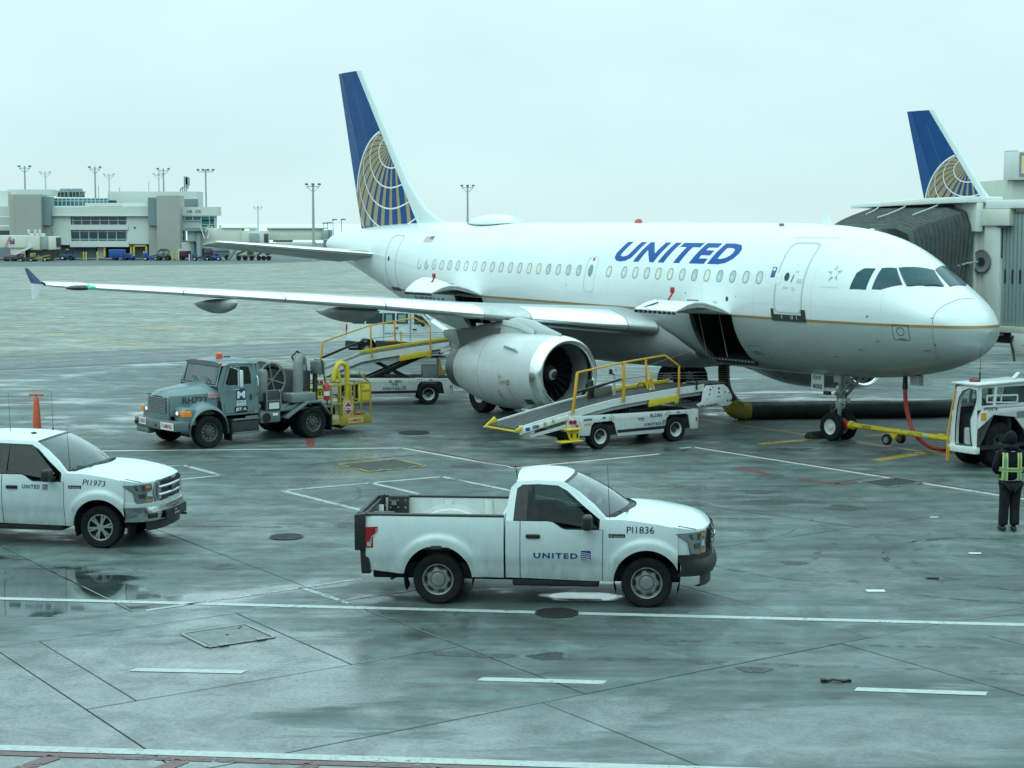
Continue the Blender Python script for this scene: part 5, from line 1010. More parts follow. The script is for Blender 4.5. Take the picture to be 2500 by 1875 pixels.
        # tail lamp
        tl = [(-1.13, 1.20), (-.93, 1.21), (-.93, 1.12), (-1.0, 1.06), (-1.0, .87), (-1.13, .88)]
        mb = MB(); mb.prism(tl, sg*.93, sg*.997); l_ = mb.build('tail_lamp', M_TAIL, t, bevel=.012); MB().prism([(-.95, 1.185), (-.965, 1.185), (-.965, 1.11), (-1.04, 1.05), (-1.04, .90), (-1.10, .90), (-1.10, .96), (-1.025, .96), (-1.025, 1.045), (-.95, 1.10)], sg*.998, sg*1.001).build('lamp_strip', mat('lamp_strip', (.55, .38, .38), .2), l_)
    # rear lift gate, folded upright
    lg = MB(); lg.box(-1.20, -1.155, -.78, .78, .50, 1.36); lgo = lg.build('lift_gate', M_TRIM, t, bevel=.008)
    for sg in (-1, 1):
        MB().prism([(-1.30, .83), (-1.30, 1.39), (-1.13, 1.41), (-1.13, .83)], sg*.80, sg*1.0).build('gate_post', M_TRIM, lgo, bevel=.012)
        MB().prism([(-1.22, .83), (-1.20, .46), (-1.06, .46), (-1.06, .60), (-1.10, .83)], sg*.84, sg*.97).build('gate_arm', M_TRIM, lgo, bevel=.01)
        MB().box(-1.04, -.70, sg*.72, sg*.84, 1.0, 1.41).build('gate_ram', M_TRIM, lgo, bevel=.02)
    mb = MB(); mb.bar((-1.24, -.9, 1.38), (-1.24, .9, 1.38), .07, .06); mb.bar((-1.22, -.8, 1.05), (-1.22, .8, 1.05), .06); mb.build('gate_beam', M_TRIM, lgo, bevel=.01)
    mb = MB(); [mb.cyl((x, .715, z), (x, .72, z), .016, n=8) for x in (-1.0, -.87, -.75) for z in (1.1, 1.22, 1.34)]; mb.box(-.98, -.90, .69, .718, 1.26, 1.34); mb.build('bolt', M_STEEL, lgo); MB().box(-1.16, -1.08, .50, .51, 1.08, 1.30).build('warning_label', M_WT, lgo)
    # underside, cabin, wheels
    mb = MB(); mb.box(-1.05, 3.75+d, -.78, .78, .36, .62); mb.box(cab0+.1, 2.5+d, -.93, .93, .30, .42); mb.build('chassis', M_UNDER, t, bevel=.03)
    mb = MB(); mb.tube([(-.80, -.62, .33), (-.60, -.60, .43), (-.3, -.55, .48)], .045, 12); mb.build('exhaust', M_HOT, t)
    mb = MB(); mb.box(cab0+.12, 2.62+d, -.86, .86, .5, .60); mb.prism([(2.40+d, .6), (2.62+d, .6), (2.95+d, 1.32), (2.62+d, 1.37), (2.38+d, 1.28)], -.86, .86); mb.build('dashboard', M_INT, t, bevel=.02)
    for x in ([cab0+.30] if d == 0 else [cab0+.30, cab0+1.35]):
        for y in (-.42, .42): mb = MB(); mb.box(x+.05, x+.55, y-.30, y+.30, .6, .92); mb.prism([(x+.02, .85), (x+.16, .85), (x+.02, 1.52), (x-.12, 1.52)], y-.29, y+.29); mb.box(x-.12, x-.02, y-.13, y+.13, 1.50, 1.70); mb.build('seat', M_INT2, t, bevel=.04)
    for sg in (-1, 1): MB().box(cab0+.03, 2.56+d, sg*.915, sg*.945, .45, 1.19).build('door_card', M_INT, t); MB().box(cab0+.03, 1.74+d, sg*.915, sg*.945, 1.19, 1.31).build('door_card', M_INT, t)
    mb = MB(); mb.tube([(2.28+d+.06*cos(a)*.5, .42+.19*sin(a), 1.22+.18*cos(a)) for a in [2*pi*i/20 for i in range(20)]], .017, 6, closed=True); mb.bar((2.30+d, .24, 1.22), (2.30+d, .60, 1.22), .03); mb.bar((2.3+d, .42, 1.22), (2.48+d, .42, 1.18), .05); mb.build('steering_wheel', M_BLACK, t)
    MB().box(2.20+d, 2.24+d, -.12, .12, 1.70, 1.77).build('rear_view_mirror', M_BLACK, t, bevel=.01)
    mb = MB(); mb.add([(c1+.04, -.92, 1.37), (c1+.04, .92, 1.37), (c1+.15, .74, 1.86), (c1+.15, -.74, 1.86)], [(0, 1, 2, 3)]); mb.build('rear_window', M_TGLASS, t, smooth=False)
    mb = MB(); mb.ring([(c1+.0, -.98, 1.0), (c1+.0, .98, 1.0), (c1+.165, .72, 1.92), (c1+.165, -.72, 1.92)], [(c1+.04, -.80, 1.40), (c1+.04, .80, 1.40), (c1+.14, .66, 1.83), (c1+.14, -.66, 1.83)]); mb.ring([(c1+.0, -.98, .45), (c1+.0, .98, .45), (c1+.0, .98, 1.0), (c1+.0, -.98, 1.0)], [(c1, -.9, .5), (c1, .9, .5), (c1, .9, .95), (c1, -.9, .95)]); mb.add([(c1, -.98, .45), (c1, .98, .45), (c1, .98, 1.0), (c1, -.98, 1.0)], [(0, 1, 2, 3)]); mb.build('cab_back', M_TRUCK, t, ang=30)
    MB().box(c1+.14, c1+.19, -.16, .16, 1.93, 1.965).build('brake_light', M_TAIL, t, bevel=.012)
    key = 'alloy' if xlt else 'steel'; road_wheel(key, .388, .27, .245, key)
    for x in (0, wb):
        for sg in (-1, 1): put_wheel(t, key, x, sg*.845, .388, sg > 0)
    mb = MB(); mb.tube([(2.66+d, -.93, 1.36), (2.62+d, -.94, 2.2)], [.006, .003], 5); mb.ball((2.66+d, -.93, 1.35), .028, 8, 6); mb.build('aerial', M_BLACK, t)
    # markings on the near side
    lettering('fleet_number', num, M_INK, t, lambda u, v: (2.92+d+u, -(hw(2.92+d+u, 1.17+v)+.005), 1.165+v-(.0 if not xlt else .05)*u), .105, .42 if not xlt else .44, shear=.0 if not xlt else .15, bold=.005)
    if xlt: p = (doors[-2]+.40, 1.075, .34, .072)
    else: p = (1.49, .755, .68, .088)
    lettering('airline_name', 'UNITED', M_NAVY, t, lambda u, v: (p[0]+u, -(hw(p[0]+u, p[1]+v)+.004), p[1]+v), p[3], p[2], bold=.035, spacing=1.25)
    s_ = .15 if not xlt else .10; x_ = p[0]+p[2]+.05; logo_square('emblem', t, (x_, -(hw(x_, p[1])+.006), p[1]-.02), (1, 0, 0), (0, (hw(x_, p[1]+s_)-hw(x_, p[1]))*-1/s_, 1), s_)
    return t, d
def exp_(k): return math.exp(-((abs(k)-.62)/.12)**2)
pk, _ = pickup('white short-cab pickup with an empty open bed and black lift gate', (-1.07, 26.72, 0), radians(-4.76), 3.23, 1.055, [1.28, 2.555], False, 'PI1836', 'white airline pickup trucks')
h_ = radians(-9); fx, fy = -7.46+.87*sin(-h_)*1.0, 30.31+.87*cos(h_)
pk2, dd = pickup('white crew-cab pickup with chrome grille, cut off by the left edge', (fx-3.80*cos(h_), fy-3.80*sin(h_), 0), h_, 3.80, .72, [.95, 1.93, 3.125], True, 'PI1973', 'white airline pickup trucks')
for x, y in ((1.75, -.2), (2.3, .45)): mb = MB(); mb.tube([(x, y, 1.95), (x-.02, y, 2.72)], [.005, .002], 5); mb.cyl((x, y, 1.95), (x, y, 2.02), .03, .015, n=10); mb.build('roof_aerial', M_BLACK, pk2)
MB().lathe([(.05, 0), (.05, .03), (.001, .04)], (2.25, -.28, 1.985), (0, 0, 1), 16).build('roof_puck', M_BLACK, pk2); MB().lathe([(.03, 0), (.03, .03), (.001, .035)], (1.1, -.25, 1.99), (0, 0, 1), 12).build('roof_puck', M_BLACK, pk2)
mb = MB(); mb.tube([(1.22, -.70, 1.93), (1.20, -.70, 2.1)], .008, 5); mb.build('roof_aerial', M_BLACK, pk)

# ------------------------------------------------------------------ hydrant fuel truck
M_FUEL = mat('grey_green_paint', (.15, .215, .225), .35, coat=.25, var=.12, vscale=3, dirt=.3, dirtcol=(.10, .11, .10), dz=(.3, 1.3)); M_FUELD = mat('grey_green_dark', (.13, .165, .165), .45, var=.2, vscale=5, dirt=.3, dirtcol=(.06, .065, .06))
M_YEL = mat('yellow_paint_gloss', (.36, .27, .03), .4, var=.2, vscale=6, dirt=.3, dirtcol=(.16, .12, .04)); M_YELB = mat('bright_yellow_paint', (.68, .50, .03), .4, var=.12, vscale=5, dirt=.2, dirtcol=(.2, .16, .05)); M_ORY = mat('orange_yellow_paint', (.66, .33, .02), .4, var=.12, vscale=5)
M_ORANGE = mat('orange_lens', (.65, .14, .03), .2, coat=.5); M_GREY = mat('machine_grey', (.20, .22, .215), .45, var=.2, vscale=5)
ft = thing('fuel_truck', 'grey green hydrant fuel truck with yellow rear cage and hose reel', 'fuel truck', (-5.54+.95*sin(radians(-139.6)), 46.02-.95*cos(radians(-139.6))+0, 0), radians(-139.6))
ft.location = (-5.54-.648*.98, 46.02+.7615*.98, 0)          # near (left) wheels stand where the photograph shows them
road_wheel('truck', .42, .29, .25, 'truck')
for x in (0, 3.25):
    for sg in (-1, 1):
        put_wheel(ft, 'truck', x, sg*1.0, .42, sg > 0)
        if x == 0: put_wheel(ft, 'truck', x, sg*.68, .42, sg > 0)
mb = MB()
# hood narrows to the grille; fenders flare out round the wheels
hood = [[(x, w*k, z0+(z1-z0)*(1-abs(k)**3)+0) for k in [-1+2*i/12 for i in range(13)]] for x, w, z0, z1 in ((2.72, .86, 1.42, 1.66), (3.15, .78, 1.40, 1.62), (3.55, .68, 1.38, 1.57), (3.92, .60, 1.36, 1.52), (4.07, .57, 1.30, 1.44), (4.13, .55, 1.20, 1.36))]
mb.grid(hood)
for sg in (-1, 1): mb.grid([[(x, sg*w, 1.42-.06*(x-2.72)/1.6), (x, sg*(w+.04), 1.15), (x, sg*(w+.03), .85)] for x, w in ((2.72, .86), (3.15, .78), (3.55, .68), (3.92, .60), (4.11, .56))])
mb.build('hood', M_FUEL, ft, ang=50)
for sg in (-1, 1):
    mb = MB(); R_ = []
    for i in range(25):
        a = pi*(-.05+1.1*i/24); r = .56; x = 3.25+r*cos(a)*1.02; z = .46+.60*max(-.1, sin(a)); R_.append([(x, sg*.62, z+.20*max(0, sin(a))), (x, sg*.95, z+.11*max(0, sin(a))), (x, sg*1.14, z+.03), (x, sg*1.16, z-.04), (x, sg*1.10, z-.05)])
    mb.grid(R_); fd = mb.build('front_fender', M_FUEL, ft, ang=60)
    mb = MB(); mb.grid([[(3.25+.54*cos(a), sg*y, .44+.56*sin(a)) for y in (1.10, .55)] for a in [pi*i/14 for i in range(-1, 16)]]); mb.build('wheel_arch', M_UNDER, ft)
    mb = MB(); mb.prism([(3.62, .62), (3.62, 1.06), (3.90, 1.10), (3.99, 1.04), (3.99, .70), (3.85, .62)], sg*.60, sg*1.10); mb.build('headlamp_pod', M_FUEL, fd, bevel=.05, seg=3)
    MB().box(3.95, 4.02, sg*.86-.13, sg*.86+.10, .86, 1.02).build('headlight', mat('lit_headlight', (1, .93, .75), .2, emit=1.1) if False else M_LENS, ft, bevel=.02)
    MB().box(3.76, 4.015, sg*1.06-.10, sg*1.06+.06, .86, 1.02).build('turn_signal', mat('lit_amber', (.7, .22, .03), .2, emit=.18), ft, bevel=.02)
    mb = MB(); mb.ball((4.03, sg*.82, .945), (.015, .05, .05), 10, 6); mb.build('lamp_bulb', mat('lit_headlight', (1, .92, .75), .2, emit=.9), ft)
mb = MB(); mb.box(4.05, 4.13, -.56, .56, .62, 1.34); gs = mb.build('grille_shell', M_FUEL, ft, bevel=.03)
MB().box(4.125, 4.137, -.47, .47, .92, 1.33).build('grille', M_BLACK, gs); 
for k in range(9): MB().box(4.135, 4.162, -.46, .46, .935+.046*k, .957+.046*k).build('grille_slat', mat('slat_grey', (.30, .33, .33), .35, .5), gs)
bu = MB().prism([(3.98, -1.2), (4.24, -1.08), (4.30, 0), (4.24, 1.08), (3.98, 1.2), (3.9, 1.2), (4.12, 0), (3.9, -1.2)], .50, .74, ax='z').build('bumper', M_FUELD, ft, bevel=.02)
MB().prism([(4.06, -1.12), (4.22, -1.03), (4.26, -.3), (4.06, -.3), (4.0, -1.12)], .34, .49, ax='z').build('bumper_skirt', M_FUELD, bu, bevel=.02)
def plate(nm, s, par, o, ux, uv, w, h, fg, bgm, pad=.18, bold=.01):
    f = flat(o, ux, uv); n_ = Vector(ux).normalized().cross(Vector(uv).normalized())*.004; q = MB().add([f(0, 0), f(w, 0), f(w, h), f(0, h)], [(0, 1, 2, 3)]).build(nm, bgm, par, smooth=False)
    lettering('lettering', s, fg, q, lambda u, v: tuple(Vector(f(u+w*.08, v+h*pad))+n_), h*(1-2*pad), w*.84, bold=bold); return q
plate('sign', 'FLAMMABLE', bu, (4.290, .42, .525), (-.05, 1, 0), (0, 0, 1), .62, .19, M_RED, M_WT); plate('sign', 'NO SMOKING', bu, (4.275, -.78, .57), (.045, 1, 0), (0, 0, 1), .42, .18, M_RED, M_WT)
for y in (-.95, .15): MB().box(4.24, 4.295, y-.06, y+.06, .56, .64).build('tow_eye', M_BLACK, bu, bevel=.01)
for y in (-.9, .2): MB().box(4.24, 4.30, y-.03, y+.03, .68, .72).build('marker_lamp', M_AMBER, bu, bevel=.008)
# cab
cb = MB(); W_ = .98
def cside(sg):
    o_ = [(1.66, .80), (1.66, 1.5), (1.70, 2.10), (1.80, 2.16), (2.5, 2.18), (2.68, 2.10), (2.90, 1.60), (2.86, 1.40), (2.74, .80)]; i_ = [(1.86, 1.60), (1.86, 1.8), (1.90, 2.03), (1.96, 2.07), (2.38, 2.08), (2.50, 2.03), (2.64, 1.66), (2.60, 1.60), (2.2, 1.585)]
    P = lambda q: (q[0], sg*(W_-max(0, q[1]-1.45)*.10), q[1]); m_ = MB(); m_.ring([P(q) for q in o_], [P(q) for q in i_]); m_.ring([P(q) for q in i_], [(q[0], P(q)[1]-sg*.05, q[1]) for q in i_]); d_ = m_.build('cab_side', M_FUEL, ft, ang=30)
    MB().add([(q[0], P(q)[1]-sg*.02, q[1]) for q in i_], [tuple(range(9))]).build('side_window', M_DGLASS, d_, smooth=False)
    dl = [(1.80, .84), (1.80, 2.06), (1.86, 2.12), (2.44, 2.13), (2.56, 2.09), (2.74, 1.62), (2.70, .84)]; P3 = lambda q, o: (q[0], sg*(W_-max(0, q[1]-1.45)*.10+o), q[1]); m_ = MB(); c_ = (2.25, 1.5)
    m_.ring([P3(q, .004) for q in dl], [P3((c_[0]+(q[0]-c_[0])*.975, c_[1]+(q[1]-c_[1])*.983), .004) for q in dl]); m_.build('door_seam', M_BLACK, d_); MB().box(1.86, 1.92, sg*.98, sg*1.0, 1.18, 1.34).build('door_handle', M_DGREY, d_, bevel=.008)
    mb = MB(); mb.tube([(2.52, sg*.95, 2.05), (2.45, sg*1.32, 2.12), (2.44, sg*1.33, 1.52), (2.60, sg*.97, 1.45)], .014, 6); mb.tube([(2.53, sg*.93, 2.1), (2.40, sg*1.33, 2.0)], .012, 5); mb.build('mirror_bracket', M_CHROME, ft)
    MB().box(2.38, 2.44, sg*1.22, sg*1.44, 1.56, 2.02).build('mirror', M_LGREY, ft, bevel=.03); mb = MB(); mb.tube([(1.72, sg*1.02, 1.80), (1.72, sg*1.07, 1.72), (1.72, sg*1.07, 1.35), (1.72, sg*1.02, 1.28)], .02, 6); mb.build('grab_rail', M_CHROME, ft)
    return d_
dn = [cside(sg) for sg in (-1, 1)][1]
mb = MB(); mb.grid([[(lerp(1.62, 2.74, u), k*.93, 2.14+.13*(1-k**4)*(sin(pi*(.12+.76*u)))**.5-.02*u) for k in [-1+i/6 for i in range(13)]] for u in [i/8 for i in range(9)]]); mb.grid([[(2.74+.03*(1-k*k)*0, k*.93, 2.12), (2.765, k*.92, 2.16+.06*(1-k**4)), (2.74, k*.93, 2.14+.13*(1-k**4)*(sin(pi*.88))**.5-.02)] for k in [-1+i/6 for i in range(13)]]); rf = mb.build('cab_roof', M_FUEL, ft, ang=50)
mb = MB(); mb.ring([(2.90, -.92, 1.58), (2.90, .92, 1.58), (2.73, .90, 2.13), (2.73, -.90, 2.13)], [(2.885, -.84, 1.63), (2.885, .84, 1.63), (2.745, .82, 2.08), (2.745, -.82, 2.08)]); mb.build('windscreen_frame', M_FUEL, ft)
MB().add([(2.882, -.85, 1.62), (2.882, .85, 1.62), (2.742, .83, 2.09), (2.742, -.83, 2.09)], [(0, 1, 2, 3)]).build('windscreen', M_WGLASS, ft, smooth=False)
mb = MB(); mb.ring([(2.893, -.87, 1.60), (2.893, .87, 1.60), (2.742, .85, 2.11), (2.742, -.85, 2.11)], [(2.893, -.83, 1.64), (2.893, .83, 1.64), (2.75, .81, 2.07), (2.75, -.81, 2.07)]); mb.build('windscreen_seal', M_BLACK, ft)
for y in (-.1, .55): mb = MB(); mb.tube([(2.93, y, 1.62), (2.91, y-.12, 1.72), (2.88, y-.30, 1.80)], .012, 5); mb.build('wiper', M_BLACK, ft)
mb = MB(); mb.box(1.62, 1.68, -.95, .95, .8, 2.12); mb.build('cab_back', M_FUEL, ft, bevel=.02); MB().box(1.7, 2.85, -.93, .93, .8, 1.2).build('cab_floor', M_INT, ft); MB().box(1.7, 2.7, -.945, -.92, 1.2, 1.58).build('door_card', M_INT, ft); 
for y in (-.45, .45): mb = MB(); mb.box(1.78, 2.25, y-.26, y+.26, 1.2, 1.4); mb.box(1.72, 1.85, y-.25, y+.25, 1.35, 1.95); mb.build('seat', M_INT2, ft, bevel=.05)
mb = MB(); mb.tube([(2.45+.05*cos(a), .45+.22*sin(a), 1.62+.12*cos(a)) for a in [2*pi*i/18 for i in range(18)]], .016, 6, closed=True); mb.build('steering_wheel', M_BLACK, ft)
for y in (-.80, -.35, -.2, -.05, .80): mb = MB(); mb.ball((2.71, y, 2.20 if abs(y) < .5 else 2.17), (.06, .06, .035), 10, 6); mb.build('marker_lamp', M_ORANGE, rf)
mb = MB(); mb.lathe([(.09, 0), (.09, .03), (.085, .13), (.05, .16), (.001, .165)], (2.35, .15, 2.25), (0, 0, 1), 16); mb.build('beacon', mat('beacon_orange', (.7, .10, .03), .2, coat=.4), rf); mb = MB(); mb.ball((2.0, -.05, 2.265), (.12, .09, .03), 12, 6); mb.build('roof_vent', M_BLACK, rf)
lettering('fleet_number', 'RH722', M_INK, ft, lambda u, v: (3.80-u, .71+.20*u, 1.17+v), .17, .66, bold=.02)
for nm, o, w, h, fg, bgm, s in (('emblem', (2.33, .986, 1.18), .28, .30, M_WT, M_NAVY, 'M'), ('sign', (2.40, .986, .86), .40, .15, M_WT, M_BLACK, 'JET A')): plate(nm, s, dn, o, (-1, 0, 0), (0, 0, 1), w, h, fg, bgm, bold=.03)
plate('sign', 'MENZIES', dn, (2.33, .986, 1.09), (-1, 0, 0), (0, 0, 1), .28, .085, M_NAVY, M_WT); plate('sign', 'AVIATION', dn, (2.33, .986, 1.03), (-1, 0, 0), (0, 0, 1), .28, .06, M_NAVY, M_WT)
fq = MB().add([(3.10, .85, 1.28), (2.78, .905, 1.28), (2.78, .895, 1.41), (3.10, .84, 1.41)], [(0, 1, 2, 3)]).build('flag', M_WT, ft, smooth=False)
mb = MB(); [mb.add([(3.10, .856, 1.285+.026*k), (2.78, .911, 1.285+.026*k), (2.78, .910, 1.297+.026*k), (3.10, .855, 1.297+.026*k)], [(0, 1, 2, 3)]) for k in range(5)]; mb.build('flag_stripe', M_RED, fq, smooth=False)
# chassis, steps, tanks
mb = MB(); mb.box(-1.2, 4.1, -.45, .45, .50, .72); mb.box(2.9, 3.6, -.95, .95, .36, .5); mb.cyl((0, -.7, .42), (0, .7, .42), .14, n=14); mb.build('chassis', M_UNDER, ft, bevel=.02)
for sg in (-1, 1):
    mb = MB(); mb.box(1.66, 2.52, sg*.62, sg*1.03, .30, .66); mb.build('fuel_tank', M_DGREY, ft, bevel=.05); mb = MB(); mb.box(1.70, 2.50, sg*.98, sg*1.10, .66, .70); mb.box(1.70, 2.50, sg*.98, sg*1.10, .30, .34); mb.box(1.72, 2.1, sg*1.03, sg*1.05, .68, .75); mb.build('step', mat('step_steel', (.22, .23, .23), .45, .6, var=.3, vscale=10), ft, bevel=.008)
    MB().box(1.02, 1.64, sg*.55, sg*1.06, .52, .80).build('side_box', M_FUELD, ft, bevel=.02); mb = MB(); mb.cyl((1.46, sg*1.0, .66), (1.46, sg*1.075, .66), .13, n=20); mb.build('port_cover', M_BLACK, ft); MB().box(1.10, 1.26, sg*1.062, sg*1.068, .70, .77).build('label', M_WT, ft)
    mb = MB(); mb.prism([(.86, .62), (.60, .80), (.18, 1.02), (-.24, 1.02), (-.58, .62), (-.54, .60), (-.22, .96), (.16, .96), (.58, .74), (.84, .58)], sg*.52, sg*1.16); mb.prism([(1.0, .80), (.60, .92), (.28, 1.04), (.60, .80)], sg*.6, sg*1.0); mb.build('rear_fender', M_FUELD, ft, bevel=.012); MB().box(-.62, -.58, sg*.55, sg*1.12, .16, .62).build('mudflap', M_TYRE, ft); MB().box(2.56, 2.60, sg*.75, sg*1.12, .14, .7).build('mudflap', M_TYRE, ft)
MB().box(-1.15, 1.6, -.98, .98, .78, .84).build('deck', M_FUELD, ft, bevel=.01)
mb = MB(); mb.lathe([(.001, 1.08), (.21, 1.08), (.23, 1.12), (.23, 1.85), (.20, 1.92), (.001, 1.95)], (1.40, .62, 0), (0, 0, 1), 24); mb.cyl((1.4, .62, 1.95), (1.4, .62, 2.02), .04, n=10); mb.build('filter_vessel', M_GREY, ft, ang=40)
mb = MB(); mb.box(.98, 1.42, .70, 1.0, .84, 1.32); mb.build('cabinet', M_DGREY, ft, bevel=.015)
mb = MB(); [mb.bar(p_, q_, .03) for p_, q_ in (((.98, 1.02, .86), (.98, 1.02, 1.38)), ((1.42, 1.02, .86), (1.42, 1.02, 1.38)), ((.98, 1.02, 1.38), (1.42, 1.02, 1.38)), ((.98, 1.02, 1.1), (1.42, 1.02, 1.1)))]; mb.build('cabinet_frame', M_GREY, ft); MB().box(1.04, 1.36, 1.03, 1.04, .88, 1.05).build('label', M_LGREY, ft)
for j, (x, y0_, y1_) in enumerate(((.95, -.75, .55),)):
    mb = MB(); mb.tube([(x+.42*cos(a), y1_, 1.62+.46*sin(a)) for a in [2*pi*i/28 for i in range(28)]], .024, 6, closed=True); mb.tube([(x+.42*cos(a), y0_, 1.62+.46*sin(a)) for a in [2*pi*i/28 for i in range(28)]], .024, 6, closed=True); mb.tube([(x+.42*cos(a), -.05, 1.62+.46*sin(a)) for a in [2*pi*i/28 for i in range(28)]], .02, 6, closed=True)
    for y_ in (y0_, y1_, -.05): [mb.bar((x, y_, 1.62), (x+.42*cos(a), y_, 1.62+.46*sin(a)), .03) for a in [2*pi*i/6+.3 for i in range(6)]]
    rl = mb.build('hose_reel', M_GREY, ft); mb = MB()
    for i in range(13): y = lerp(y0_+.07, y1_-.06, i/12); mb.tube([(x+.35*cos(a), y, 1.62+.39*sin(a)) for a in [2*pi*k/20 for k in range(20)]], .052, 8, closed=True)
    mb.cyl((x, y0_, 1.62), (x, y1_+.01, 1.62), .30, n=20); hz = mb.build('hose_coil', M_DARK, rl)
MB().box(-.15, .62, .55, 1.05, 1.0, 1.24).build('equipment_box', M_GREY, ft, bevel=.02)
mb = MB(); mb.tube([(.12, .55, 1.24), (.10, .55, 1.5), (.10, .55, 2.0), (.05, .50, 2.14), (-.05, .45, 2.18), (-.14, .40, 2.10), (-.16, .38, 1.9)], [.14]*4+[.13, .12, .11], 14); mb.cyl((-.16, .38, 1.95), (-.16, .38, 1.55), .11, n=14); mb.build('riser_pipe', M_GREY, ft, ang=60); mb = MB(); mb.tube([(.10+.0, .40, 2.0), (.2, .4, 2.2), (.0, .35, 2.34), (-.25, .3, 2.2)], .03, 6); mb.build('hose', M_DARK, ft)
mb = MB(); mb.cyl((-.16, .38, 1.96), (-.16, .38, 1.82), .13, n=14); mb.build('coupling', M_ALUD, ft); MB().box(-.34, -.02, -.6, .5, .84, 1.8).build('control_cabinet', M_DGREY, ft, bevel=.03)
MB().box(-.62, -.38, .40, .80, 1.70, 2.06).build('meter_box', M_FUELD, ft, bevel=.03); mb = MB(); mb.bar((-.45, .55, .84), (-.45, .55, 1.7), .1); mb.tube([(-.62, .9, .84), (-.60, .85, 1.4), (-.52, .8, 2.1), (-.40, .6, 2.1)], .02, 6); mb.build('post', M_DGREY, ft)
for z in (1.48,): mb = MB(); mb.lathe([(.08, 0), (.085, .03), (.085, .40), (.05, .46), (.02, .52)], (-.56, .96, .98), (0, 0, 1), 16); e_ = mb.build('fire_extinguisher', M_RED, ft, ang=50); mb = MB(); mb.lathe([(.087, .14), (.087, .26)], (-.56, .96, .98), (0, 0, 1), 16); mb.build('extinguisher_label', M_LGREY, e_)
# yellow platform cage at the rear
cg = [(-.70, .98), (-2.02, .98), (-2.02, -.60), (-.70, -.60)]
mb = MB(); mb.box(-2.05, -.72, -.62, 1.0, .28, .34); cgo = mb.build('platform', M_YEL, ft, bevel=.01)
for a, b in zip(cg, cg[1:]+cg[:1]):
    for z in (.34, .86, 1.38): MB().bar((*a, z), (*b, z), .036).build('rail', M_YEL, cgo, bevel=.008)
for x, y in cg+[(-1.36, .98), (-2.02, .2), (-1.0, .98), (-1.70, .98)]: MB().bar((x, y, .30), (x, y, 1.40), .045).build('post', M_YEL, cgo, bevel=.008)
MB().box(-2.04, -.98, .975, 1.005, .24, .50).build('kick_plate', M_YEL, cgo, bevel=.006); plate('sign', 'FLAMMABLE', cgo, (-1.25, 1.008, .30), (-1, 0, 0), (0, 0, 1), .50, .14, M_RED, mat('sign_pale_yellow', (.62, .50, .22), .5))
MB().box(-1.42, -1.06, .985, 1.0, .50, .95).build('panel', mat('panel_yellow', (.45, .37, .12), .5, var=.2), cgo); mb = MB(); c = (-1.24, 1.012, .72)
mb.add([(c[0]-.19, c[1], c[2]), (c[0], c[1], c[2]-.21), (c[0]+.19, c[1], c[2]), (c[0], c[1], c[2]+.21)], [(0, 1, 2, 3)]); hz = mb.build('hazard_placard', M_WT, cgo, smooth=False); MB().add([(c[0]-.17, c[1]+.003, c[2]), (c[0], c[1]+.003, c[2]-.19), (c[0]+.17, c[1]+.003, c[2]), (c[0], c[1]+.003, c[2]+.19)], [(0, 1, 2, 3)]).build('placard_field', M_RED, hz, smooth=False)
MB().add([(c[0]+.12, c[1]+.006, c[2]-.045), (c[0]-.12, c[1]+.006, c[2]-.045), (c[0]-.12, c[1]+.006, c[2]+.045), (c[0]+.12, c[1]+.006, c[2]+.045)], [(0, 1, 2, 3)]).build('placard_bar', M_WT, hz, smooth=False); lettering('lettering', '1863', M_INK, hz, flat((c[0]+.10, c[1]+.009, c[2]-.035), (-1, 0, 0), (0, 0, 1)), .07, .20, bold=.02)
nsb = MB().box(-2.02, -1.62, .95, .99, .90, 1.38).build('panel', M_YELB, cgo, bevel=.006); lettering('lettering', 'NO', M_RED, nsb, flat((-1.66, .993, 1.25), (-1, 0, 0), (0, 0, 1)), .08, .16, bold=.02); lettering('lettering', 'SMOKING', M_RED, nsb, flat((-1.66, .993, 1.13), (-1, 0, 0), (0, 0, 1)), .08, .34, bold=.02)
mb = MB(); mb.tube([(-1.12, .45, 1.45), (-1.22, .45, 1.80), (-1.30, .45, 1.92), (-1.42, .45, 1.95), (-1.55, .45, 1.90), (-1.60, .45, 1.75), (-1.60, .45, .9)], .075, 12); mb.tube([(-1.34, .45, 1.45), (-1.24, .45, 1.78)], .06, 10); mb.cyl((-1.05, .45, 1.44), (-1.42, .45, 1.44), .05, n=10); mb.build('coupling_arm', M_YELB, cgo, ang=60)
mb = MB(); mb.tube([(-.75, .2, .5), (-1.1, .3, .22), (-1.5, .25, .12), (-1.8, .1, .16), (-1.9, -.2, .4)], .06, 10); mb.build('intake_hose', M_DARK, ft); mb = MB(); mb.bar((-.72, .98, 1.36), (-1.0, .98, 1.36), .04); mb.bar((-1.62, .98, 1.70), (-1.98, .98, 1.40), .04); mb.build('brace', M_YEL, cgo)
MB().box(-1.98, -1.82, .5, .8, .4, .52).build('valve', M_RED, cgo, bevel=.02)

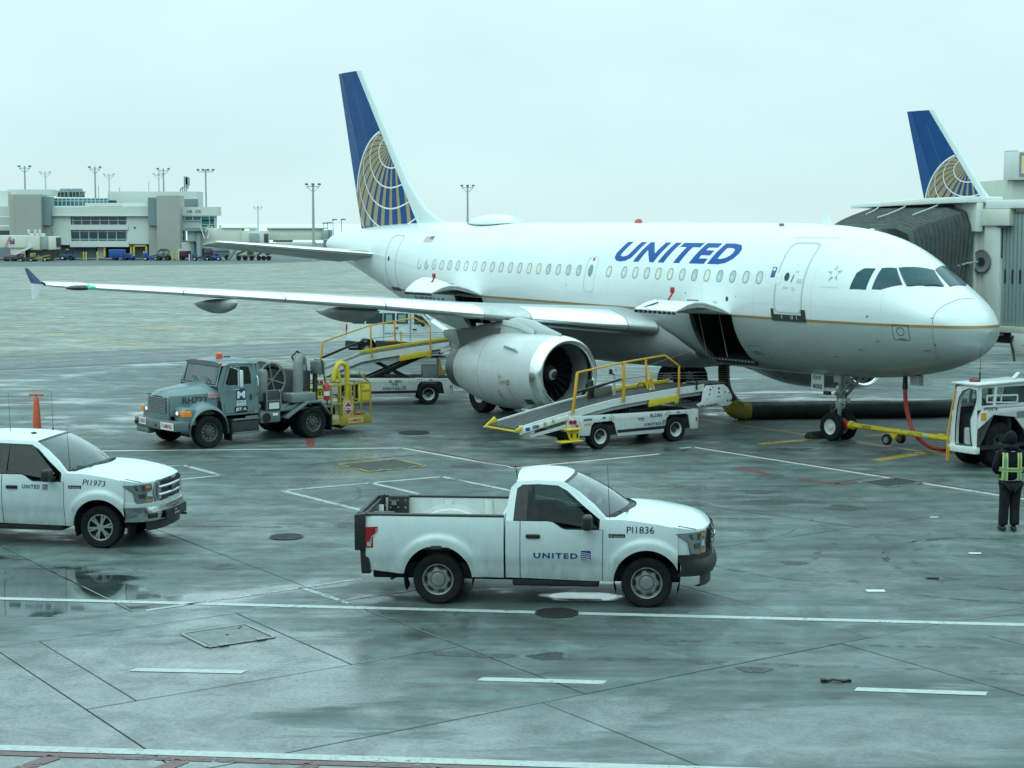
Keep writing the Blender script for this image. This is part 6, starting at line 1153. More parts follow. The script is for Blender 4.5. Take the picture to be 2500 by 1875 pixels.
# ------------------------------------------------------------------ belt loaders
M_LOADW = mat('loader_white', (.72, .74, .73), .35, var=.06, vscale=3, dirt=.35, dirtcol=(.2, .2, .18)); M_BELT = mat('conveyor_belt', (.022, .024, .025), .55, var=.3, vscale=6); M_LG = mat('loader_grey', (.40, .43, .42), .4, var=.15)
road_wheel('loader', .335, .25, .20, 'deep')
LZ = pch([-2.62, -.9, .45, 1.7, 3.63, 4.5], [.72, 1.03, 1.24, 1.34, 1.46, 1.47])     # height of the belt's near edge
def belt_loader(label, loc, rz, num, lift, head):
    t = thing('belt_loader', label, 'belt loader', loc, rz, 'white belt loaders with yellow rails'); y0_, y1_ = .0, 1.55      # near side plane, far side
    up = lambda x: LZ(x)+(lift*sstep(-1.2, .8, x) if lift else 0)+(lift*.55*(x-.8)/2.8 if lift and x > .8 else 0)
    # chassis sides with square wheel openings
    sp = [(-1.08, .92), (3.39, .84), (3.39, .30), (3.12, .31), (3.04, .70), (2.94, .74), (2.36, .74), (2.26, .66), (2.16, .28), (.58, .30), (.46, .66), (.36, .72), (-.22, .71), (-.30, .64), (-.36, .38), (-.80, .40), (-.84, .52), (-1.08, .52)]
    for y in (y0_+.0, y1_-.04):
        s_ = MB().prism(sp, y, y+.04).build('side_panel', M_LOADW, t, bevel=.008)
        mb = MB(); mb.box(.56, 2.2, y-.008, y+.048, .385, .465); mb.build('rub_rail', M_BLACK, s_, bevel=.006)
        mb = MB(); mb.box(-1.085, 3.395, y-.004, y+.044, .845, .87); 
        mb = MB()
        for x in (.37, 2.31): mb.box(x-.006, x+.006, y-.004, y+.044, .73, .88)
        mb.build('panel_joint', M_BLACK, s_); mb = MB()
        for x in (.30, .44, 2.24, 2.38): [mb.cyl((x, y-.006, z), (x, y+.046, z), .016, n=8) for z in (.76, .82)]
        mb.build('bolt', M_BLACK, s_)
    mb = MB(); mb.box(-1.05, 3.36, y0_+.06, y1_-.06, .34, .60); mb.box(.45, 2.2, y0_+.05, y1_-.05, .60, .86); mb.box(3.0, 3.36, y0_+.05, y1_-.05, .5, .82); mb.box(-1.05, -.45, y0_+.05, y1_-.05, .55, .84); mb.build('chassis', M_UNDER, t, bevel=.015)
    MB().box(-1.085, -1.045, y0_, y1_, .52, .9).build('rear_panel', M_LOADW, t, bevel=.008); MB().box(3.36, 3.40, y0_, y1_, .32, .84).build('front_panel', M_LOADW, t, bevel=.008)
    for x in (0, 2.6):
        put_wheel(t, 'loader', x, .12, .335); put_wheel(t, 'loader', x, 1.42, .335, True)
    mb = MB(); mb.box(-1.06, -.86, -.012, -.004, .55, .84); 
    for x, z, r in ((-.99, .775, .058), (-.865, .77, .058)): MB().cyl((x, -.005, z), (x, -.03, z), r, n=18).build('tail_lamp', M_TAIL, t)
    mb = MB(); mb.tube([(-.93+.04*cos(a), -.03, .65+.04*sin(a)) for a in [2*pi*i/14 for i in range(14)]], .012, 6, closed=True); mb.build('tow_ring', M_LG, t)
    for x in (-.81, -.765): MB().box(x-.014, x+.014, -.012, -.0, .60, .70).build('reflector', M_TAIL, t)
    MB().box(3.30, 3.34, -.012, .0, .52, .62).build('reflector', M_TAIL, t); MB().box(2.62, 2.72, -.012, 0, .785, .815).build('label', mat('label_blue', (.03, .12, .35), .4), t); MB().box(.06, .16, -.012, 0, .80, .84).build('label', MATS['label_blue'], t)
    lettering('sticker_text', 'power', M_NAVY, t, flat((-.57, -.010, .755), (1, 0, .0), (.15, 0, 1)), .075, .29, bold=.035, shear=.2); lettering('sticker_text', 'stow', mat('sticker_orange', (.75, .33, .05), .4), t, flat((-.55, -.010, .655), (1, 0, 0), (.15, 0, 1)), .07, .25, bold=.03, shear=.2)
    mb = MB(); [mb.bar(p_, q_, .012, .004) for p_, q_ in (((-.72, -.008, .80), (-.62, -.008, .66)), ((-.72, -.008, .66), (-.62, -.008, .80)), ((-.72, -.008, .80), (-.70, -.008, .66)))]; mb.build('sticker_mark', M_LGREY, t)
    fx_ = 1.46 if not lift else 1.1
    lettering('fleet_number', num, M_INK, t, flat((fx_+.22, -.010, .725), (1, 0, -.02), (0, 0, 1)), .095, .40, bold=.006); lettering('maker_mark', 'TUG', M_INK, t, flat((fx_-.19 if not lift else fx_+.30, -.010, .645 if not lift else .625), (1, 0, -.02), (0, 0, 1)), .065, .2, bold=-.004); MB().box(fx_-.21 if not lift else fx_+.28, fx_+.02 if not lift else fx_+.50, -.012, -.006, .715 if not lift else .692, .725 if not lift else .70).build('mark_bar', M_INK, t)
    lettering('airline_name', 'UNITED', M_NAVY, t, flat((fx_+.02, -.010, .505), (1, 0, -.02), (0, 0, 1)), .078, .58, bold=.03, spacing=1.25); logo_square('emblem', t, (fx_+.64, -.011, .49), (1, 0, -.02), (0, 0, 1), .125, mat('emblem_slate', (.05, .11, .17), .4))
    # conveyor boom: side beams, belt, nose guards
    xs = [-2.55, -2.0, -1.4, -.9, -.3, .45, 1.1, 1.7, 2.4, 3.0, 3.62]
    for y, nm in ((y0_+.02, 'n'), (y1_-.24, 'f')):
        mb = MB(); R_ = []
        for x in xs: z = up(x); h = .17 if x < -.8 else .15; R_.append([(x, y, z+.035), (x, y+.05, z+.035), (x, y+.05, z-h), (x, y, z-h)])
        mb.loft(R_); mb.build('boom_beam', M_LOADW if nm == 'n' else M_LOADW, t, ang=30)
    mb = MB(); R_ = []
    for x in xs[3:]: z = up(x); R_.append([(x, y0_+.09, z-.115), (x, y0_+.13, z-.115), (x, y0_+.13, z-.26), (x, y0_+.09, z-.26)])
    mb.loft(R_); mb.build('boom_web', M_LG, t, ang=30)
    mb = MB(); R_ = []
    for x in [-2.62]+xs: z = up(x)-.0; R_.append([(x, y0_+.08, z), (x, y1_-.26, z+.0)])
    mb.grid(R_); mb.cyl((-2.60, y0_+.09, up(-2.6)-.05), (-2.60, y1_-.26, up(-2.6)-.05), .055, n=14); mb.build('conveyor_belt', M_BELT, t, ang=40)
    g = MB(); g.bar((-2.72, y0_, .66), (-2.72, y1_-.2, .66), .05); g.bar((-2.72, y0_, .66), (-2.55, y0_-.01, .74), .06, .1); g.prism([(-2.80, .64), (-2.55, .62), (-2.35, .80), (-2.45, .90)], y1_-.25, y1_-.19); g.build('nose_guard', M_YELB, t, bevel=.015, seg=2)
    mb = MB(); mb.box(-2.60, -2.52, y0_-.01, y0_+.03, .56, .80); mb.prism([(-2.55, .58), (-1.05, .86), (-1.05, .96), (-2.5, .74)], y0_-.012, y0_+.02); mb.prism([(-2.3, .52), (-1.1, .72), (-1.1, .62), (-2.2, .46)], y0_+.05, y0_+.11); mb.build('boom_skirt', M_LOADW, t, bevel=.008)
    for x, m_, w in ((-2.36, mat('control_blue', (.02, .09, .32), .4), .13), (-2.12, M_GREY, .18), (-1.82, mat('label_tan', (.42, .36, .16), .5), .09), (-1.56, MATS['label_tan'], .09)): z = up(x)-.065; MB().box(x-w/2, x+w/2, y0_-.022, y0_-.01, z-.05, z+.04).build('control_panel', m_, t, bevel=.004)
    MB().box(-2.08, -2.02, y0_-.03, y0_-.02, .73, .77).build('stop_button', M_RED, t)
    # handrails
    rz_ = [(-.94, 1.0, 0), (-.80, 2.05, 0), (.74, 2.24, 0), (2.16, 2.36, 0), (2.66, 2.05, 0), (2.66, 1.28, 0)]; L2 = lambda x: lift*sstep(-1.2, .8, x)+(lift*.55*(x-.8)/2.8 if x > .8 else 0) if lift else 0
    yn = y0_-.03; pts = [(x, yn, z+L2(x)) for x, z, _ in rz_]
    for i in range(5): MB().bar(pts[i], pts[i+1], .045 if i else .06).build('handrail', M_ORY, t, bevel=.008)
    for x, z0_, z1_, w in ((.75, 1.2, 2.24, .085), ): MB().bar((x, yn, z0_+L2(x)), (x-.02, yn, z1_+L2(x)), w, .05).build('rail_post', M_ORY, t, bevel=.008)
    MB().bar((1.52, yn, 1.70+L2(1.5)), (1.49, yn, 2.28+L2(1.5)), .05).build('rail_post', M_ORY, t, bevel=.008); MB().bar((1.74, yn, 1.45+L2(1.7)), (1.68, yn, 1.95+L2(1.7)), .045).build('rail_post', M_ORY, t, bevel=.008); MB().box(1.2, 1.6, yn-.02, yn+.02, 1.66+L2(1.4), 1.70+L2(1.4)).build('rail_foot', M_ORY, t)
    mb = MB(); mb.bar((-.84, yn, 1.54+L2(-.84)), (.10, yn, 1.70+L2(.1)), .075); mb.bar((.10, yn, 1.70+L2(.1)), (.66, yn, 1.80+L2(.66)), .06); mb.build('canopy_roll', M_BLACK, t, bevel=.02)
    mb = MB(); mb.cyl((.7, yn, 1.80+L2(.7)), (1.5, yn, 1.84+L2(1.5)), .014, n=6)
    for dz in (0, .05, .11): mb.cyl((1.7, yn, 1.78+dz+L2(1.7)), (3.95, yn+.3, 1.62+dz*1.6+L2(3.4)), .010, n=6)
    mb.cyl((1.5, yn, 2.10+L2(1.5)), (3.35, yn+.3, 2.40+L2(3)), .007, n=6); mb.build('guard_wire', mat('wire_steel', (.25, .26, .26), .4, .7), t)
    mb = MB(); R_ = [[(x, y1_-.34, up(x)+.02+k) for k in (0, .09)]+[(x, y1_-.30, up(x)+.02+k) for k in (.09, 0)] for x in (.48, 1.2, 2.0, 2.8, 3.4)]; mb.loft(R_); mb.build('guard_rail', M_YELB, t, bevel=.006)
    MB().bar((3.30, yn, up(3.3)+.2), (3.30, yn, up(3.3)-.08), .035).build('rail_stop', M_BLACK, t)
    yb_ = MB().prism([(1.66, up(1.66)-.16), (2.70, up(2.7)-.15), (2.70, up(2.7)-.37), (2.56, up(2.56)-.37), (2.54, up(2.54)-.31), (1.66, up(1.66)-.34)], y0_+.0, y0_+.08).build('lift_bracket', M_YELB, t, bevel=.01)
    mb = MB(); mb.bar((.2, .4, .62), (2.5, .4, up(2.5)-.3), .10, .14); mb.bar((.2, 1.1, .62), (2.5, 1.1, up(2.5)-.3), .10, .14); mb.bar((2.4, .4, .62), (.9, .4, up(.9)-.25), .09, .12); mb.cyl((.8, .75, .66), (2.2, .75, up(2.2)-.3), .07, n=12); mb.box(1.2, 1.9, .3, 1.2, .8, .95); mb.build('lift_frame', M_BLACK, t, bevel=.015)
    # gauge post and hoses beside the belt
    if not lift:
        mb = MB(); mb.bar((1.06, .75, 1.25), (1.06, .75, 1.86), .045); mb.tube([(1.06+.07*cos(a), .75, 1.93+.07*sin(a)) for a in [2*pi*i/16 for i in range(16)]], .016, 6, closed=True); mb.build('sight_post', M_LG, t); mb = MB(); mb.box(.90, .96, .72, .78, 1.86, 1.99); mb.bar((.93, .75, 1.9), (1.04, .75, 1.84), .025); mb.build('sight_lamp', M_BLACK, t); MB().box(.50, 1.1, .9, 1.15, 1.25, 1.52).build('control_box', mat('box_olive', (.12, .125, .10), .5), t, bevel=.01); MB().box(.34, .48, .9, 1.0, 1.1, 1.72).build('mast', M_BLACK, t, bevel=.01)
        mb = MB(); mb.tube([(2.0, .5, 1.42), (2.0, .5, 1.66), (2.05, .5, 1.70), (2.10, .5, 1.66), (2.10, .5, 1.44)], .028, 8); mb.build('hook', M_YELB, t); mb = MB(); mb.lathe([(.08, 0), (.06, .1), (.02, .22), (.001, .24)], (2.25, .6, 1.38), (0, 0, 1), 10); mb.build('cone', M_LOADW, t); mb = MB(); mb.tube([(1.6, .5, 1.4), (1.7, .5, 1.58), (1.85, .5, 1.60), (1.95, .5, 1.45)], .018, 6); mb.build('cable', M_BLACK, t)
    if head:
        hp = [(3.55, 1.30), (3.66, 1.46), (4.30, 1.46), (4.46, 1.36), (4.62, 1.12), (4.61, .92), (4.48, .86), (4.20, .86), (4.08, .96), (3.6, .90), (3.40, .90), (3.30, .96), (3.50, 1.02)]
        for y in (-.02, .95):
            h_ = MB().prism(hp, y, y+.03).build('head_plate', M_LOADW, t, bevel=.01)
            mb = MB(); [mb.cyl((x, y-.004, z), (x, y+.034, z), r, n=10) for x, z, r in ((3.8, 1.34, .03), (3.78, 1.22, .025), (4.12, 1.36, .035), (4.12, 1.25, .03), (4.35, 1.25, .025), (4.45, 1.0, .03), (4.5, 1.22, .02), (3.9, 1.4, .02))]; mb.build('plate_hole', M_BLACK, h_); mb = MB(); [mb.box(x, x+.1, y-.004, y+.034, .90, .925) for x in (3.48, 3.64, 3.8, 3.96)]; mb.build('plate_slot', M_BLACK, h_)
            MB().box(3.62, 3.74, y-.005, y-.001, 1.06, 1.12).build('label', M_LGREY, h_); MB().box(4.52, 4.60, y-.005, y-.001, .98, 1.03).build('label', M_RED, h_); mb = MB(); mb.box(4.05, 4.2, y-.005, y-.001, 1.12, 1.15); mb.build('label', mat('label_teal', (.1, .35, .33), .4), h_)
        mb = MB(); mb.box(3.6, 4.45, .02, .94, 1.0, 1.42); mb.build('head_drive', M_DGREY, t, bevel=.02); mb = MB(); [mb.cyl((x, .0, 1.47), (x, .95, 1.47), .04, n=10) for x in (3.8, 4.0, 4.2, 4.4)]; mb.build('head_roller', M_BLACK, t)
    else:
        MB().prism([(3.0, up(3)-.1), (3.62, up(3.62)+.02), (3.95, up(3.9)+.06), (3.62, up(3.6)-.16), (3.0, up(3)-.3)], y0_+.02, y0_+.08).build('boom_head', M_LOADW, t, bevel=.01); mb = MB(); mb.tube([(3.4, y0_, up(3.4)-.0), (3.4, y0_, up(3.4)-.10), (3.36, y0_, up(3.4)-.13)], .02, 6); mb.build('hook', M_LG, t); mb = MB(); mb.box(2.7, 3.9, .0, .06, up(3)-.36, up(3)-.33); mb.build('boom_bar', M_LG, t); MB().box(2.45, 2.95, .2, .8, .84, 1.25).build('engine_cover', M_GREY, t, bevel=.02); mb = MB(); mb.prism([(2.95, .9), (2.95, 1.45), (3.0, 1.45), (3.08, 1.1), (3.3, 1.05), (3.3, 1.0), (3.05, .95)], .15, .7); mb.build('seat', mat('seat_ochre', (.35, .24, .05), .6), t, bevel=.03)
    # yellow step
    mb = MB(); mb.box(-1.30, -.84, -.30, -.02, .60, .64); mb.prism([(-1.25, .60), (-.86, .60), (-.84, .30), (-1.12, .30)], -.20, -.14); mb.box(-1.52, -.82, -.34, -.02, .30, .335); st_ = mb.build('step', M_YELB, t, bevel=.012)
    mb = MB(); mb.box(-1.14, -1.08, -.206, -.2, .40, .52); mb.box(-.95, -.90, -.206, -.2, .38, .50); mb.build('step_slot', M_BLACK, st_)
    return t
a_ = radians(35.6); belt_loader('white belt loader BL2381 reaching up to the open forward cargo door', (2.31-.12*sin(-a_)*-1*0, 43.6, 0), a_, 'BL2381', 0, True)
a_ = radians(10.35); belt_loader('white belt loader BL 2893 behind the fuel truck, reaching aft', (-5.26, 53.9, 0), a_, 'BL 2893', .36, False)

# ------------------------------------------------------------------ passenger van under the wing
M_VAN = mat('white_van_paint', (.76, .82, .82), .25, coat=.3, var=.04); M_PLAS = mat('grey_plastic', (.035, .04, .042), .5)
vn = thing('passenger_van', 'white passenger van with dark lower trim parked behind the belt loader', 'van', (-6.27, 73.6+.55, 0), radians(-3)); vn.scale = (1.04, 1.04, 1.04); VW = .86
sd_ = [(-.86, .42), (-.88, .80), (-.80, 1.45), (-.70, 1.93), (-.55, 2.0), (1.9, 2.0), (2.20, 1.93), (2.72, 1.48), (3.25, 1.12), (3.42, .95), (3.45, .42)]
mb = MB(); K_ = [(-.96, .0), (-1, .10), (-1, .5), (-.985, .8)]
def vside(x, z): return VW*(1-.10*sstep(.9, 2.0, z))
for sg in (-1, 1):
    m_ = MB(); cut = lambda xc: [(xc-.40, .42), (xc-.36, .60), (xc-.22, .78), (xc, .84), (xc+.22, .78), (xc+.36, .60), (xc+.40, .42)]
    pl = [(-.86, .42)]+cut(0)+cut(2.85)+sd_[-1::-1][0:0]+[(3.45, .42), (3.42, .95), (3.25, 1.12), (2.72, 1.48), (2.20, 1.93), (1.9, 2.0), (-.55, 2.0), (-.70, 1.93), (-.80, 1.45), (-.88, .80)]
    m_.add([(x, sg*vside(x, z), z) for x, z in pl], [tuple(range(len(pl)))]); m_.build('side', M_VAN, vn, smooth=False)
    tr = [(-.87, .44)]+[(-.36, .44), (-.36, .60), (-.30, .66), (-.87, .72)]; MB().add([(x, sg*(VW+.006), z) for x, z in tr], [tuple(range(5))]).build('lower_trim', M_PLAS, vn, smooth=False); MB().add([(x, sg*(VW+.006), z) for x, z in ((.36, .44), (2.49, .44), (2.49, .62), (.36, .72))], [(0, 1, 2, 3)]).build('lower_trim', M_PLAS, vn, smooth=False)
    for x0, x1 in ((-.66, -.10), (-.04, .66), (.72, 1.18), (1.24, 1.72)): MB().add([(x, sg*(vside(x, z)+.006), z) for x, z in ((x0+(.05 if x0 < -.5 else 0), 1.42), (x1, 1.42), (x1, 1.86), (x0, 1.86))], [(0, 1, 2, 3)]).build('side_window', mat('van_glass', (.03, .06, .065), .08, coat=.5), vn, smooth=False)
    for x0, x1 in ((-.50, -.2), (.80, 1.06), (1.32, 1.64)): MB().add([(x, sg*(vside(x, z)+.010), z) for x, z in ((x0, 1.48), (x1, 1.48), (x1, 1.80), (x0, 1.80))], [(0, 1, 2, 3)]).build('window_view', mat('van_glass_lit', (.25, .38, .38), .1, coat=.4), vn, smooth=False)  # pale panels on the dark glass, painted as daylight showing through
    MB().add([(x, sg*(vside(x, z)+.006), z) for x, z in ((1.98, 1.40), (2.62, 1.40), (2.22, 1.84), (1.98, 1.86))], [(0, 1, 2, 3)]).build('door_window', MATS['van_glass'], vn, smooth=False)
    mb = MB(); [mb.box(x-.004, x+.004, sg*VW*.93, sg*(VW+.004), .5, 1.9) for x in (.70, 1.82)]; mb.build('door_seam', M_INK, vn); mb = MB(); mb.box(1.15, 1.32, sg*VW, sg*(VW+.02), 1.22, 1.27); mb.box(1.92, 2.08, sg*VW, sg*(VW+.02), 1.16, 1.21); mb.build('handle', M_BLACK, vn); mb = MB(); mb.box(2.30, 2.44, sg*.90, sg*1.08, 1.32, 1.56); mb.build('mirror', M_BLACK, vn, bevel=.03)
    MB().box(-.90, -.84, sg*.66, sg*.80, .9, 1.4).build('tail_lamp', M_TAIL, vn, bevel=.01); [MB().grid([[(xc+.40*cos(a), sg*y, .42+.42*sin(a)) for y in (VW-.01, .5)] for a in [pi*i/12 for i in range(13)]]).build('wheel_arch', M_UNDER, vn) for xc in (0, 2.85)]
mb = MB(); mb.grid([[(x, -vside(x, z), z), (x, -vside(x, z)*.6, z+.03), (x, 0, z+.04), (x, vside(x, z)*.6, z+.03), (x, vside(x, z), z)] for x, z in sd_[1:10]]); mb.build('roof', M_VAN, vn, ang=50)
mb = MB(); mb.add([(2.66, -.76, 1.53), (2.66, .76, 1.53), (2.24, .70, 1.92), (2.24, -.70, 1.92)], [(0, 1, 2, 3)]); o_ = mb.build('windscreen', MATS['van_glass'], vn, smooth=False); o_.location = (.02, 0, .03)
MB().box(-.93, -.84, -.84, .84, .42, .70).build('rear_bumper', M_PLAS, vn, bevel=.03); MB().box(3.38, 3.52, -.82, .82, .34, .74).build('front_bumper', M_PLAS, vn, bevel=.04); MB().box(-.8, 3.4, -.75, .75, .30, .44).build('chassis', M_UNDER, vn); MB().bar((.42, -.9, .36), (2.4, -.9, .36), .06, .12).build('running_board', M_PLAS, vn, bevel=.01)
road_wheel('van', .33, .22, .2, 'steel')
for x in (0, 2.85):
    for sg in (-1, 1): put_wheel(vn, 'van', x, sg*.74, .33, sg > 0)
lettering('airline_name', 'UNITED', M_NAVY, vn, flat((.75, -VW-.008, .98), (1, 0, 0), (0, 0, 1)), .075, .55, bold=.03, spacing=1.25); logo_square('emblem', vn, (1.36, -VW-.008, .97), (1, 0, 0), (0, 0, 1), .11); lettering('fleet_number', 'VN-1790', M_LGREY, vn, flat((2.5, -VW-.008, 1.02), (1, 0, 0), (0, 0, 1)), .08, .42)

# ------------------------------------------------------------------ pushback tractor
M_TUG = mat('tractor_white', (.72, .74, .73), .33, var=.05, dirt=.28, dirtcol=(.22, .22, .2)); tg = thing('pushback_tractor', 'white pushback tractor with open cab doorway at the right edge', 'tractor', (11.04, 39.74, 0), radians(32)); TA = radians(32)
# x runs along the near side to the right, y to the far side
road_wheel('tug', .54, .36, .26, 'truck')
pr = [(.0, .42), (.0, 1.45), (.16, 1.53), (1.75, 1.53), (4.2, 1.45), (4.3, 1.1), (4.3, .5), (4.1, .42), (3.95, .9), (3.70, 1.22), (3.2, 1.3), (2.75, 1.22), (2.5, .9), (2.4, .42), (1.75, .42), (1.68, .82), (1.30, 1.24), (.58, 1.32), (.10, .98), (.02, .96), (.0, .9)]
pr = [(.0, .40), (.02, 1.22), (.2, 1.52), (4.2, 1.46), (4.3, 1.1), (4.3, .42), (4.0, .42), (3.94, .9), (3.66, 1.22), (2.9, 1.24), (2.55, .9), (2.45, .42), (1.80, .42), (1.68, .86), (1.30, 1.22), (.58, 1.31), (.03, .98), (.02, .40)]
MB().prism(pr, -.0, .05).build('near_side', M_TUG, tg, bevel=.012); MB().prism([(max(x, 1.0), z) if z < 3 else (x, z) for x, z in pr if x > .5 or z > 5] + [(.62, .9), (.62, .5)] if False else [(.55, .42), (.55, 1.3), (4.2, 1.45), (4.3, 1.1), (4.3, .42)], 1.28, 1.32).build('far_side', M_TUG, tg, bevel=.012)
MB().box(1.0, 4.25, .05, 1.3, 1.36, 1.44).build('deck', mat('deck_dark', (.06, .065, .065), .6, var=.3), tg); mb = MB(); mb.box(.25, 4.2, .42, .84, .4, 1.3); mb.box(1.78, 2.5, .06, 1.27, .40, 1.3); mb.build('chassis', M_UNDER, tg); MB().box(4.2, 4.3, .05, 1.28, .42, 1.45).build('rear_panel', M_TUG, tg, bevel=.02)
for x in (.98, 3.25):
    put_wheel(tg, 'tug', x, .30, .54); put_wheel(tg, 'tug', x, 1.02, .54, True)
# cab: end face with a tall curved doorway, side windows, roof
en = [(0, .42), (.85, .55), (.83, 1.0), (.64, 1.96), (.02, 2.04)]
do = [(.12, .60), (.16, .66), (.20, .95), (.22, 1.22), (.10, 1.50), (.04, 1.72), (.05, 1.92), (.25, 1.95), (.45, 1.88), (.56, 1.72), (.62, 1.45), (.66, 1.0), (.66, .66), (.64, .58)]
ou = [(.0, .50), (.0, .70), (-.0, 1.0), (-.0, 1.25), (-.0, 1.5), (-.0, 1.8), (.0, 2.04), (.3, 2.02), (.5, 2.0), (.66, 1.97), (.74, 1.5), (.82, 1.05), (.85, .7), (.85, .52)]
mb = MB(); mb.ring([(-.0, y, z) for y, z in ou], [(-.0, y, z) for y, z in do]); mb.ring([(0, y, z) for y, z in do], [(.10, y, z) for y, z in do]); ef = mb.build('cab_end', M_TUG, tg, ang=30)
MB().box(-.06, .10, -.02, .86, .40, .56).build('cab_sill', M_TUG, tg, bevel=.015)
mb = MB(); mb.tube([(-.012, y, z) for y, z in do], .014, 6, closed=True); mb.build('door_seal', M_BLACK, ef)
for y in (.0, .85):
    mb = MB(); q = lambda x, z: (x, y+(0 if y == 0 else -.12*max(0, z-1.0)), z); mb.ring([q(0, 1.45), q(1.75, 1.45), q(1.9, 2.05), q(.02, 2.05)], [q(.14, 1.56), q(1.68, 1.56), q(1.80, 1.96), q(.14, 1.97)]); mb.bar(q(.56, 1.5), q(.60, 2.0), .09, .04, up=(0, 1, 0)); mb.build('cab_side', M_TUG, tg); MB().add([q(.14, 1.55), q(1.70, 1.55), q(1.82, 1.97), q(.14, 1.98)], [(0, 1, 2, 3)]).build('cab_window', glass('cab_glass', (.55, .66, .65), refl=.5), tg, smooth=False)
MB().prism([(-.05, 2.03), (1.95, 2.05), (1.95, 2.10), (-.05, 2.08)], -.05, .80).build('cab_roof', M_TUG, tg, bevel=.015); mb = MB(); mb.ring([(.03, .02, .6), (.03, .8, .6), (.03, .66, 1.95), (.03, .02, 1.98)], [(.04, .1, .66), (.04, .7, .66), (.04, .6, 1.9), (.04, .1, 1.9)])
MB().box(1.80, 1.86, .03, .80, .6, 2.03).build('cab_back', M_TUG, tg, bevel=.01); MB().box(.1, 1.8, .78, .83, .45, 1.45).build('cab_wall', M_INT2, tg); MB().box(.05, 1.8, .05, .8, .48, .56).build('cab_floor', M_INT, tg)
mb = MB(); mb.cyl((.30, .40, .58), (.30, .40, .98), .20, n=20); mb.box(.34, .55, .25, .66, .98, 1.28); mb.build('control_console', mat('console_grey', (.46, .49, .48), .4, var=.3, vscale=6), tg, bevel=.04); mb = MB(); mb.bar((.4, .38, 1.0), (.45, .36, 1.55), .04); mb.tube([(.46+.05*cos(a), .36+.16*sin(a), 1.55+.12*cos(a)) for a in [2*pi*i/16 for i in range(16)]], .02, 6, closed=True); mb.build('steering_column', M_BLACK, tg); mb = MB(); mb.box(.9, 1.3, .12, .62, .6, .95); mb.box(1.25, 1.38, .14, .60, .9, 1.6); mb.build('seat', M_INT, tg, bevel=.05); mb = MB(); mb.ball((.5, .40, 1.72), (.07, .09, .07), 10, 8); mb.build('work_lamp', M_LENS, tg)
mb = MB(); mb.bar((-.07, .86, .16), (-.07, .84, .9), .035); mb.bar((-.07, .84, .9), (-.05, .66, 1.9), .03); mb.bar((-.07, .80, .16), (-.07, .80, .5), .03); mb.build('grab_rail', M_ORY, tg)
mb = MB(); [mb.bar(p_, q_, .035) for p_, q_ in (((.25, .06, 1.58), (1.30, .06, 1.52)), ((.25, .06, 1.74), (1.30, .06, 1.70)), ((.25, .06, 1.58), (.25, .06, 1.74)), ((1.30, .06, 1.52), (1.30, .06, 1.70)), ((.74, .06, 1.55), (.74, .06, 1.72)), ((.25, .06, 1.74), (.35, .55, 1.76)), ((1.30, .06, 1.70), (1.38, .55, 1.72)))]; 
o_ = mb.build('luggage_rack', M_TUG, tg); o_.location = (.06, -.06, .05)
MB().box(.13, .30, -.012, .0, 1.20, 1.38).build('marker_panel', mat('amber_panel', (.72, .33, .03), .4), tg); MB().box(1.36, 1.62, -.012, 0, 1.19, 1.35).build('marker_panel', M_GREY, tg); lettering('fleet_number', 'PT0574', M_INK, tg, flat((.24, -.008, 1.415), (1, 0, -.02), (0, 0, 1)), .095, .44, bold=.005)
MB().box(.40, .52, .02, .06, 1.80, 1.95).build('lamp', M_TAIL, tg, bevel=.02); mb = MB(); mb.lathe([(.14, 0), (.13, .05), (.08, .09), (.001, .10)], (.38, .45, 2.08), (0, 0, 1), 14); mb.build('beacon', mat('beacon_dark', (.16, .03, .03), .3), tg); mb = MB(); mb.cyl((.55, .45, 2.08), (.56, .45, 2.9), .008, .004, n=6); mb.cyl((.55, .45, 2.08), (.55, .45, 2.3), .02, n=6); mb.bar((.50, .45, 2.4), (.62, .45, 2.4), .012); mb.build('aerial', M_BLACK, tg)
mb = MB(); mb.bar((1.55, .3, 2.12), (1.95, .5, 2.22), .09, .03); mb.build('roof_board', M_TUG, tg)

# ------------------------------------------------------------------ tow bar, chock, hoses, post
tb = thing('tow_bar', 'yellow tow bar with red head joined to the nose wheel', 'tow bar', (8.873, 45.464, 0), HEAD)
mb = MB(); mb.cyl((.50, 0, .455), (5.4, 0, .43), .07, n=18); mb.cyl((.42, 0, .455), (.56, 0, .455), .11, n=18); mb.cyl((2.15, 0, .445), (2.28, 0, .445), .082, n=18); bar_ = mb.build('bar', M_YELB, tb, ang=40); MB().box(3.5, 3.72, -.06, .06, .44, .54).build('bracket', M_YELB, bar_, bevel=.01)
mb = MB(); mb.box(.08, .43, -.12, .12, .36, .56); mb.box(.10, .26, -.19, .17, .33, .45); mb.bar((.3, -.1, .4), (.22, -.12, .25), .05); mb.build('head', M_RED, tb, bevel=.03)
mb = MB(); mb.prism([(1.82, .43), (2.2, .43), (2.05, .24), (1.95, .24)], -.04, .04); mb.bar((2.0, -.24, .25), (2.0, .24, .25), .045); mb.build('axle_bracket', M_YELB, tb)
mb = MB().lathe([(.09, -.045), (.13, -.055), (.145, -.03), (.145, .03), (.13, .055), (.09, .045)], n=24); mw = mb.mesh('tyre', M_TYRE, ang=40); mh2 = MB().lathe([(.11, -.045), (.09, -.02), (.04, -.02), (.03, -.05), (.001, -.05)], n=20).mesh('hub', M_GREY)
for y in (-.26, .26): w_ = inst('wheel', mw, tb, (2.0, y, .25)); inst('hub', mh2, w_)
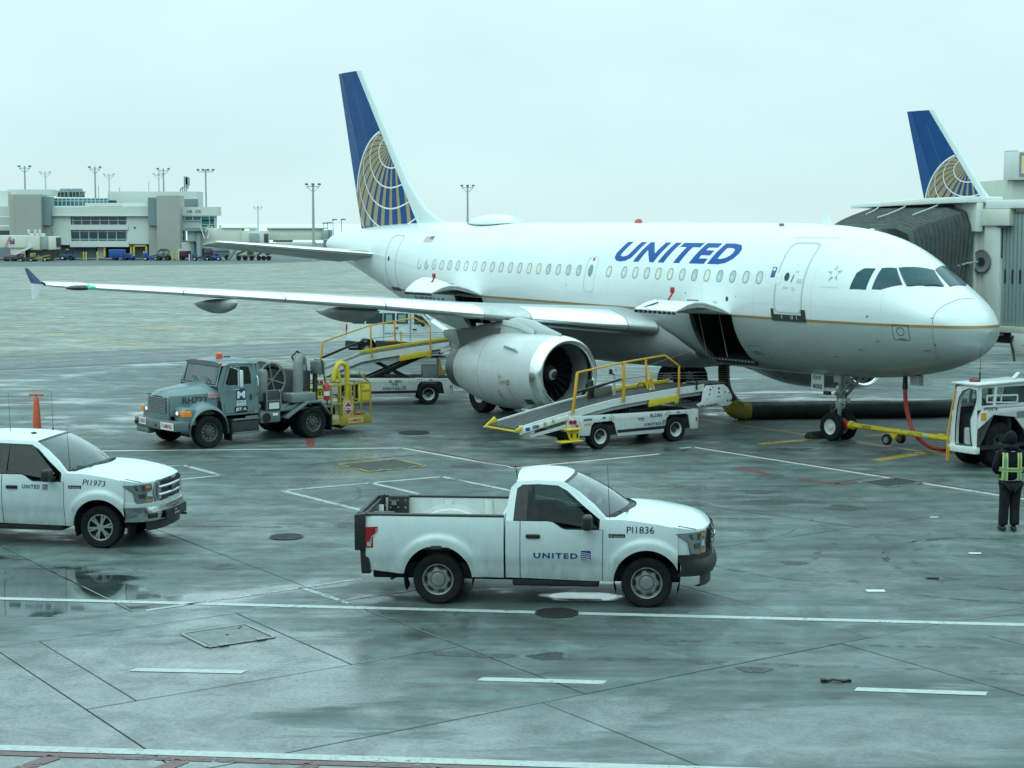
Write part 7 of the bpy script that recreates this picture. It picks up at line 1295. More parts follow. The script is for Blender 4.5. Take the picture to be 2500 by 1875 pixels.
lettering('marking', 'TB0550', M_INK, tb, lambda u, v: (.85+u, -.073*cos((v-.03)/.07), .453+.073*sin((v-.02)/.07)), .075, .40, bold=.01); lettering('airline_name', 'UNITED', M_INK, tb, lambda u, v: (2.55+u, -.073*cos((v-.03)/.07), .443+.073*sin((v-.02)/.07)), .075, .48, bold=.02, spacing=1.2); mb = MB(); mb.grid([[(x, -.074*cos(a), .443+.074*sin(a)) for a in (-.55, -.2, .2, .7)] for x in (3.08, 3.2)]); mb.build('emblem', mat('emblem_teal', (.2, .5, .55), .4), tb)
ck = MB().prism([(-.20, .0), (-.22, .06), (-.10, .19), (.02, .20), (.12, .07), (.14, 0)], -.28, .28).build('wheel_chock', M_DARK, bevel=.02); tag(ck, 'black rubber chock wedged behind the nose wheel', 'wheel chock'); ck.location = (8.667-.56*.5655, 45.32+.56*.8247, .003); ck.rotation_euler = (0, 0, HEAD)
def hose(nm, lab, cat, pts, r, m, n=14, ridge=0, sub=8):
    P_ = [Vector(p_) for p_ in pts]; c = []
    for i in range(len(P_)-1):
        p0_, p1_, p2_, p3_ = P_[max(0, i-1)], P_[i], P_[i+1], P_[min(len(P_)-1, i+2)]
        for k in range(sub):
            t = k/sub; c.append(.5*((2*p1_)+(-p0_+p2_)*t+(2*p0_-5*p1_+4*p2_-p3_)*t*t+(-p0_+3*p1_-3*p2_+p3_)*t**3))
    c.append(P_[-1]); rr = [r*(1+ridge*(1 if i % 2 else -1)) for i in range(len(c))]; mb = MB(); mb.tube(c, rr, n); o = mb.build(nm, m, ang=60)
    return tag(o, lab, cat) if lab else o
M_HOSE = mat('air_hose_fabric', (.022, .028, .028), .55, var=.35, vscale=2.5, bump=.4, bscale=8)
ah = hose('air_hose', 'thick black air conditioning hose lying across the ground behind the nose gear', 'air hose', [(7.0, 50.2, .26), (7.4, 50.3, .26), (8.6, 50.45, .26), (9.9, 50.6, .265), (11.5, 50.7, .26), (13.0, 51.0, .255), (15.0, 51.7, .26), (18.5, 53, .26)], .26, M_HOSE, 20, .008, 14)
sl = hose('sleeve', None, None, [(6.52, 50.05, .55), (6.60, 50.08, .40), (6.80, 50.15, .28), (7.12, 50.22, .26)], .27, mat('yellow_sleeve', (.34, .25, .04), .6, var=.4, vscale=6), 16, .05, 6); sl.parent = ah
dr = hose('duct', None, None, [(6.35, 50.3, 1.80), (6.34, 50.25, 1.5), (6.36, 50.2, 1.1), (6.45, 50.15, .8), (6.62, 50.2, .55)], .17, mat('duct_black', (.03, .032, .028), .55, var=.3), 14, .05, 7); dr.parent = ah
mb = MB()
for i in range(14): z = lerp(1.72, .85, i/13); mb.tube([(6.345+.09*(1.3-z)*.0+.178*cos(a)+(.0 if z > 1 else .1*(1-z)), 50.24-.04*(1.7-z)+.178*sin(a), z) for a in [2*pi*k/14 for k in range(14)]], .012, 5, closed=True)
o_ = mb.build('duct_band', mat('band_ochre', (.32, .22, .04), .5), ah)
pc = hose('power_cable', 'red ground power cable hanging from the belly and curling along the ground', 'cable', [(10.18, 39.05+.0, 1.80)]*1+[(10.21, 39.03+.0, 1.55)]*1, .05, M_RED) if False else None
c0 = Vector((11.74, 41.283, 0)); nv = Vector((.5655, -.8247, 0)); bp_ = c0-nv*2.72
pc = hose('power_cable', 'red ground power cable hanging from the belly and curling along the ground', 'cable', [bp_+Vector((0, 0, 1.62)), bp_+Vector((.03, 0, 1.2)), bp_+Vector((.12, -.05, .75)), bp_+Vector((.28, -.2, .38)), bp_+Vector((.6, -.35, .12)), bp_+Vector((1.0, -.35, .06)), bp_+Vector((1.5, -.15, .06)), bp_+Vector((2.4, .2, .06)), bp_+Vector((4, .8, .06))], .055, mat('cable_red', (.42, .045, .04), .45), 12)
mb = MB(); mb.cyl(bp_+Vector((0, 0, 1.95)), bp_+Vector((0, 0, 1.58)), .055, .075, n=12); o_ = mb.build('plug', M_BLACK, pc); MB().box(-2.45, -2.15, -.12, .06, 1.72, 1.98).build('power_hatch', M_AGREY, plane, bevel=.01)
dp = thing('delineator_post', 'tall orange cone post with cross handle behind the crew-cab pickup', 'traffic cone', (-13.2, 46.5, 0)); mb = MB(); mb.lathe([(.125, .06), (.12, .20), (.075, 1.02), (.065, 1.05), (.025, 1.06), (.025, 1.16), (.001, 1.17)], (0, 0, 0), (0, 0, 1), 20); M_CONE = mat('cone_orange', (.62, .11, .04), .45, var=.12, vscale=6); mb.build('post', M_CONE, dp, ang=50); mb = MB(); mb.cyl((-.20, 0, 1.13), (.20, 0, 1.13), .026, n=10); mb.build('handle', M_CONE, dp); mb = MB(); mb.box(-.28, .28, -.28, .28, 0, .06); mb.build('base', M_DARK, dp, bevel=.02)

# ------------------------------------------------------------------ ramp worker, seen from behind
def skin_body(name, pts, edges, m, parent, sub=2):
    me = bpy.data.meshes.new(name); me.from_pydata([p_[:3] for p_ in pts], edges, []); o = bpy.data.objects.new(name, me); COL.objects.link(o)
    sm = o.modifiers.new('skin', 'SKIN'); sm.use_smooth_shade = True
    for i, p_ in enumerate(pts): r = p_[3]; me.skin_vertices[0].data[i].radius = r if isinstance(r, tuple) else (r, r)
    me.skin_vertices[0].data[0].use_root = True
    ss = o.modifiers.new('subdivision', 'SUBSURF'); ss.levels = sub; ss.render_levels = sub
    dg = bpy.context.evaluated_depsgraph_get(); m2 = bpy.data.meshes.new_from_object(o.evaluated_get(dg)); bpy.data.objects.remove(o); bpy.data.meshes.remove(me)
    m2.name = name; m2.materials.clear(); m2.materials.append(m); m2.polygons.foreach_set('use_smooth', [True]*len(m2.polygons)); o = bpy.data.objects.new(name, m2); COL.objects.link(o); o.parent = parent; return o
M_JKT = mat('dark_jacket', (.006, .008, .013), .8, spec=.2, var=.3, vscale=9, bump=.35, bscale=12); M_PANT = mat('dark_trousers', (.014, .016, .018), .85, spec=.2, var=.3, vscale=9, bump=.4, bscale=10); M_HIVIS = mat('hi_vis_yellow', (.50, .70, .10), .5); M_REFL = mat('reflective_tape', (.26, .33, .31), .35, .3); M_SKIN = mat('skin', (.35, .2, .14), .55); M_SHOE = mat('black_shoe', (.012, .012, .013), .5)
pe = thing('person', 'worker in dark hooded jacket and reflective vest walking away on the apron', 'person', (9.56, 31.97, 0), radians(0))
# y points away from the camera (the way the worker walks); one body with legs, trunk, arms and head
pts = [(0, 0, .96, (.195, .15)), (-.02, 0, 1.18, (.205, .155)), (-.02, .01, 1.40, (.215, .155)), (-.02, .0, 1.56, (.11, .10)), (-.02, .03, 1.63, (.07, .075)), (-.01, .05, 1.76, (.10, .115)), (-.01, .055, 1.87, (.065, .075)),
       (-.22, 0, 1.50, .09), (-.315, -.02, 1.22, .085), (-.20, .20, 1.12, .07), (-.09, .28, 1.14, .05), (.19, 0, 1.50, .09), (.29, -.01, 1.22, .085), (.18, .21, 1.12, .07), (.08, .29, 1.14, .05)]
body = skin_body('body', pts, [(0, 1), (1, 2), (2, 3), (3, 4), (4, 5), (5, 6), (2, 7), (7, 8), (8, 9), (9, 10), (2, 11), (11, 12), (12, 13), (13, 14)], M_JKT, pe)
lg_ = [(0, .0, .97, (.175, .14)), (-.10, .0, .88, .128), (-.12, -.02, .52, .102), (-.13, .0, .14, .098), (-.125, -.01, .10, .102), (.10, .0, .88, .128), (.10, .05, .52, .102), (.085, -.02, .15, .098), (.085, -.03, .11, .10)]
skin_body('trousers', lg_, [(0, 1), (1, 2), (2, 3), (3, 4), (0, 5), (5, 6), (6, 7), (7, 8)], M_PANT, pe)
for x, y, a in ((-.125, .06, .05), (.085, .04, -.12)):
    mb = MB(); R_ = [[(w*cos(q), yy, max(0.0, h*(sin(q)*.5+.5))) for q in [2*pi*i/14 for i in range(14)]] for yy, w, h in ((-.13, .03, .07), (-.11, .045, .10), (-.03, .05, .12), (.06, .05, .09), (.14, .05, .07), (.17, .03, .05))]
    mb.loft(R_); s_ = mb.build('shoe', M_SHOE, pe, ang=60); s_.location = (x, y, .003); s_.rotation_euler = (0, 0, a)
for x, y, z in ((-.075, .29, 1.16), (.065, .30, 1.16)):
    pp = [(0, 0, 0, .034), (0, .03, -.05, .036)]; ed = [(0, 1)]
    for k, (dx, ln) in enumerate(((-.026, .05), (-.009, .06), (.009, .056), (.026, .044))): i = len(pp); pp += [(dx, .035, -.08, .013), (dx, .05, -.08-ln*.5, .011), (dx, .035, -.08-ln, .010)]; ed += [(1, i), (i, i+1), (i+1, i+2)]
    i = len(pp); pp += [(.035 if x < 0 else -.035, .045, -.04, .013), (.045 if x < 0 else -.045, .06, -.07, .011)]; ed += [(1, i), (i, i+1)]
    skin_body('hand', pp, ed, M_SHOE, pe, 1).location = (x, y, z)
mb = MB(); mb.ball((-.01, .05, 1.79), (.118, .135, .145), 20, 14); mb.ball((-.015, -.02, 1.62), (.15, .11, .07), 16, 10); mb.build('hood', M_JKT, pe, ang=80); mb = MB(); mb.ball((-.01, .125, 1.77), (.08, .075, .105), 14, 10); mb.ball((-.01, .20, 1.76), (.016, .022, .028), 8, 6); mb.build('face', M_SKIN, pe, ang=80)
def torso(x, z, side, off):   # surface point of the jacket's back (side -1) or front (side 1)
    w = pch([.95, 1.18, 1.40, 1.52], [.22, .235, .245, .235])(z); dp_ = pch([.95, 1.18, 1.40, 1.52], [.155, .165, .165, .135])(z); k = max(-.99, min(.99, x/w)); return (x-.015, side*(dp_*1.13*sqrt(1-k*k)+off)+.005, z)
for sd2 in (-1, 1):
    for xc in (-.145, .130):
        for m_, w, of in ((M_HIVIS, .048, .012), (M_REFL, .026, .016)):
            mb = MB(); mb.grid([[torso(xc+d*w+(.03 if xc < 0 else -.03)*sstep(1.3, 1.52, z)*0, z, sd2, of) for d in (-1, -.3, .3, 1)] for z in [lerp(1.0, 1.53, i/10) for i in range(11)]]); mb.build('vest_strap', m_, pe, ang=60)
for m_, h, of in ((M_HIVIS, .040, .014), (M_REFL, .022, .019)):
    mb = MB(); mb.grid([[((.238+of*.7)*cos(a)-.015, (.188+of)*sin(a)+.005, 1.21+k*h) for k in (-1, 1)] for a in [2*pi*i/40 for i in range(41)]]); mb.build('vest_belt', m_, pe, ang=60)
MB().box(-.05, .02, -.160, -.155, 1.555, 1.563).build('hood_tag', M_LGREY, pe)
MB().box(-.20, -.15, -.13, -.06, .86, 1.0).build('radio', M_BLACK, pe, bevel=.01)

# ================================================================== jet bridge at the far side of the nose (built in the airliner's axes, top-level thing)
M_JB = mat('bridge_cream', (.66, .68, .60), .45, var=.08, vscale=1.5, dirt=.15, dirtcol=(.3, .3, .26)); M_JBW = mat('bridge_white', (.72, .76, .72), .4, var=.05); M_BEL = mat('bellows_fabric', (.06, .075, .07), .75, var=.3, vscale=4, bump=.3, bscale=20); M_STRAP = mat('bellows_strap', (.42, .46, .44), .5)
jb = thing('jet_bridge', 'cream jet bridge with dark folded bellows docked at the nose of the airliner', 'jet bridge', (11.74, 41.283, 0), HEAD)
P = lambda s, y, z: (-s, -y, z)          # y to starboard, as for the airliner
# bellows: a fan of folds from the door to the cab
nf = 15
for k in range(nf):
    t = k/(nf-1); y = lerp(-1.25, -4.3, t); zt = lerp(5.72, 6.30, t**.8); sl, sr = lerp(6.7, 8.2, t**.7), lerp(3.75, 4.28, t); zb_ = lerp(3.5, 3.3, t)
    if k < nf-1:
        t2 = (k+1)/(nf-1); y2 = lerp(-1.25, -4.3, t2); zt2 = lerp(5.72, 6.30, t2**.8); sl2, sr2 = lerp(6.7, 8.2, t2**.7), lerp(3.75, 4.28, t2); ym = (y+y2)/2
        mb = MB(); R_ = []
        for yy, z_, a, b, o in ((y, zt, sl, sr, 0), (lerp(y, y2, .35), lerp(zt, zt2, .35), lerp(sl, sl2, .35), lerp(sr, sr2, .35), .085), (lerp(y, y2, .6), lerp(zt, zt2, .6), lerp(sl, sl2, .6), lerp(sr, sr2, .6), .075), (lerp(y, y2, .98), lerp(zt, zt2, .98), lerp(sl, sl2, .98), lerp(sr, sr2, .98), -.03)):
            wob = .015*sin(k*2.3); R_.append([P(a+o, yy*1.0, 3.4), P(a+o, yy, z_-.35), P(a-.1+o, yy, z_-.10+o), P(a-.45, yy, z_+o), P((a+b)/2, yy, z_+o+wob), P(b+.55, yy, z_+o), P(b+.15-o, yy, z_-.14+o), P(b-o, yy, z_-.45), P(b-o-.05, lerp(-1.7, yy, .92), 4.6), P(b-.25-o, lerp(-2.4, yy, .6), 3.35)])
        mb.grid(R_); mb.build('bellows_fold', M_BEL, jb, ang=25)
for c_ in (((7.4, -3.9, 6.33), (6.95, -3.2, 6.20), (6.85, -2.6, 6.03)), ((6.6, -4.2, 6.40), (6.1, -3.5, 6.29), (5.9, -3.0, 6.19), (5.7, -2.4, 6.08), (5.6, -1.9, 5.99)), ((5.3, -4.25, 6.42), (5.0, -3.6, 6.32), (4.8, -3.0, 6.21), (4.6, -2.2, 6.06))): mb = MB(); mb.tube([P(s, y, z+.03) for s, y, z in c_], .022, 6); mb.build('strap', M_STRAP, jb)
mb = MB(); mb.tube([P(4.1, -4.42, 4.80), P(4.12, -3.9, 4.76), P(4.08, -3.3, 4.66), P(3.98, -2.7, 4.5), P(3.85, -2.1, 4.3)], .03, 6); mb.build('strap', M_STRAP, jb)
cf = MB(); cf.prism([(-8.4, 6.30), (-5.3, 6.40), (-4.0, 6.43), (-4.0, 6.60), (-5.3, 6.57), (-8.4, 6.42)], 3.7, 5.2); cf.build('hood_edge', M_JBW, jb, bevel=.02)
mb = MB(); mb.prism([(-4.85, 6.44), (-4.0, 6.44), (-4.0, 5.62), (-4.3, 5.62), (-4.6, 5.80)], 4.12, 4.4); mb.build('hood_cheek', M_JBW, jb, bevel=.04, seg=3)
mb = MB(); mb.box(-4.30, -4.22, 4.34, 4.5, 2.9, 6.3); mb.build('frame_post', M_JBW, jb, bevel=.01)
cab = MB(); cab.box(-8.2, -3.98, 4.5, 7.6, 3.0, 6.45); cab.build('cab', M_JB, jb, bevel=.03); MB().box(-3.98, -3.42, 4.42, 4.9, 2.75, 6.2).build('corner_post', M_JBW, jb, bevel=.02)
MB().box(-4.22, -3.05, 4.32, 4.6, 5.80, 6.26).build('junction_box', M_JB, jb, bevel=.01); mb = MB(); mb.box(-3.4, -3.05, 4.25, 4.35, 5.74, 5.80); mb.bar((-3.32, 4.38, 5.75), (-3.32, 4.38, 4.9), .03); mb.build('conduit', M_DGREY, jb)
mb = MB(); mb.lathe([(.30, 0), (.31, .04), (.28, .05), (.24, .03), (.001, .03)], (-4.0, 4.40, 4.80), (0, -1, 0), 32); dk = mb.build('winch_disc', mat('disc_grey', (.34, .37, .36), .35, .3), jb, ang=40); mb = MB(); mb.lathe([(.31, .03), (.325, .05), (.305, .055)], (-4.0, 4.40, 4.80), (0, -1, 0), 32); mb.lathe([(.12, .05), (.12, .07), (.001, .07)], (-4.0, 4.40, 4.80), (0, -1, 0), 20); mb.build('rim', M_INK, dk)
# rotunda curtain of upright slats, roof and floor beams
M_SLAT = mat('curtain_slat', (.34, .43, .42), .45, .3, var=.15, vscale=2)
slm = MB(); slm.prism([(-.06, 0), (-.045, -.03), (.045, -.03), (.06, 0), (.06, .02), (-.06, .02)], 3.05, 6.12, ax='z'); slm = slm.mesh('curtain_slat', M_SLAT)
for k in range(34): inst('curtain_slat', slm, jb, (-3.36+.122*k, 4.55+.0014*k*k, 0))
mb = MB(); [mb.box(-3.32+.244*k, -3.27+.244*k, 4.50+.0056*k*k, 4.535+.0056*k*k, 4.22, 4.6) for k in range(9)]; mb.build('slat_slot', M_INK, jb)
MB().box(-3.42, 5, 6.0, 7.6, 3.0, 6.2).build('rotunda', mat('rotunda_dark', (.05, .06, .06), .6), jb); MB().box(-3.9, 9, 4.35, 7.8, 6.27, 6.5).build('rotunda_roof', M_JBW, jb, bevel=.02); MB().box(-3.4, 9, 4.42, 7.6, 2.86, 3.04).build('floor_beam', M_JB, jb, bevel=.02)
mb = MB(); mb.box(-8.0, 9, 4.7, 7.4, 2.55, 2.85); mb.bar((-3.2, 4.8, 2.5), (1, 4.8, 2.2), .14); mb.build('underframe', M_DGREY, jb, bevel=.02); tu = MB(); tu.box(5, 24, 4.7, 7.5, 3.0, 6.3); tu.build('tunnel', M_JBW, jb, bevel=.03)
mb = MB(); mb.box(-2.95, -1.0, 4.4, 5.1, 2.30, 2.86); eb = mb.build('equipment_box', M_JBW, jb, bevel=.015); mb = MB(); [mb.box(x, x+.02, 4.39, 4.4, 2.55, 2.82) for x in (-2.4, -2.15, -1.8)]; mb.box(-2.55, -1.7, 4.39, 4.4, 2.54, 2.56); mb.build('box_seam', M_GREY, eb); mb = MB(); mb.tube([(-2.85, 4.36, 2.8), (-2.9, 4.34, 2.6), (-2.83, 4.36, 2.4), (-2.75, 4.34, 2.1)], .03, 6); mb.build('cable', M_BLACK, eb)
mb = MB(); [mb.cyl((4.2, y, .05), (4.2, y, 3.0), .28, n=20) for y in (6.1,)]; mb.build('column', M_JBW, jb); mb = MB(); [mb.cyl((4.2+d_, 5.9, .55), (4.2+d_, 6.3, .55), .55, n=20) for d_ in (-.7, .7)]; mb.build('wheel', M_TYRE, jb); mb = MB(); mb.tube([(-1.6, 4.8, 6.5), (-1.58, 4.8, 6.65), (-1.4, 4.8, 6.78), (-1.0, 4.8, 6.8)], .03, 6); mb.box(-2.6, 2.0, 5, 6, 6.5, 6.58); mb.build('roof_conduit', M_INK, jb)

# ------------------------------------------------------------------ the second airliner, hidden behind the bridge but for its tail
p2 = thing('airliner', 'second airliner behind the jet bridge, only its blue tail fin showing', 'airliner', (21.35+33.05*.5655, 92-33.05*.8247, 0), HEAD)
for ch in list(plane.children):
    if ch.name.split('.')[0] in ('fuselage', 'fin', 'rudder', 'fin_leading_edge', 'dorsal_fillet', 'tailplane', 'wing', 'main_gear', 'nose_gear', 'belly_fairing', 'engine'): copy_tree(ch, p2)

# ================================================================== far concourse across the apron (all of it 390 to 440 m away)
YB = 400
def Z4(x, y): return (x/3.95)/1.1302, (380+y/3.95)/1.1302
def wp(x, y, Y=YB): return at(*Z4(x, y), Y)
M_C1 = mat('concourse_cream', (.60, .64, .60), .6, var=.05, vscale=.15); M_C2 = mat('concourse_beige', (.37, .375, .33), .7, var=.06, vscale=.2); M_C3 = mat('concourse_grey', (.19, .25, .26), .55, var=.06, vscale=.2); M_C4 = mat('concourse_stone', (.52, .55, .51), .65, var=.05, vscale=.2)
M_CG = mat('concourse_glass', (.02, .05, .065), .12, coat=.4); M_CGT = mat('concourse_glass_teal', (.03, .14, .17), .12, coat=.4); M_MUL = mat('mullion', (.42, .50, .50), .5); M_DOORG = mat('bay_door_grey', (.16, .20, .20), .55); M_SHADE = mat('bay_interior', (.015, .02, .03), .8); M_BOLL = mat('bollard_yellow', (.62, .50, .12), .5); M_LINE = mat('panel_line', (.30, .32, .29), .7)  # M_SHADE colours black roof fittings and the painted dark of bays
cb_ = thing('concourse', 'cream and beige concourse building with two window bands across the apron', 'terminal building', (0, YB, 0))
def cbx(nm, x0, y0, x1, y1, m, Y0=0., dep=8., par=None, bev=0):
    """block whose front shows at these photograph coordinates"""
    a = wp(x0, y1, YB+Y0); b = wp(x1, y0, YB+Y0); return MB().box(a.x, b.x, Y0, Y0+dep, a.z, b.z).build(nm, m, par or cb_, bevel=bev)
cbx('wall', 480, 494, 1430, 582, M_C1, -.6); cbx('wall', 480, 582, 680, 860, M_C1, 0); cbx('wall', 1228, 582, 1430, 852, M_C1, 0); cbx('wall', 676, 668, 1232, 716, M_C1, -.3); cbx('wall', 676, 825, 1240, 880, M_C1, -.3)
cbx('cornice', 478, 578, 1432, 584, M_C4, -.9, 1)
cbx('tower', 160, 374, 388, 985, M_C2, -4, 6); cbx('tower', 100, 376, 160, 985, mat('beige_shade', (.43, .41, .35), .7), -3, 6); cbx('tower', 1520, 385, 1728, 985, M_C2, -4, 6); cbx('tower_wing', 388, 394, 478, 672, M_C3, -2.5, 4); cbx('tower_wing', 1430, 404, 1524, 670, M_C3, -2.5, 4); cbx('tower_base', 388, 672, 488, 985, M_C2, -1.6, 4); cbx('tower_base', 1440, 672, 1524, 985, M_C2, -1.6, 4)  # the narrow left tower is a slightly lighter, warmer beige
cbx('upper_storey', 60, 326, 470, 384, M_C1, 6, 8); cbx('upper_storey', -300, 340, 75, 500, M_C1, 5, 8); cbx('upper_storey', 1040, 346, 1900, 500, M_C1, 12, 8); cbx('grey_panel', 1732, 418, 1904, 492, M_C3, 11.6, 1)
cbx('wall', -420, 490, 112, 582, M_C1, 0); cbx('wall', -420, 588, 112, 675, M_C4, 0); cbx('wall', -420, 680, 112, 775, M_C4, 0); cbx('window', -300, 722, 100, 760, M_CG, -.3, 1); cbx('wall', -420, 775, 112, 985, M_C3, .5)
cbx('wall', 1730, 494, 2104, 580, M_C1, -.6, 4); cbx('wall', 1730, 580, 2070, 715, M_C4, 0, 3); gn = [o for o in cb_.children if o.name.startswith('wall')][-2]
for s_, x in (('C48', 1800), ('C50', 1882)): q = wp(x, 552, YB-.7); lettering('gate_number', s_, mat('gate_letters', (.10, .12, .13), .6), cb_, lambda u, v, q=q: (q.x+u, -.75, q.z+v), .68, 1.3, bold=.02)
def glaze(x0, y0, x1, y1, m, cols, rows, Y0=.4):
    w = cbx('window_band', x0, y0, x1, y1, M_SHADE, Y0+.3, 1); a = wp(x0, y1, YB+Y0); b = wp(x1, y0, YB+Y0); cs = [lerp(a.x, b.x, c) for c in cols]; rs = [lerp(b.z, a.z, r) for r in rows]
    for i in range(len(cs)-1):
        for j in range(len(rs)-1): MB().box(cs[i]+.09, cs[i+1]-.09, Y0, Y0+.12, rs[j+1]+.08, rs[j]-.08).build('pane', m, w)
    mb = MB(); [mb.box(c-.09, c+.09, Y0-.12, Y0+.15, a.z, b.z) for c in cs]; [mb.box(a.x, b.x, Y0-.10, Y0+.14, r-.08, r+.08) for r in rs]; mb.build('mullion', M_MUL, w); return w
glaze(676, 586, 1226, 668, M_CG, [0, .055, .205, .365, .525, .68, .84, .985, 1], [0, .48, 1]); glaze(680, 718, 1236, 825, M_CG, [0, .165, .32, .48, .64, .795, .97, 1], [0, .14, .82, 1]); glaze(480, 412, 1040, 486, M_CGT, [k/14 for k in range(15)], [0, .32, 1], 8); glaze(1782, 586, 2070, 624, M_CGT, [0, .27, .55, .82, 1], [0, 1], -.3); glaze(1942, 624, 2070, 690, M_CGT, [0, .62, 1], [0, .6, 1], -.3); glaze(1738, 718, 1786, 820, M_CG, [0, 1], [0, .5, 1], -.3)
cbx('roof_block', 820, 455, 1180, 490, M_C4, 3, 6); cbx('roof_block', 1180, 452, 1400, 492, M_C1, 3, 6)
# ground floor: recessed bays, doors, frames
cbx('ground_floor', 480, 856, 1440, 985, M_DOORG, 3, 6); cbx('soffit', 480, 852, 680, 866, M_C3, .3, 4); cbx('soffit', 676, 876, 930, 890, M_C3, .2, 4)
for x0, x1 in ((555, 630), (700, 815), (826, 925), (1300, 1400)): cbx('bay_door', x0, 880, x1, 980, M_DOORG, 2.6, .4)
cbx('open_bay', 1010, 880, 1255, 985, M_SHADE, 2.7, .4)  # solid dark panel, coloured as the shade inside the bay
for x0, y0, x1, y1 in ((1000, 866, 1014, 975), (1256, 866, 1268, 975), (1000, 864, 1268, 878), (1282, 866, 1296, 975), (1402, 866, 1416, 950), (1282, 862, 1416, 876)): cbx('bay_frame', x0, y0, x1, y1, M_BOLL, .2, .8)
cbx('recess', 1738, 820, 1900, 985, M_C3, 1.5, 4); cbx('recess', 1745, 868, 2040, 985, M_SHADE, 1.2, .4); cbx('yellow_sign', 634, 898, 660, 914, M_BOLL, 1, .3); cbx('vent', 1290, 688, 1306, 700, M_SHADE, -.2, .3); cbx('service_door', 940, 868, 1000, 985, M_C4, 1.6, 1.2)  # the second recess is a flat panel with its shade in the colour
mb = MB(); a = wp(1720, 900, YB-4.2); mb.box(a.x, a.x+.8, -4.6, -4.1, a.z-3, a.z); mb.box(a.x+.9, a.x+1.4, -4.6, -4.1, a.z-1.5, a.z+1.5); mb.build('wall_box', M_LGREY, cb_)
mb = MB(); [mb.box(wp(x, 0).x-.05, wp(x, 0).x+.05, -.05, .0, wp(0, 712).z, wp(0, 672).z) for x in (760, 850, 940, 1050, 1140)]; [mb.box(wp(60, 0, YB-4).x, wp(388, 0, YB-4).x, -4.06, -4.0, wp(0, y, YB-4).z, wp(0, y, YB-4).z+.10) for y in ()]; mb.build('panel_joint', M_LINE, cb_)
def rect_thing(nm, lab, cat, x0, y0, x1, y1, Y, group=None): a = wp(x0, y1, Y); return thing(nm, lab, cat, (0, Y, 0), 0, group)
# cooling units on the roof
for k, (x0, x1, lab) in enumerate(((575, 690, 'wide rooftop cooling unit, the one nearer the beige tower'), (692, 798, 'wide rooftop cooling unit, the one farther from the beige tower'))):
    a = wp(x0, 400, 425); b = wp(x1, 318, 425); t = thing('cooling_unit', lab, 'cooling unit', ((a.x+b.x)/2, 425, a.z), 0, 'rooftop cooling units'); w, h = (b.x-a.x)/2, b.z-a.z; M_CU = mat('cooling_grey', (.24, .31, .31), .5, var=.2, vscale=.6); M_CUD = mat('cooling_dark', (.10, .15, .16), .6, var=.2, vscale=.8)
    MB().box(-w*.92, w*.92, -2.5, 2.5, 0, h*.50).build('louvre_base', M_CUD, t, bevel=.15); MB().box(-w, w, -3, 3, h*.52, h*.70).build('deck', M_CU, t, bevel=.1)
    mb = MB(); mb.lathe([(w*.95, h*.70), (w*.98, h*.85), (w*.86, h), (.01, h)], (0, 0, 0), (0, 0, 1), 20); mb.build('fan_drum', M_CU, t, ang=40); mb = MB(); [mb.box(x-.12, x+.12, -3.05, -2.9, 0, h*.6) for x in (-w*.9, -w*.3, w*.3, w*.9)]; mb.build('leg', M_CU, t)
for x, lab in ((1066, 'black roof fan box beside the glazed attic'), (1104, 'black roof fan box farther from the glazed attic')): a = wp(x-17, 462, 404); b = wp(x+16, 438, 404); o = MB().box(a.x, b.x, -.9, .9, 0, b.z-a.z).build('roof_fan', M_SHADE, bevel=.15); o.location = (0, 404, a.z); tag(o, lab, 'roof vent', 'black roof fans'); MB().box(a.x+.1, b.x-.1, -.7, .7, b.z-a.z, b.z-a.z+.2).build('cap', M_CUD, o)
t = thing('antenna_mast', 'cluster of roof antennas above the numbered gate wing', 'antenna', (0, 416, 0)); mb = MB()
for x, y0, y1 in ((1780, 345, 235), (1798, 345, 222), (1812, 300, 216), (1740, 345, 318), (1760, 345, 300)): a = wp(x, y0, 416); b = wp(x, y1, 416); mb.bar((a.x, 0, a.z-.5), (b.x, 0, b.z), .28)
a = wp(1735, 325, 416); b = wp(1810, 285, 416); mb.bar((a.x, 0, a.z), (b.x, 0, b.z), .25); mb.build('mast', M_CU, t); mb = MB(); [mb.box(wp(x, 0, 416).x-.45, wp(x, 0, 416).x+.45, -.3, .3, wp(0, y, 416).z-1, wp(0, y, 416).z+1) for x, y in ((1788, 240), (1806, 250))]; mb.build('panel_aerial', M_CU, t)
for x, y0, y1, lab in ((1155, 412, 308, 'thin roof mast right of the cooling units'), (950, 330, 288, 'thin whip aerial behind the cooling units'), (1435, 330, 250, 'thin aerial above the cream upper storey')): a = wp(x, y0, 425); b = wp(x, y1, 425); o = MB().bar((0, 0, -3), (0, 0, b.z-a.z), .18).build('roof_aerial', M_C4); o.location = (a.x, 425, a.z); tag(o, lab, 'aerial', 'thin roof aerials')
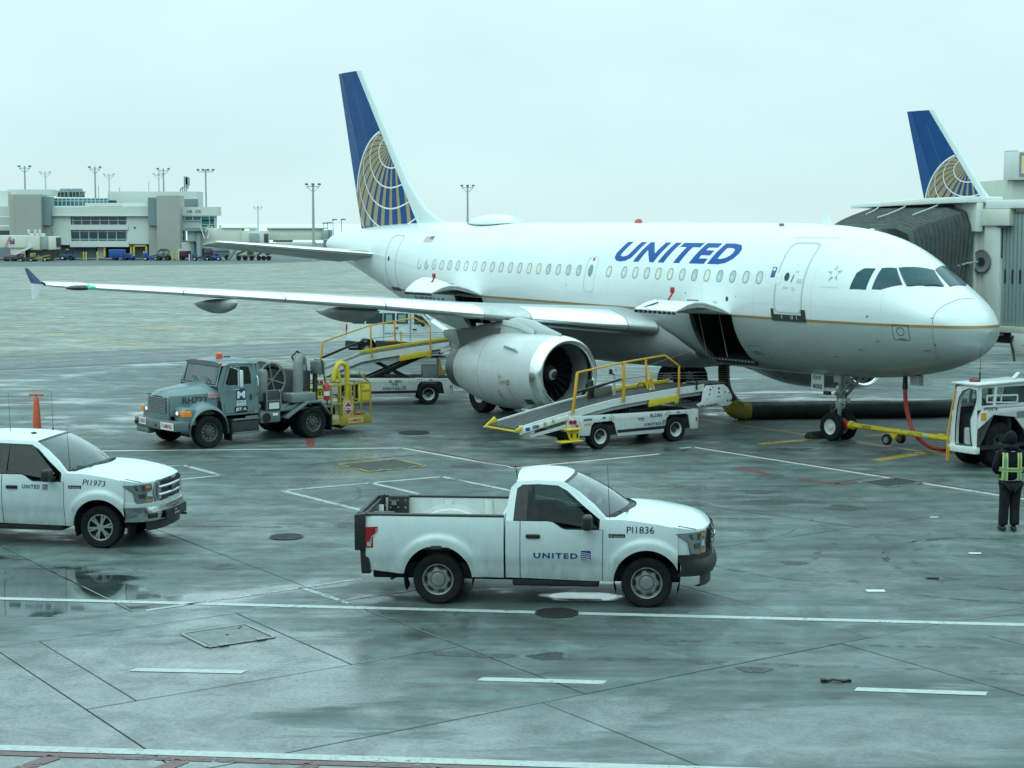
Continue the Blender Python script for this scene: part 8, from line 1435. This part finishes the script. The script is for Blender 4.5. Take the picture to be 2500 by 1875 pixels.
# ------------------------------------------------------------------ apron light masts
M_MAST = mat('mast_grey', (.30, .36, .36), .5); M_LAMPH = mat('lamp_head', (.14, .18, .18), .5); M_PALE = mat('mast_pale', (.58, .62, .60), .5)
def mast(dx, dtop, Y, heads, lab, zb, r=.22, pale=False):
    p_ = at(dx, dtop, Y); t = thing('light_mast', lab, 'light mast', (p_.x, Y, zb), 0, 'apron light masts'); h = p_.z-zb; m = M_PALE if pale else M_MAST
    MB().cyl((0, 0, 0), (0, 0, h), r*1.3, r*.8, n=10).build('pole', m, t); w = (.62 if heads > 2 else .95)*heads*.72; mb = MB(); mb.bar((-w, 0, h-.6), (w, 0, h-.6), .16); mb.bar((-w, 0, h-.6), (0, 0, h-1.8), .12) if heads < 4 else None; mb.bar((w, 0, h-.6), (0, 0, h-1.8), .12) if heads < 4 else None; mb.build('crossarm', m, t)
    xs = [-w, w] if heads == 2 else [-w+2*w*k/(heads-1) for k in range(heads)]
    for x in xs: MB().box(x-.32, x+.32, -.4, .3, h-.34, h+.12).build('floodlight', M_PALE if pale else M_LAMPH, t, bevel=.12)
D2 = lambda x, y: Z4(x, y)
for x, y, Y, hd, lab, zb, pl in ((236, 98, 432, 2, 'light mast rising behind the left beige tower', -3.2, 0), (435, 152, 470, 2, 'slim pale light mast right of the left beige tower', -3.2, 1), (914, 106, 436, 2, 'tall light mast rising just past the cooling units', -3.2, 0), (1050, 172, 480, 2, 'slim pale light mast above the glazed attic end', -3.2, 1), (1530, 170, 480, 3, 'pale three-lamp mast just left of its darker neighbour', -3.2, 1), (1574, 122, 430, 2, 'dark twin-lamp mast just right of the pale one', -3.2, 0), (1982, 132, 402, 4, 'four-lamp mast standing over the numbered gate wing', -3.2, 0)): mast(*Z4(x, y), Y, hd, lab, zb, pale=pl)
mast(676, 397, 360, 3, 'lone light mast left of the airliner tail', gz(360), .26); mast(1010, 400, 400, 3, 'light mast seen over the fuselage left of the satellite dome', gz(400), .24); mast(557, 446, 620, 3, 'faint far light mast above the distant jet bridges', -3.2, .25, True)
for dx, dt, Y, lab in ((655+19, 493, 402, 'short lamp post on the distant bridge end, first of four'),) if False else (): pass
# ------------------------------------------------------------------ far jet bridges
def Z7(x, y): return (460+x/5.53)/1.1302, (520+y/5.53)/1.1302
def w7(x, y, Y): return at(*Z7(x, y), Y)
M_FJ = mat('far_bridge_cream', (.66, .66, .58), .55, var=.06, vscale=.3); M_FJG = mat('far_bridge_grey', (.30, .37, .37), .5, var=.1, vscale=.5)
def jbx(t, nm, f, x0, y0, x1, y1, Y, dep, m): a = f(x0, y1, Y); b = f(x1, y0, Y); oy = Y-t.location.y; return MB().box(a.x-t.location.x, b.x-t.location.x, oy, oy+dep, a.z-t.location.z, b.z-t.location.z).build(nm, m, t, bevel=.08)
t = thing('far_jet_bridge', 'white far jet bridge with small poster panel at the left edge', 'jet bridge', (wp(300, 0, 372).x, 372, gz(372)), 0, 'jet bridges of the far concourse')
jbx(t, 'tunnel', wp, -300, 768, 275, 888, 372, 3.2, M_FJ); jbx(t, 'cab', wp, 270, 752, 380, 905, 371, 5, M_FJ); jbx(t, 'rotunda', wp, 380, 780, 468, 905, 371.5, 4.5, M_FJG); jbx(t, 'hood', wp, 468, 778, 535, 905, 371, 4, M_FJ); jbx(t, 'bellows', wp, 535, 790, 556, 880, 371.5, 3, M_BEL)
for x in (272, 335, 380): jbx(t, 'roof_post', wp, x-7, 712, x+9, 770, 371, .6, M_FJ)
po = jbx(t, 'poster', wp, 95, 802, 138, 852, 371.9, .08, mat('poster_blue', (.03, .04, .16), .5)); jbx(t, 'poster_mark', wp, 102, 826, 128, 846, 371.85, .05, mat('poster_red', (.45, .08, .10), .5)); jbx(t, 'poster_mark', wp, 100, 808, 130, 818, 371.85, .05, M_LGREY)
a = wp(90, 780, 371.5); b = wp(50, 880, 371.5); mb = MB(); mb.bar((a.x-t.location.x, 0, a.z-t.location.z), (b.x-t.location.x, 0, b.z-t.location.z), .35); mb.build('tail_stripe', mat('stripe_pink', (.55, .25, .22), .5), t)
mb = MB(); a = wp(310, 875, 371); b = wp(120, 965, 371); mb.bar((a.x-t.location.x, -1, a.z-t.location.z), (b.x-t.location.x, -1, b.z-t.location.z), 1.0, .5); mb.build('stair', M_LGREY, t); mb = MB(); [mb.box(wp(x, 0, 372).x-t.location.x-.4, wp(x, 0, 372).x-t.location.x+.4, .5, 2, 0, 5) for x in (230, 395)]; [mb.cyl((wp(x, 0, 372).x-t.location.x, -.3, .7), (wp(x, 0, 372).x-t.location.x, .3, .7), .7, n=14) for x in (280, 320, 470)]; mb.box(wp(270, 0, 372).x-t.location.x, wp(500, 0, 372).x-t.location.x, 0, 2, .8, 2.4); mb.build('bogie', M_DGREY, t); jbx(t, 'pillar', wp, 105, 888, 270, 960, 372.5, 1, M_FJ)
# bridges right of the gate wing, beyond the tailplane
Y7 = 385; t = thing('far_jet_bridge', 'long cream far jet bridge with grey rotunda seen over the tailplane', 'jet bridge', (w7(500, 0, Y7).x, Y7, gz(Y7)), 0, 'jet bridges of the far concourse')
jbx(t, 'tunnel', w7, 120, 205, 720, 480, Y7, 4, M_FJ); jbx(t, 'roof_rail', w7, 430, 195, 820, 212, Y7-.3, 4.4, M_C4); jbx(t, 'cab', w7, 720, 240, 1050, 420, Y7-.5, 5, M_FJ); jbx(t, 'rotunda', w7, 822, 272, 945, 420, Y7-.9, 1, M_FJG); jbx(t, 'roof_box', w7, 820, 195, 905, 240, Y7-.4, 3, M_C4); jbx(t, 'bellows', w7, 1022, 280, 1056, 400, Y7-.6, 3, M_BEL)
mb = MB()
for x0, y0, x1, y1 in ((160, 170, 220, 350), (260, 340, 290, 200), (225, 260, 270, 170), (310, 175, 355, 285), (400, 250, 430, 160), (430, 165, 460, 245)): a = w7(x0, y0, Y7-3); b = w7(x1, y1, Y7-3); mb.bar((a.x-t.location.x, -3, a.z-t.location.z), (b.x-t.location.x, -3, b.z-t.location.z), .22)
mb.build('brace', M_FJ, t)
t = thing('far_jet_bridge', 'ribbed cream far jet bridge ending in a grey drum beside the airliner tail', 'jet bridge', (w7(1400, 0, 395).x, 395, gz(395)), 0, 'jet bridges of the far concourse')
jbx(t, 'tunnel', w7, 1056, 262, 1810, 365, 395, 4, M_FJ); jbx(t, 'roof_beam', w7, 1058, 195, 1855, 216, 394.7, 3, M_C4); jbx(t, 'upper_wall', w7, 1060, 216, 1810, 262, 395.4, 3, M_FJ); jbx(t, 'end_drum', w7, 1806, 230, 1885, 360, 394, 4, M_FJG); jbx(t, 'drum_side', w7, 1885, 228, 1920, 372, 394.5, 4, M_C3); jbx(t, 'pedestal', w7, 1820, 366, 1868, 470, 394.5, 3, M_C3)
for k in range(24): x = 1075+k*31; jbx(t, 'tunnel_rib', w7, x, 262, x+6, 362, 394.85, .12, M_C4)
jbx(t, 'underbeam', w7, 1140, 368, 1390, 392, 395, 3, M_DGREY); jbx(t, 'low_truck', w7, 1180, 395, 1700, 440, 394, 3, M_FJ)
for x, y, yb, lab in ((1830, 140, 235, 'first'), (1890, 135, 235, 'second'), (1960, 92, 250, 'third'), (2075, 90, 250, 'fourth')):
    a = w7(x, yb, 398); b = w7(x-12, y, 398); q = thing('bridge_lamp', 'thin lamp post above the drum of the ribbed far bridge, %s toward the airliner tail' % lab, 'lamp post', (a.x, 398, a.z-2), 0, 'lamp posts over the far bridge'); MB().cyl((0, 0, 0), (b.x-a.x, 0, b.z-a.z+2), .10, n=8).build('pole', M_MAST, q); MB().box(b.x-a.x-.1, b.x-a.x+1.0, -.2, .2, b.z-a.z+1.9, b.z-a.z+2.2).build('lamp', M_LAMPH, q)
t = thing('gate_rotunda', 'round grey corrugated bridge drum below the numbered gate wing', 'jet bridge', (wp(1845, 0, 384).x, 384, gz(384)), 0, 'jet bridges of the far concourse'); a = wp(1845, 825, 384); b = wp(1845, 728, 384); z0_ = a.z-t.location.z; z1_ = b.z-t.location.z; rr = (wp(1895, 0, 384).x-wp(1790, 0, 384).x)/2
mb = MB(); mb.lathe([(rr, z0_), (rr, z1_)], (0, 0, 0), (0, 0, 1), 24); mb.build('drum', M_FJG, t, ang=10); MB().box(-rr*1.3, rr*2.5, -2, 2, z1_, z1_+.8).build('roof', M_C3, t); MB().cyl((0, 0, 0), (0, 0, z0_), .5, n=12).build('column', M_C3, t); MB().box(rr*.8, rr*1.5, -1, 1, 0, z0_+2).build('column', M_FJG, t); MB().box(-rr*2, rr*.4, .5, 2, z0_-2.2, z0_-.2).build('ledge', M_C4, t)
# ------------------------------------------------------------------ ramp vehicles and bollards by the far concourse
M_CB = mat('ramp_blue', (.015, .075, .30), .45, var=.1); M_CB2 = mat('ramp_slate_blue', (.03, .09, .16), .5, var=.15); M_CM = mat('ramp_maroon', (.10, .03, .05), .6, var=.2); M_CRD = mat('ramp_red', (.38, .03, .06), .5); M_WW = mat('far_wheel_white', (.6, .62, .6), .5)
def ramp_vehicle(nm, lab, cat, x0, x1, yt, yb, Y, kind, m, grp):
    a = wp(x0, yb, Y); b = wp(x1, yt, Y); L = b.x-a.x; H = b.z-gz(Y); t = thing(nm, lab, cat, ((a.x+b.x)/2, Y, gz(Y)+.012), 0, grp); r = max(.35, min(.55, H*.24)); h = L/2
    def wh(x, rim=M_WW):
        for y in (-.9, .9): MB().cyl((x, y-.15, r), (x, y+.15, r), r, n=14).build('wheel', M_TYRE, t); MB().cyl((x, y-.17, r), (x, y+.17, r), r*.5, n=10).build('rim', rim, t)
    if kind == 'tug': MB().box(-h, h*.1, -1, 1, r*.7, H*.55).build('body', m, t, bevel=.1); mb = MB(); mb.box(-h*.1, h, -1, 1, r*.7, H*.62); mb.build('engine_deck', m, t, bevel=.1); mb = MB(); mb.ring([(h*.0, -1, H*.6), (h, -1, H*.6), (h, -1, H), (0, -1, H)], [(h*.1, -1, H*.66), (h*.9, -1, H*.66), (h*.9, -1, H*.92), (h*.1, -1, H*.92)]); mb.box(0, h, -1, 1, H*.94, H); mb.box(h*.85, h, -1, 1, H*.6, H); mb.build('cab', m, t); wh(-h*.6); wh(-h*.05) if L > 5 else None; wh(h*.62, M_DGREY)
    elif kind == 'box': MB().box(-h, h*.18, -1.2, 1.2, r*1.1, H).build('cargo_box', m, t, bevel=.06); MB().box(h*.2, h*.72, -1.1, 1.1, r, H*.62).build('cab', m, t, bevel=.15); MB().box(h*.70, h, -1.1, 1.1, r, H*.45).build('hood', m, t, bevel=.15); MB().box(h*.28, h*.6, -1.12, 1.12, H*.42, H*.58).build('window', M_CG, t); wh(-h*.55, M_DGREY); wh(h*.25, M_DGREY); wh(h*.75, M_DGREY)
    elif kind == 'flat': MB().box(-h, h, -1, 1, r*.9, r*1.7).build('deck', m, t, bevel=.05); mb = MB(); mb.box(-h, -h*.55, -.9, .9, r*1.7, H); mb.build('seat_box', m, t, bevel=.08); mb = MB(); mb.bar((-h*.5, -.9, r*1.7), (h, -.9, H*.72), .25); mb.bar((-h*.5, .9, r*1.7), (h, .9, H*.72), .25); mb.build('boom', M_CM if m is M_CB2 else m, t); wh(-h*.7); wh(-h*.05) if L > 6 else None; wh(h*.7)
    elif kind == 'cart': MB().box(-h, h, -.9, .9, r*1.1, r*1.6).build('deck', m, t, bevel=.04); mb = MB(); [mb.bar((x, y, r*1.5), (x, y, H*.8), .12) for x in (-h*.95, 0, h*.95) for y in (-.85, .85)]; mb.build('post', M_DGREY, t); mb = MB(); mb.prism([(-h*1.0, H*.78), (-h*.3, H), (h*.5, H), (h*1.05, H*.76)], -1.1, 1.1); mb.build('canopy', mat('cart_canopy', (.07, .075, .06), .6), t); MB().box(-h*.8, h*.7, -.7, .7, r*1.6, H*.6).build('load', mat('cart_load', (.22, .23, .22), .7, var=.5, vscale=1.2), t, bevel=.2); wh(-h*.75, M_DGREY); wh(h*.75, M_DGREY)
    elif kind == 'crate': MB().box(-h, h, -.9, .9, r*1.2, H).build('body', m, t, bevel=.12); wh(-h*.7, M_DGREY); wh(h*.7, M_DGREY); MB().box(-h*1.0, h*1.0, -.95, -.9, H*.6, H*.66).build('rail', M_DGREY, t)
    elif kind == 'pickup': MB().box(-h, h, -.9, .9, r*.8, H*.58).build('body', m, t, bevel=.15); MB().box(-h*.15, h*.6, -.85, .85, H*.58, H).build('cab', m, t, bevel=.2); MB().box(-h*.05, h*.5, -.87, .87, H*.64, H*.9).build('window', M_CG, t); wh(-h*.62, M_DGREY); wh(h*.62)
    return t
G_ = 'ramp vehicles by the far concourse'
for a_ in (('tow_tractor', 'slate blue tow tractor parked before the grey bay doors', 'tractor', 587, 718, 912, 990, 385, 'tug', M_CB2), ('box_truck', 'bright blue box truck in front of the open yellow-framed bay', 'truck', 1060, 1302, 905, 990, 384, 'box', M_CB), ('tow_tractor', 'blue low tractor with white wheel beside a covered cart', 'tractor', 1390, 1530, 935, 998, 382, 'flat', M_CB), ('baggage_cart', 'cluttered cart with dark canopy before the right beige tower', 'cart', 1524, 1634, 897, 1000, 381, 'cart', M_DGREY), ('baggage_cart', 'maroon baggage carts parked by the dark recess', 'cart', 1735, 1880, 918, 975, 388, 'crate', M_CM), ('flatbed_truck', 'long dark flatbed loader with white wheels near the tailplane tip', 'truck', 1858, 2030, 940, 1010, 380, 'flat', M_CB2), ('pickup_truck', 'small bright blue pickup at the tailplane tip', 'truck', 2036, 2130, 935, 1004, 379, 'pickup', M_CB), ('baggage_cart', 'purple grey baggage cart behind the blue pickup', 'cart', 1975, 2060, 905, 985, 392, 'crate', mat('cart_purple', (.14, .13, .20), .6)), ('baggage_cart', 'slate cargo container cart under the tailplane', 'cart', 2065, 2215, 880, 965, 396, 'crate', M_CU), ('baggage_cart', 'dull maroon cart at the left edge below the white bridge', 'cart', 48, 155, 955, 1020, 366, 'crate', mat('cart_mauve', (.16, .11, .13), .6)), ('tow_tractor', 'dark low tractor with white wheels below the far stair', 'tractor', 190, 330, 965, 1034, 360, 'flat', M_DGREY), ('baggage_cart', 'red topped cart under the far stair', 'cart', 110, 225, 948, 990, 372, 'crate', M_CRD), ('belt_loader', 'dull yellow loader frame under the white far bridge', 'loader', 300, 470, 940, 1000, 368, 'flat', mat('loader_ochre', (.24, .23, .08), .6))): ramp_vehicle(*a_[:9], m=a_[9], grp=G_)
for x0, x1, yt, yb, kind, m, lab in ((545, 660, 460, 570, 'stair', M_CU, 'grey far steps leaning below the tailplane'), (650, 900, 490, 580, 'flat', mat('loader_olive', (.16, .16, .07), .6, var=.3), 'olive yellow far loader under the tailplane'), (930, 1120, 505, 580, 'crate', mat('cart_pale', (.36, .38, .37), .6, var=.3), 'pale far equipment cart behind the tailplane')):
    a = w7(x0, yb, 382); b = w7(x1, yt, 382); t = thing('ground_loader' if kind == 'flat' else ('boarding_steps' if kind == 'stair' else 'equipment_cart'), lab, 'steps' if kind == 'stair' else 'loader' if kind == 'flat' else 'cart', ((a.x+b.x)/2, 382, gz(382)+.012), 0, G_); h = (b.x-a.x)/2; H = b.z-gz(382)
    if kind == 'stair': mb = MB(); mb.bar((-h, -.6, .3), (h, -.6, H), .35, .5); mb.bar((-h, .6, .3), (h, .6, H), .35, .5); mb.build('stringer', m, t); mb = MB(); [mb.box(lerp(-h, h, k/10)-.25, lerp(-h, h, k/10)+.25, -.6, .6, lerp(.3, H, k/10)-.06, lerp(.3, H, k/10)+.06) for k in range(11)]; mb.build('tread', m, t)
    else: mb = MB(); mb.box(-h, h, -1, 1, .7, H*.5); mb.build('deck', m, t, bevel=.1); mb = MB(); mb.bar((-h, -.8, H*.5), (h*.3, -.8, H), .4); mb.box(h*.2, h*.8, -.8, .8, H*.5, H*.85); mb.build('frame', M_DGREY, t); mb = MB(); [mb.cyl((x, -1.1, .55), (x, -.8, .55), .55, n=12) for x in (-h*.7, 0, h*.7)]; mb.build('wheel', M_TYRE, t)
nb = 0
for x, yt, yb, m, w, lab in ((520, 940, 978, M_BOLL, 9, 'yellow bollard at the end of the white far bridge'), (806, 935, 976, M_BOLL, 7, 'left one of two yellow bollards between bay doors'), (830, 935, 976, M_BOLL, 7, 'right one of two yellow bollards between bay doors'), (938, 935, 976, M_BOLL, 7, 'yellow bollard beside the pale service door'), (1660, 930, 970, M_BOLL, 8, 'yellow bollard behind the covered cart'), (1708, 928, 968, M_BOLL, 7, 'yellow bollard at the right corner of the beige tower'), (1388, 930, 965, M_BOLL, 7, 'yellow bollard at the foot of the second yellow frame'), (105, 975, 1030, M_PALE, 5, 'white marker post left of the low dark tractor'), (372, 965, 1022, M_PALE, 5, 'white marker post under the far bridge cab'), (1826, 955, 1003, M_PALE, 6, 'white marker post by the maroon carts')):
    Y = 386 if m is M_BOLL else 372; a = wp(x-w, yb, Y); b = wp(x+w, yt, Y); o = MB().cyl((0, 0, 0), (0, 0, b.z-gz(Y)), (b.x-a.x)/2, n=10).build('bollard', m); o.location = ((a.x+b.x)/2, Y, gz(Y)+.012); tag(o, lab, 'bollard', 'bollards by the far concourse'); MB().ball((0, 0, b.z-gz(Y)), (b.x-a.x)/2*.95, 10, 6).build('cap', m, o)
# ------------------------------------------------------------------ near terminal with the letter sign
tb_ = thing('gate_building', 'pale gate building with big letter B sign at the right edge', 'terminal building', (35.3, 120, 0)); MB().box(.04, 40, 0, 20, 0, 8.92).build('wall', mat('gate_wall', (.52, .56, .50), .6, var=.06, vscale=.3), tb_, bevel=.1)
MB().box(-.28, 8, -.6, 1.0, 8.9, 10.82).build('sign_box', mat('sign_box_white', (.64, .68, .66), .5), tb_, bevel=.05); MB().box(.36, 6, -.66, -.58, 9.05, 10.72).build('sign_panel', mat('sign_grey', (.24, .28, .28), .5), tb_); lettering('gate_letter', 'B', mat('sign_letter', (.72, .66, .36), .5), tb_, lambda u, v: (.48+u, -.69, 9.24+v), 1.25, .62, bold=.05); MB().box(-.28, 8, -.62, 1.02, 8.82, 8.9).build('sign_ledge', M_PALE, tb_); MB().box(-.28, .25, -.6, 1, 10.82, 10.86).build('sign_cap', M_LGREY, tb_)

# small repeated fittings that stay joined
for o in bpy.data.objects:
    if o.parent and o.name.split('.')[0] in ('latch_hook', 'globe_parallel', 'globe_meridian', 'sill_roller', 'bolt', 'plate_hole', 'plate_slot', 'slat_slot', 'panel_joint', 'duct_band', 'guard_wire', 'mullion', 'flag_stripe', 'rim_hole', 'wheel_nut', 'hub', 'static_port', 'placard', 'panel_seam'): o['kind'] = 'stuff'
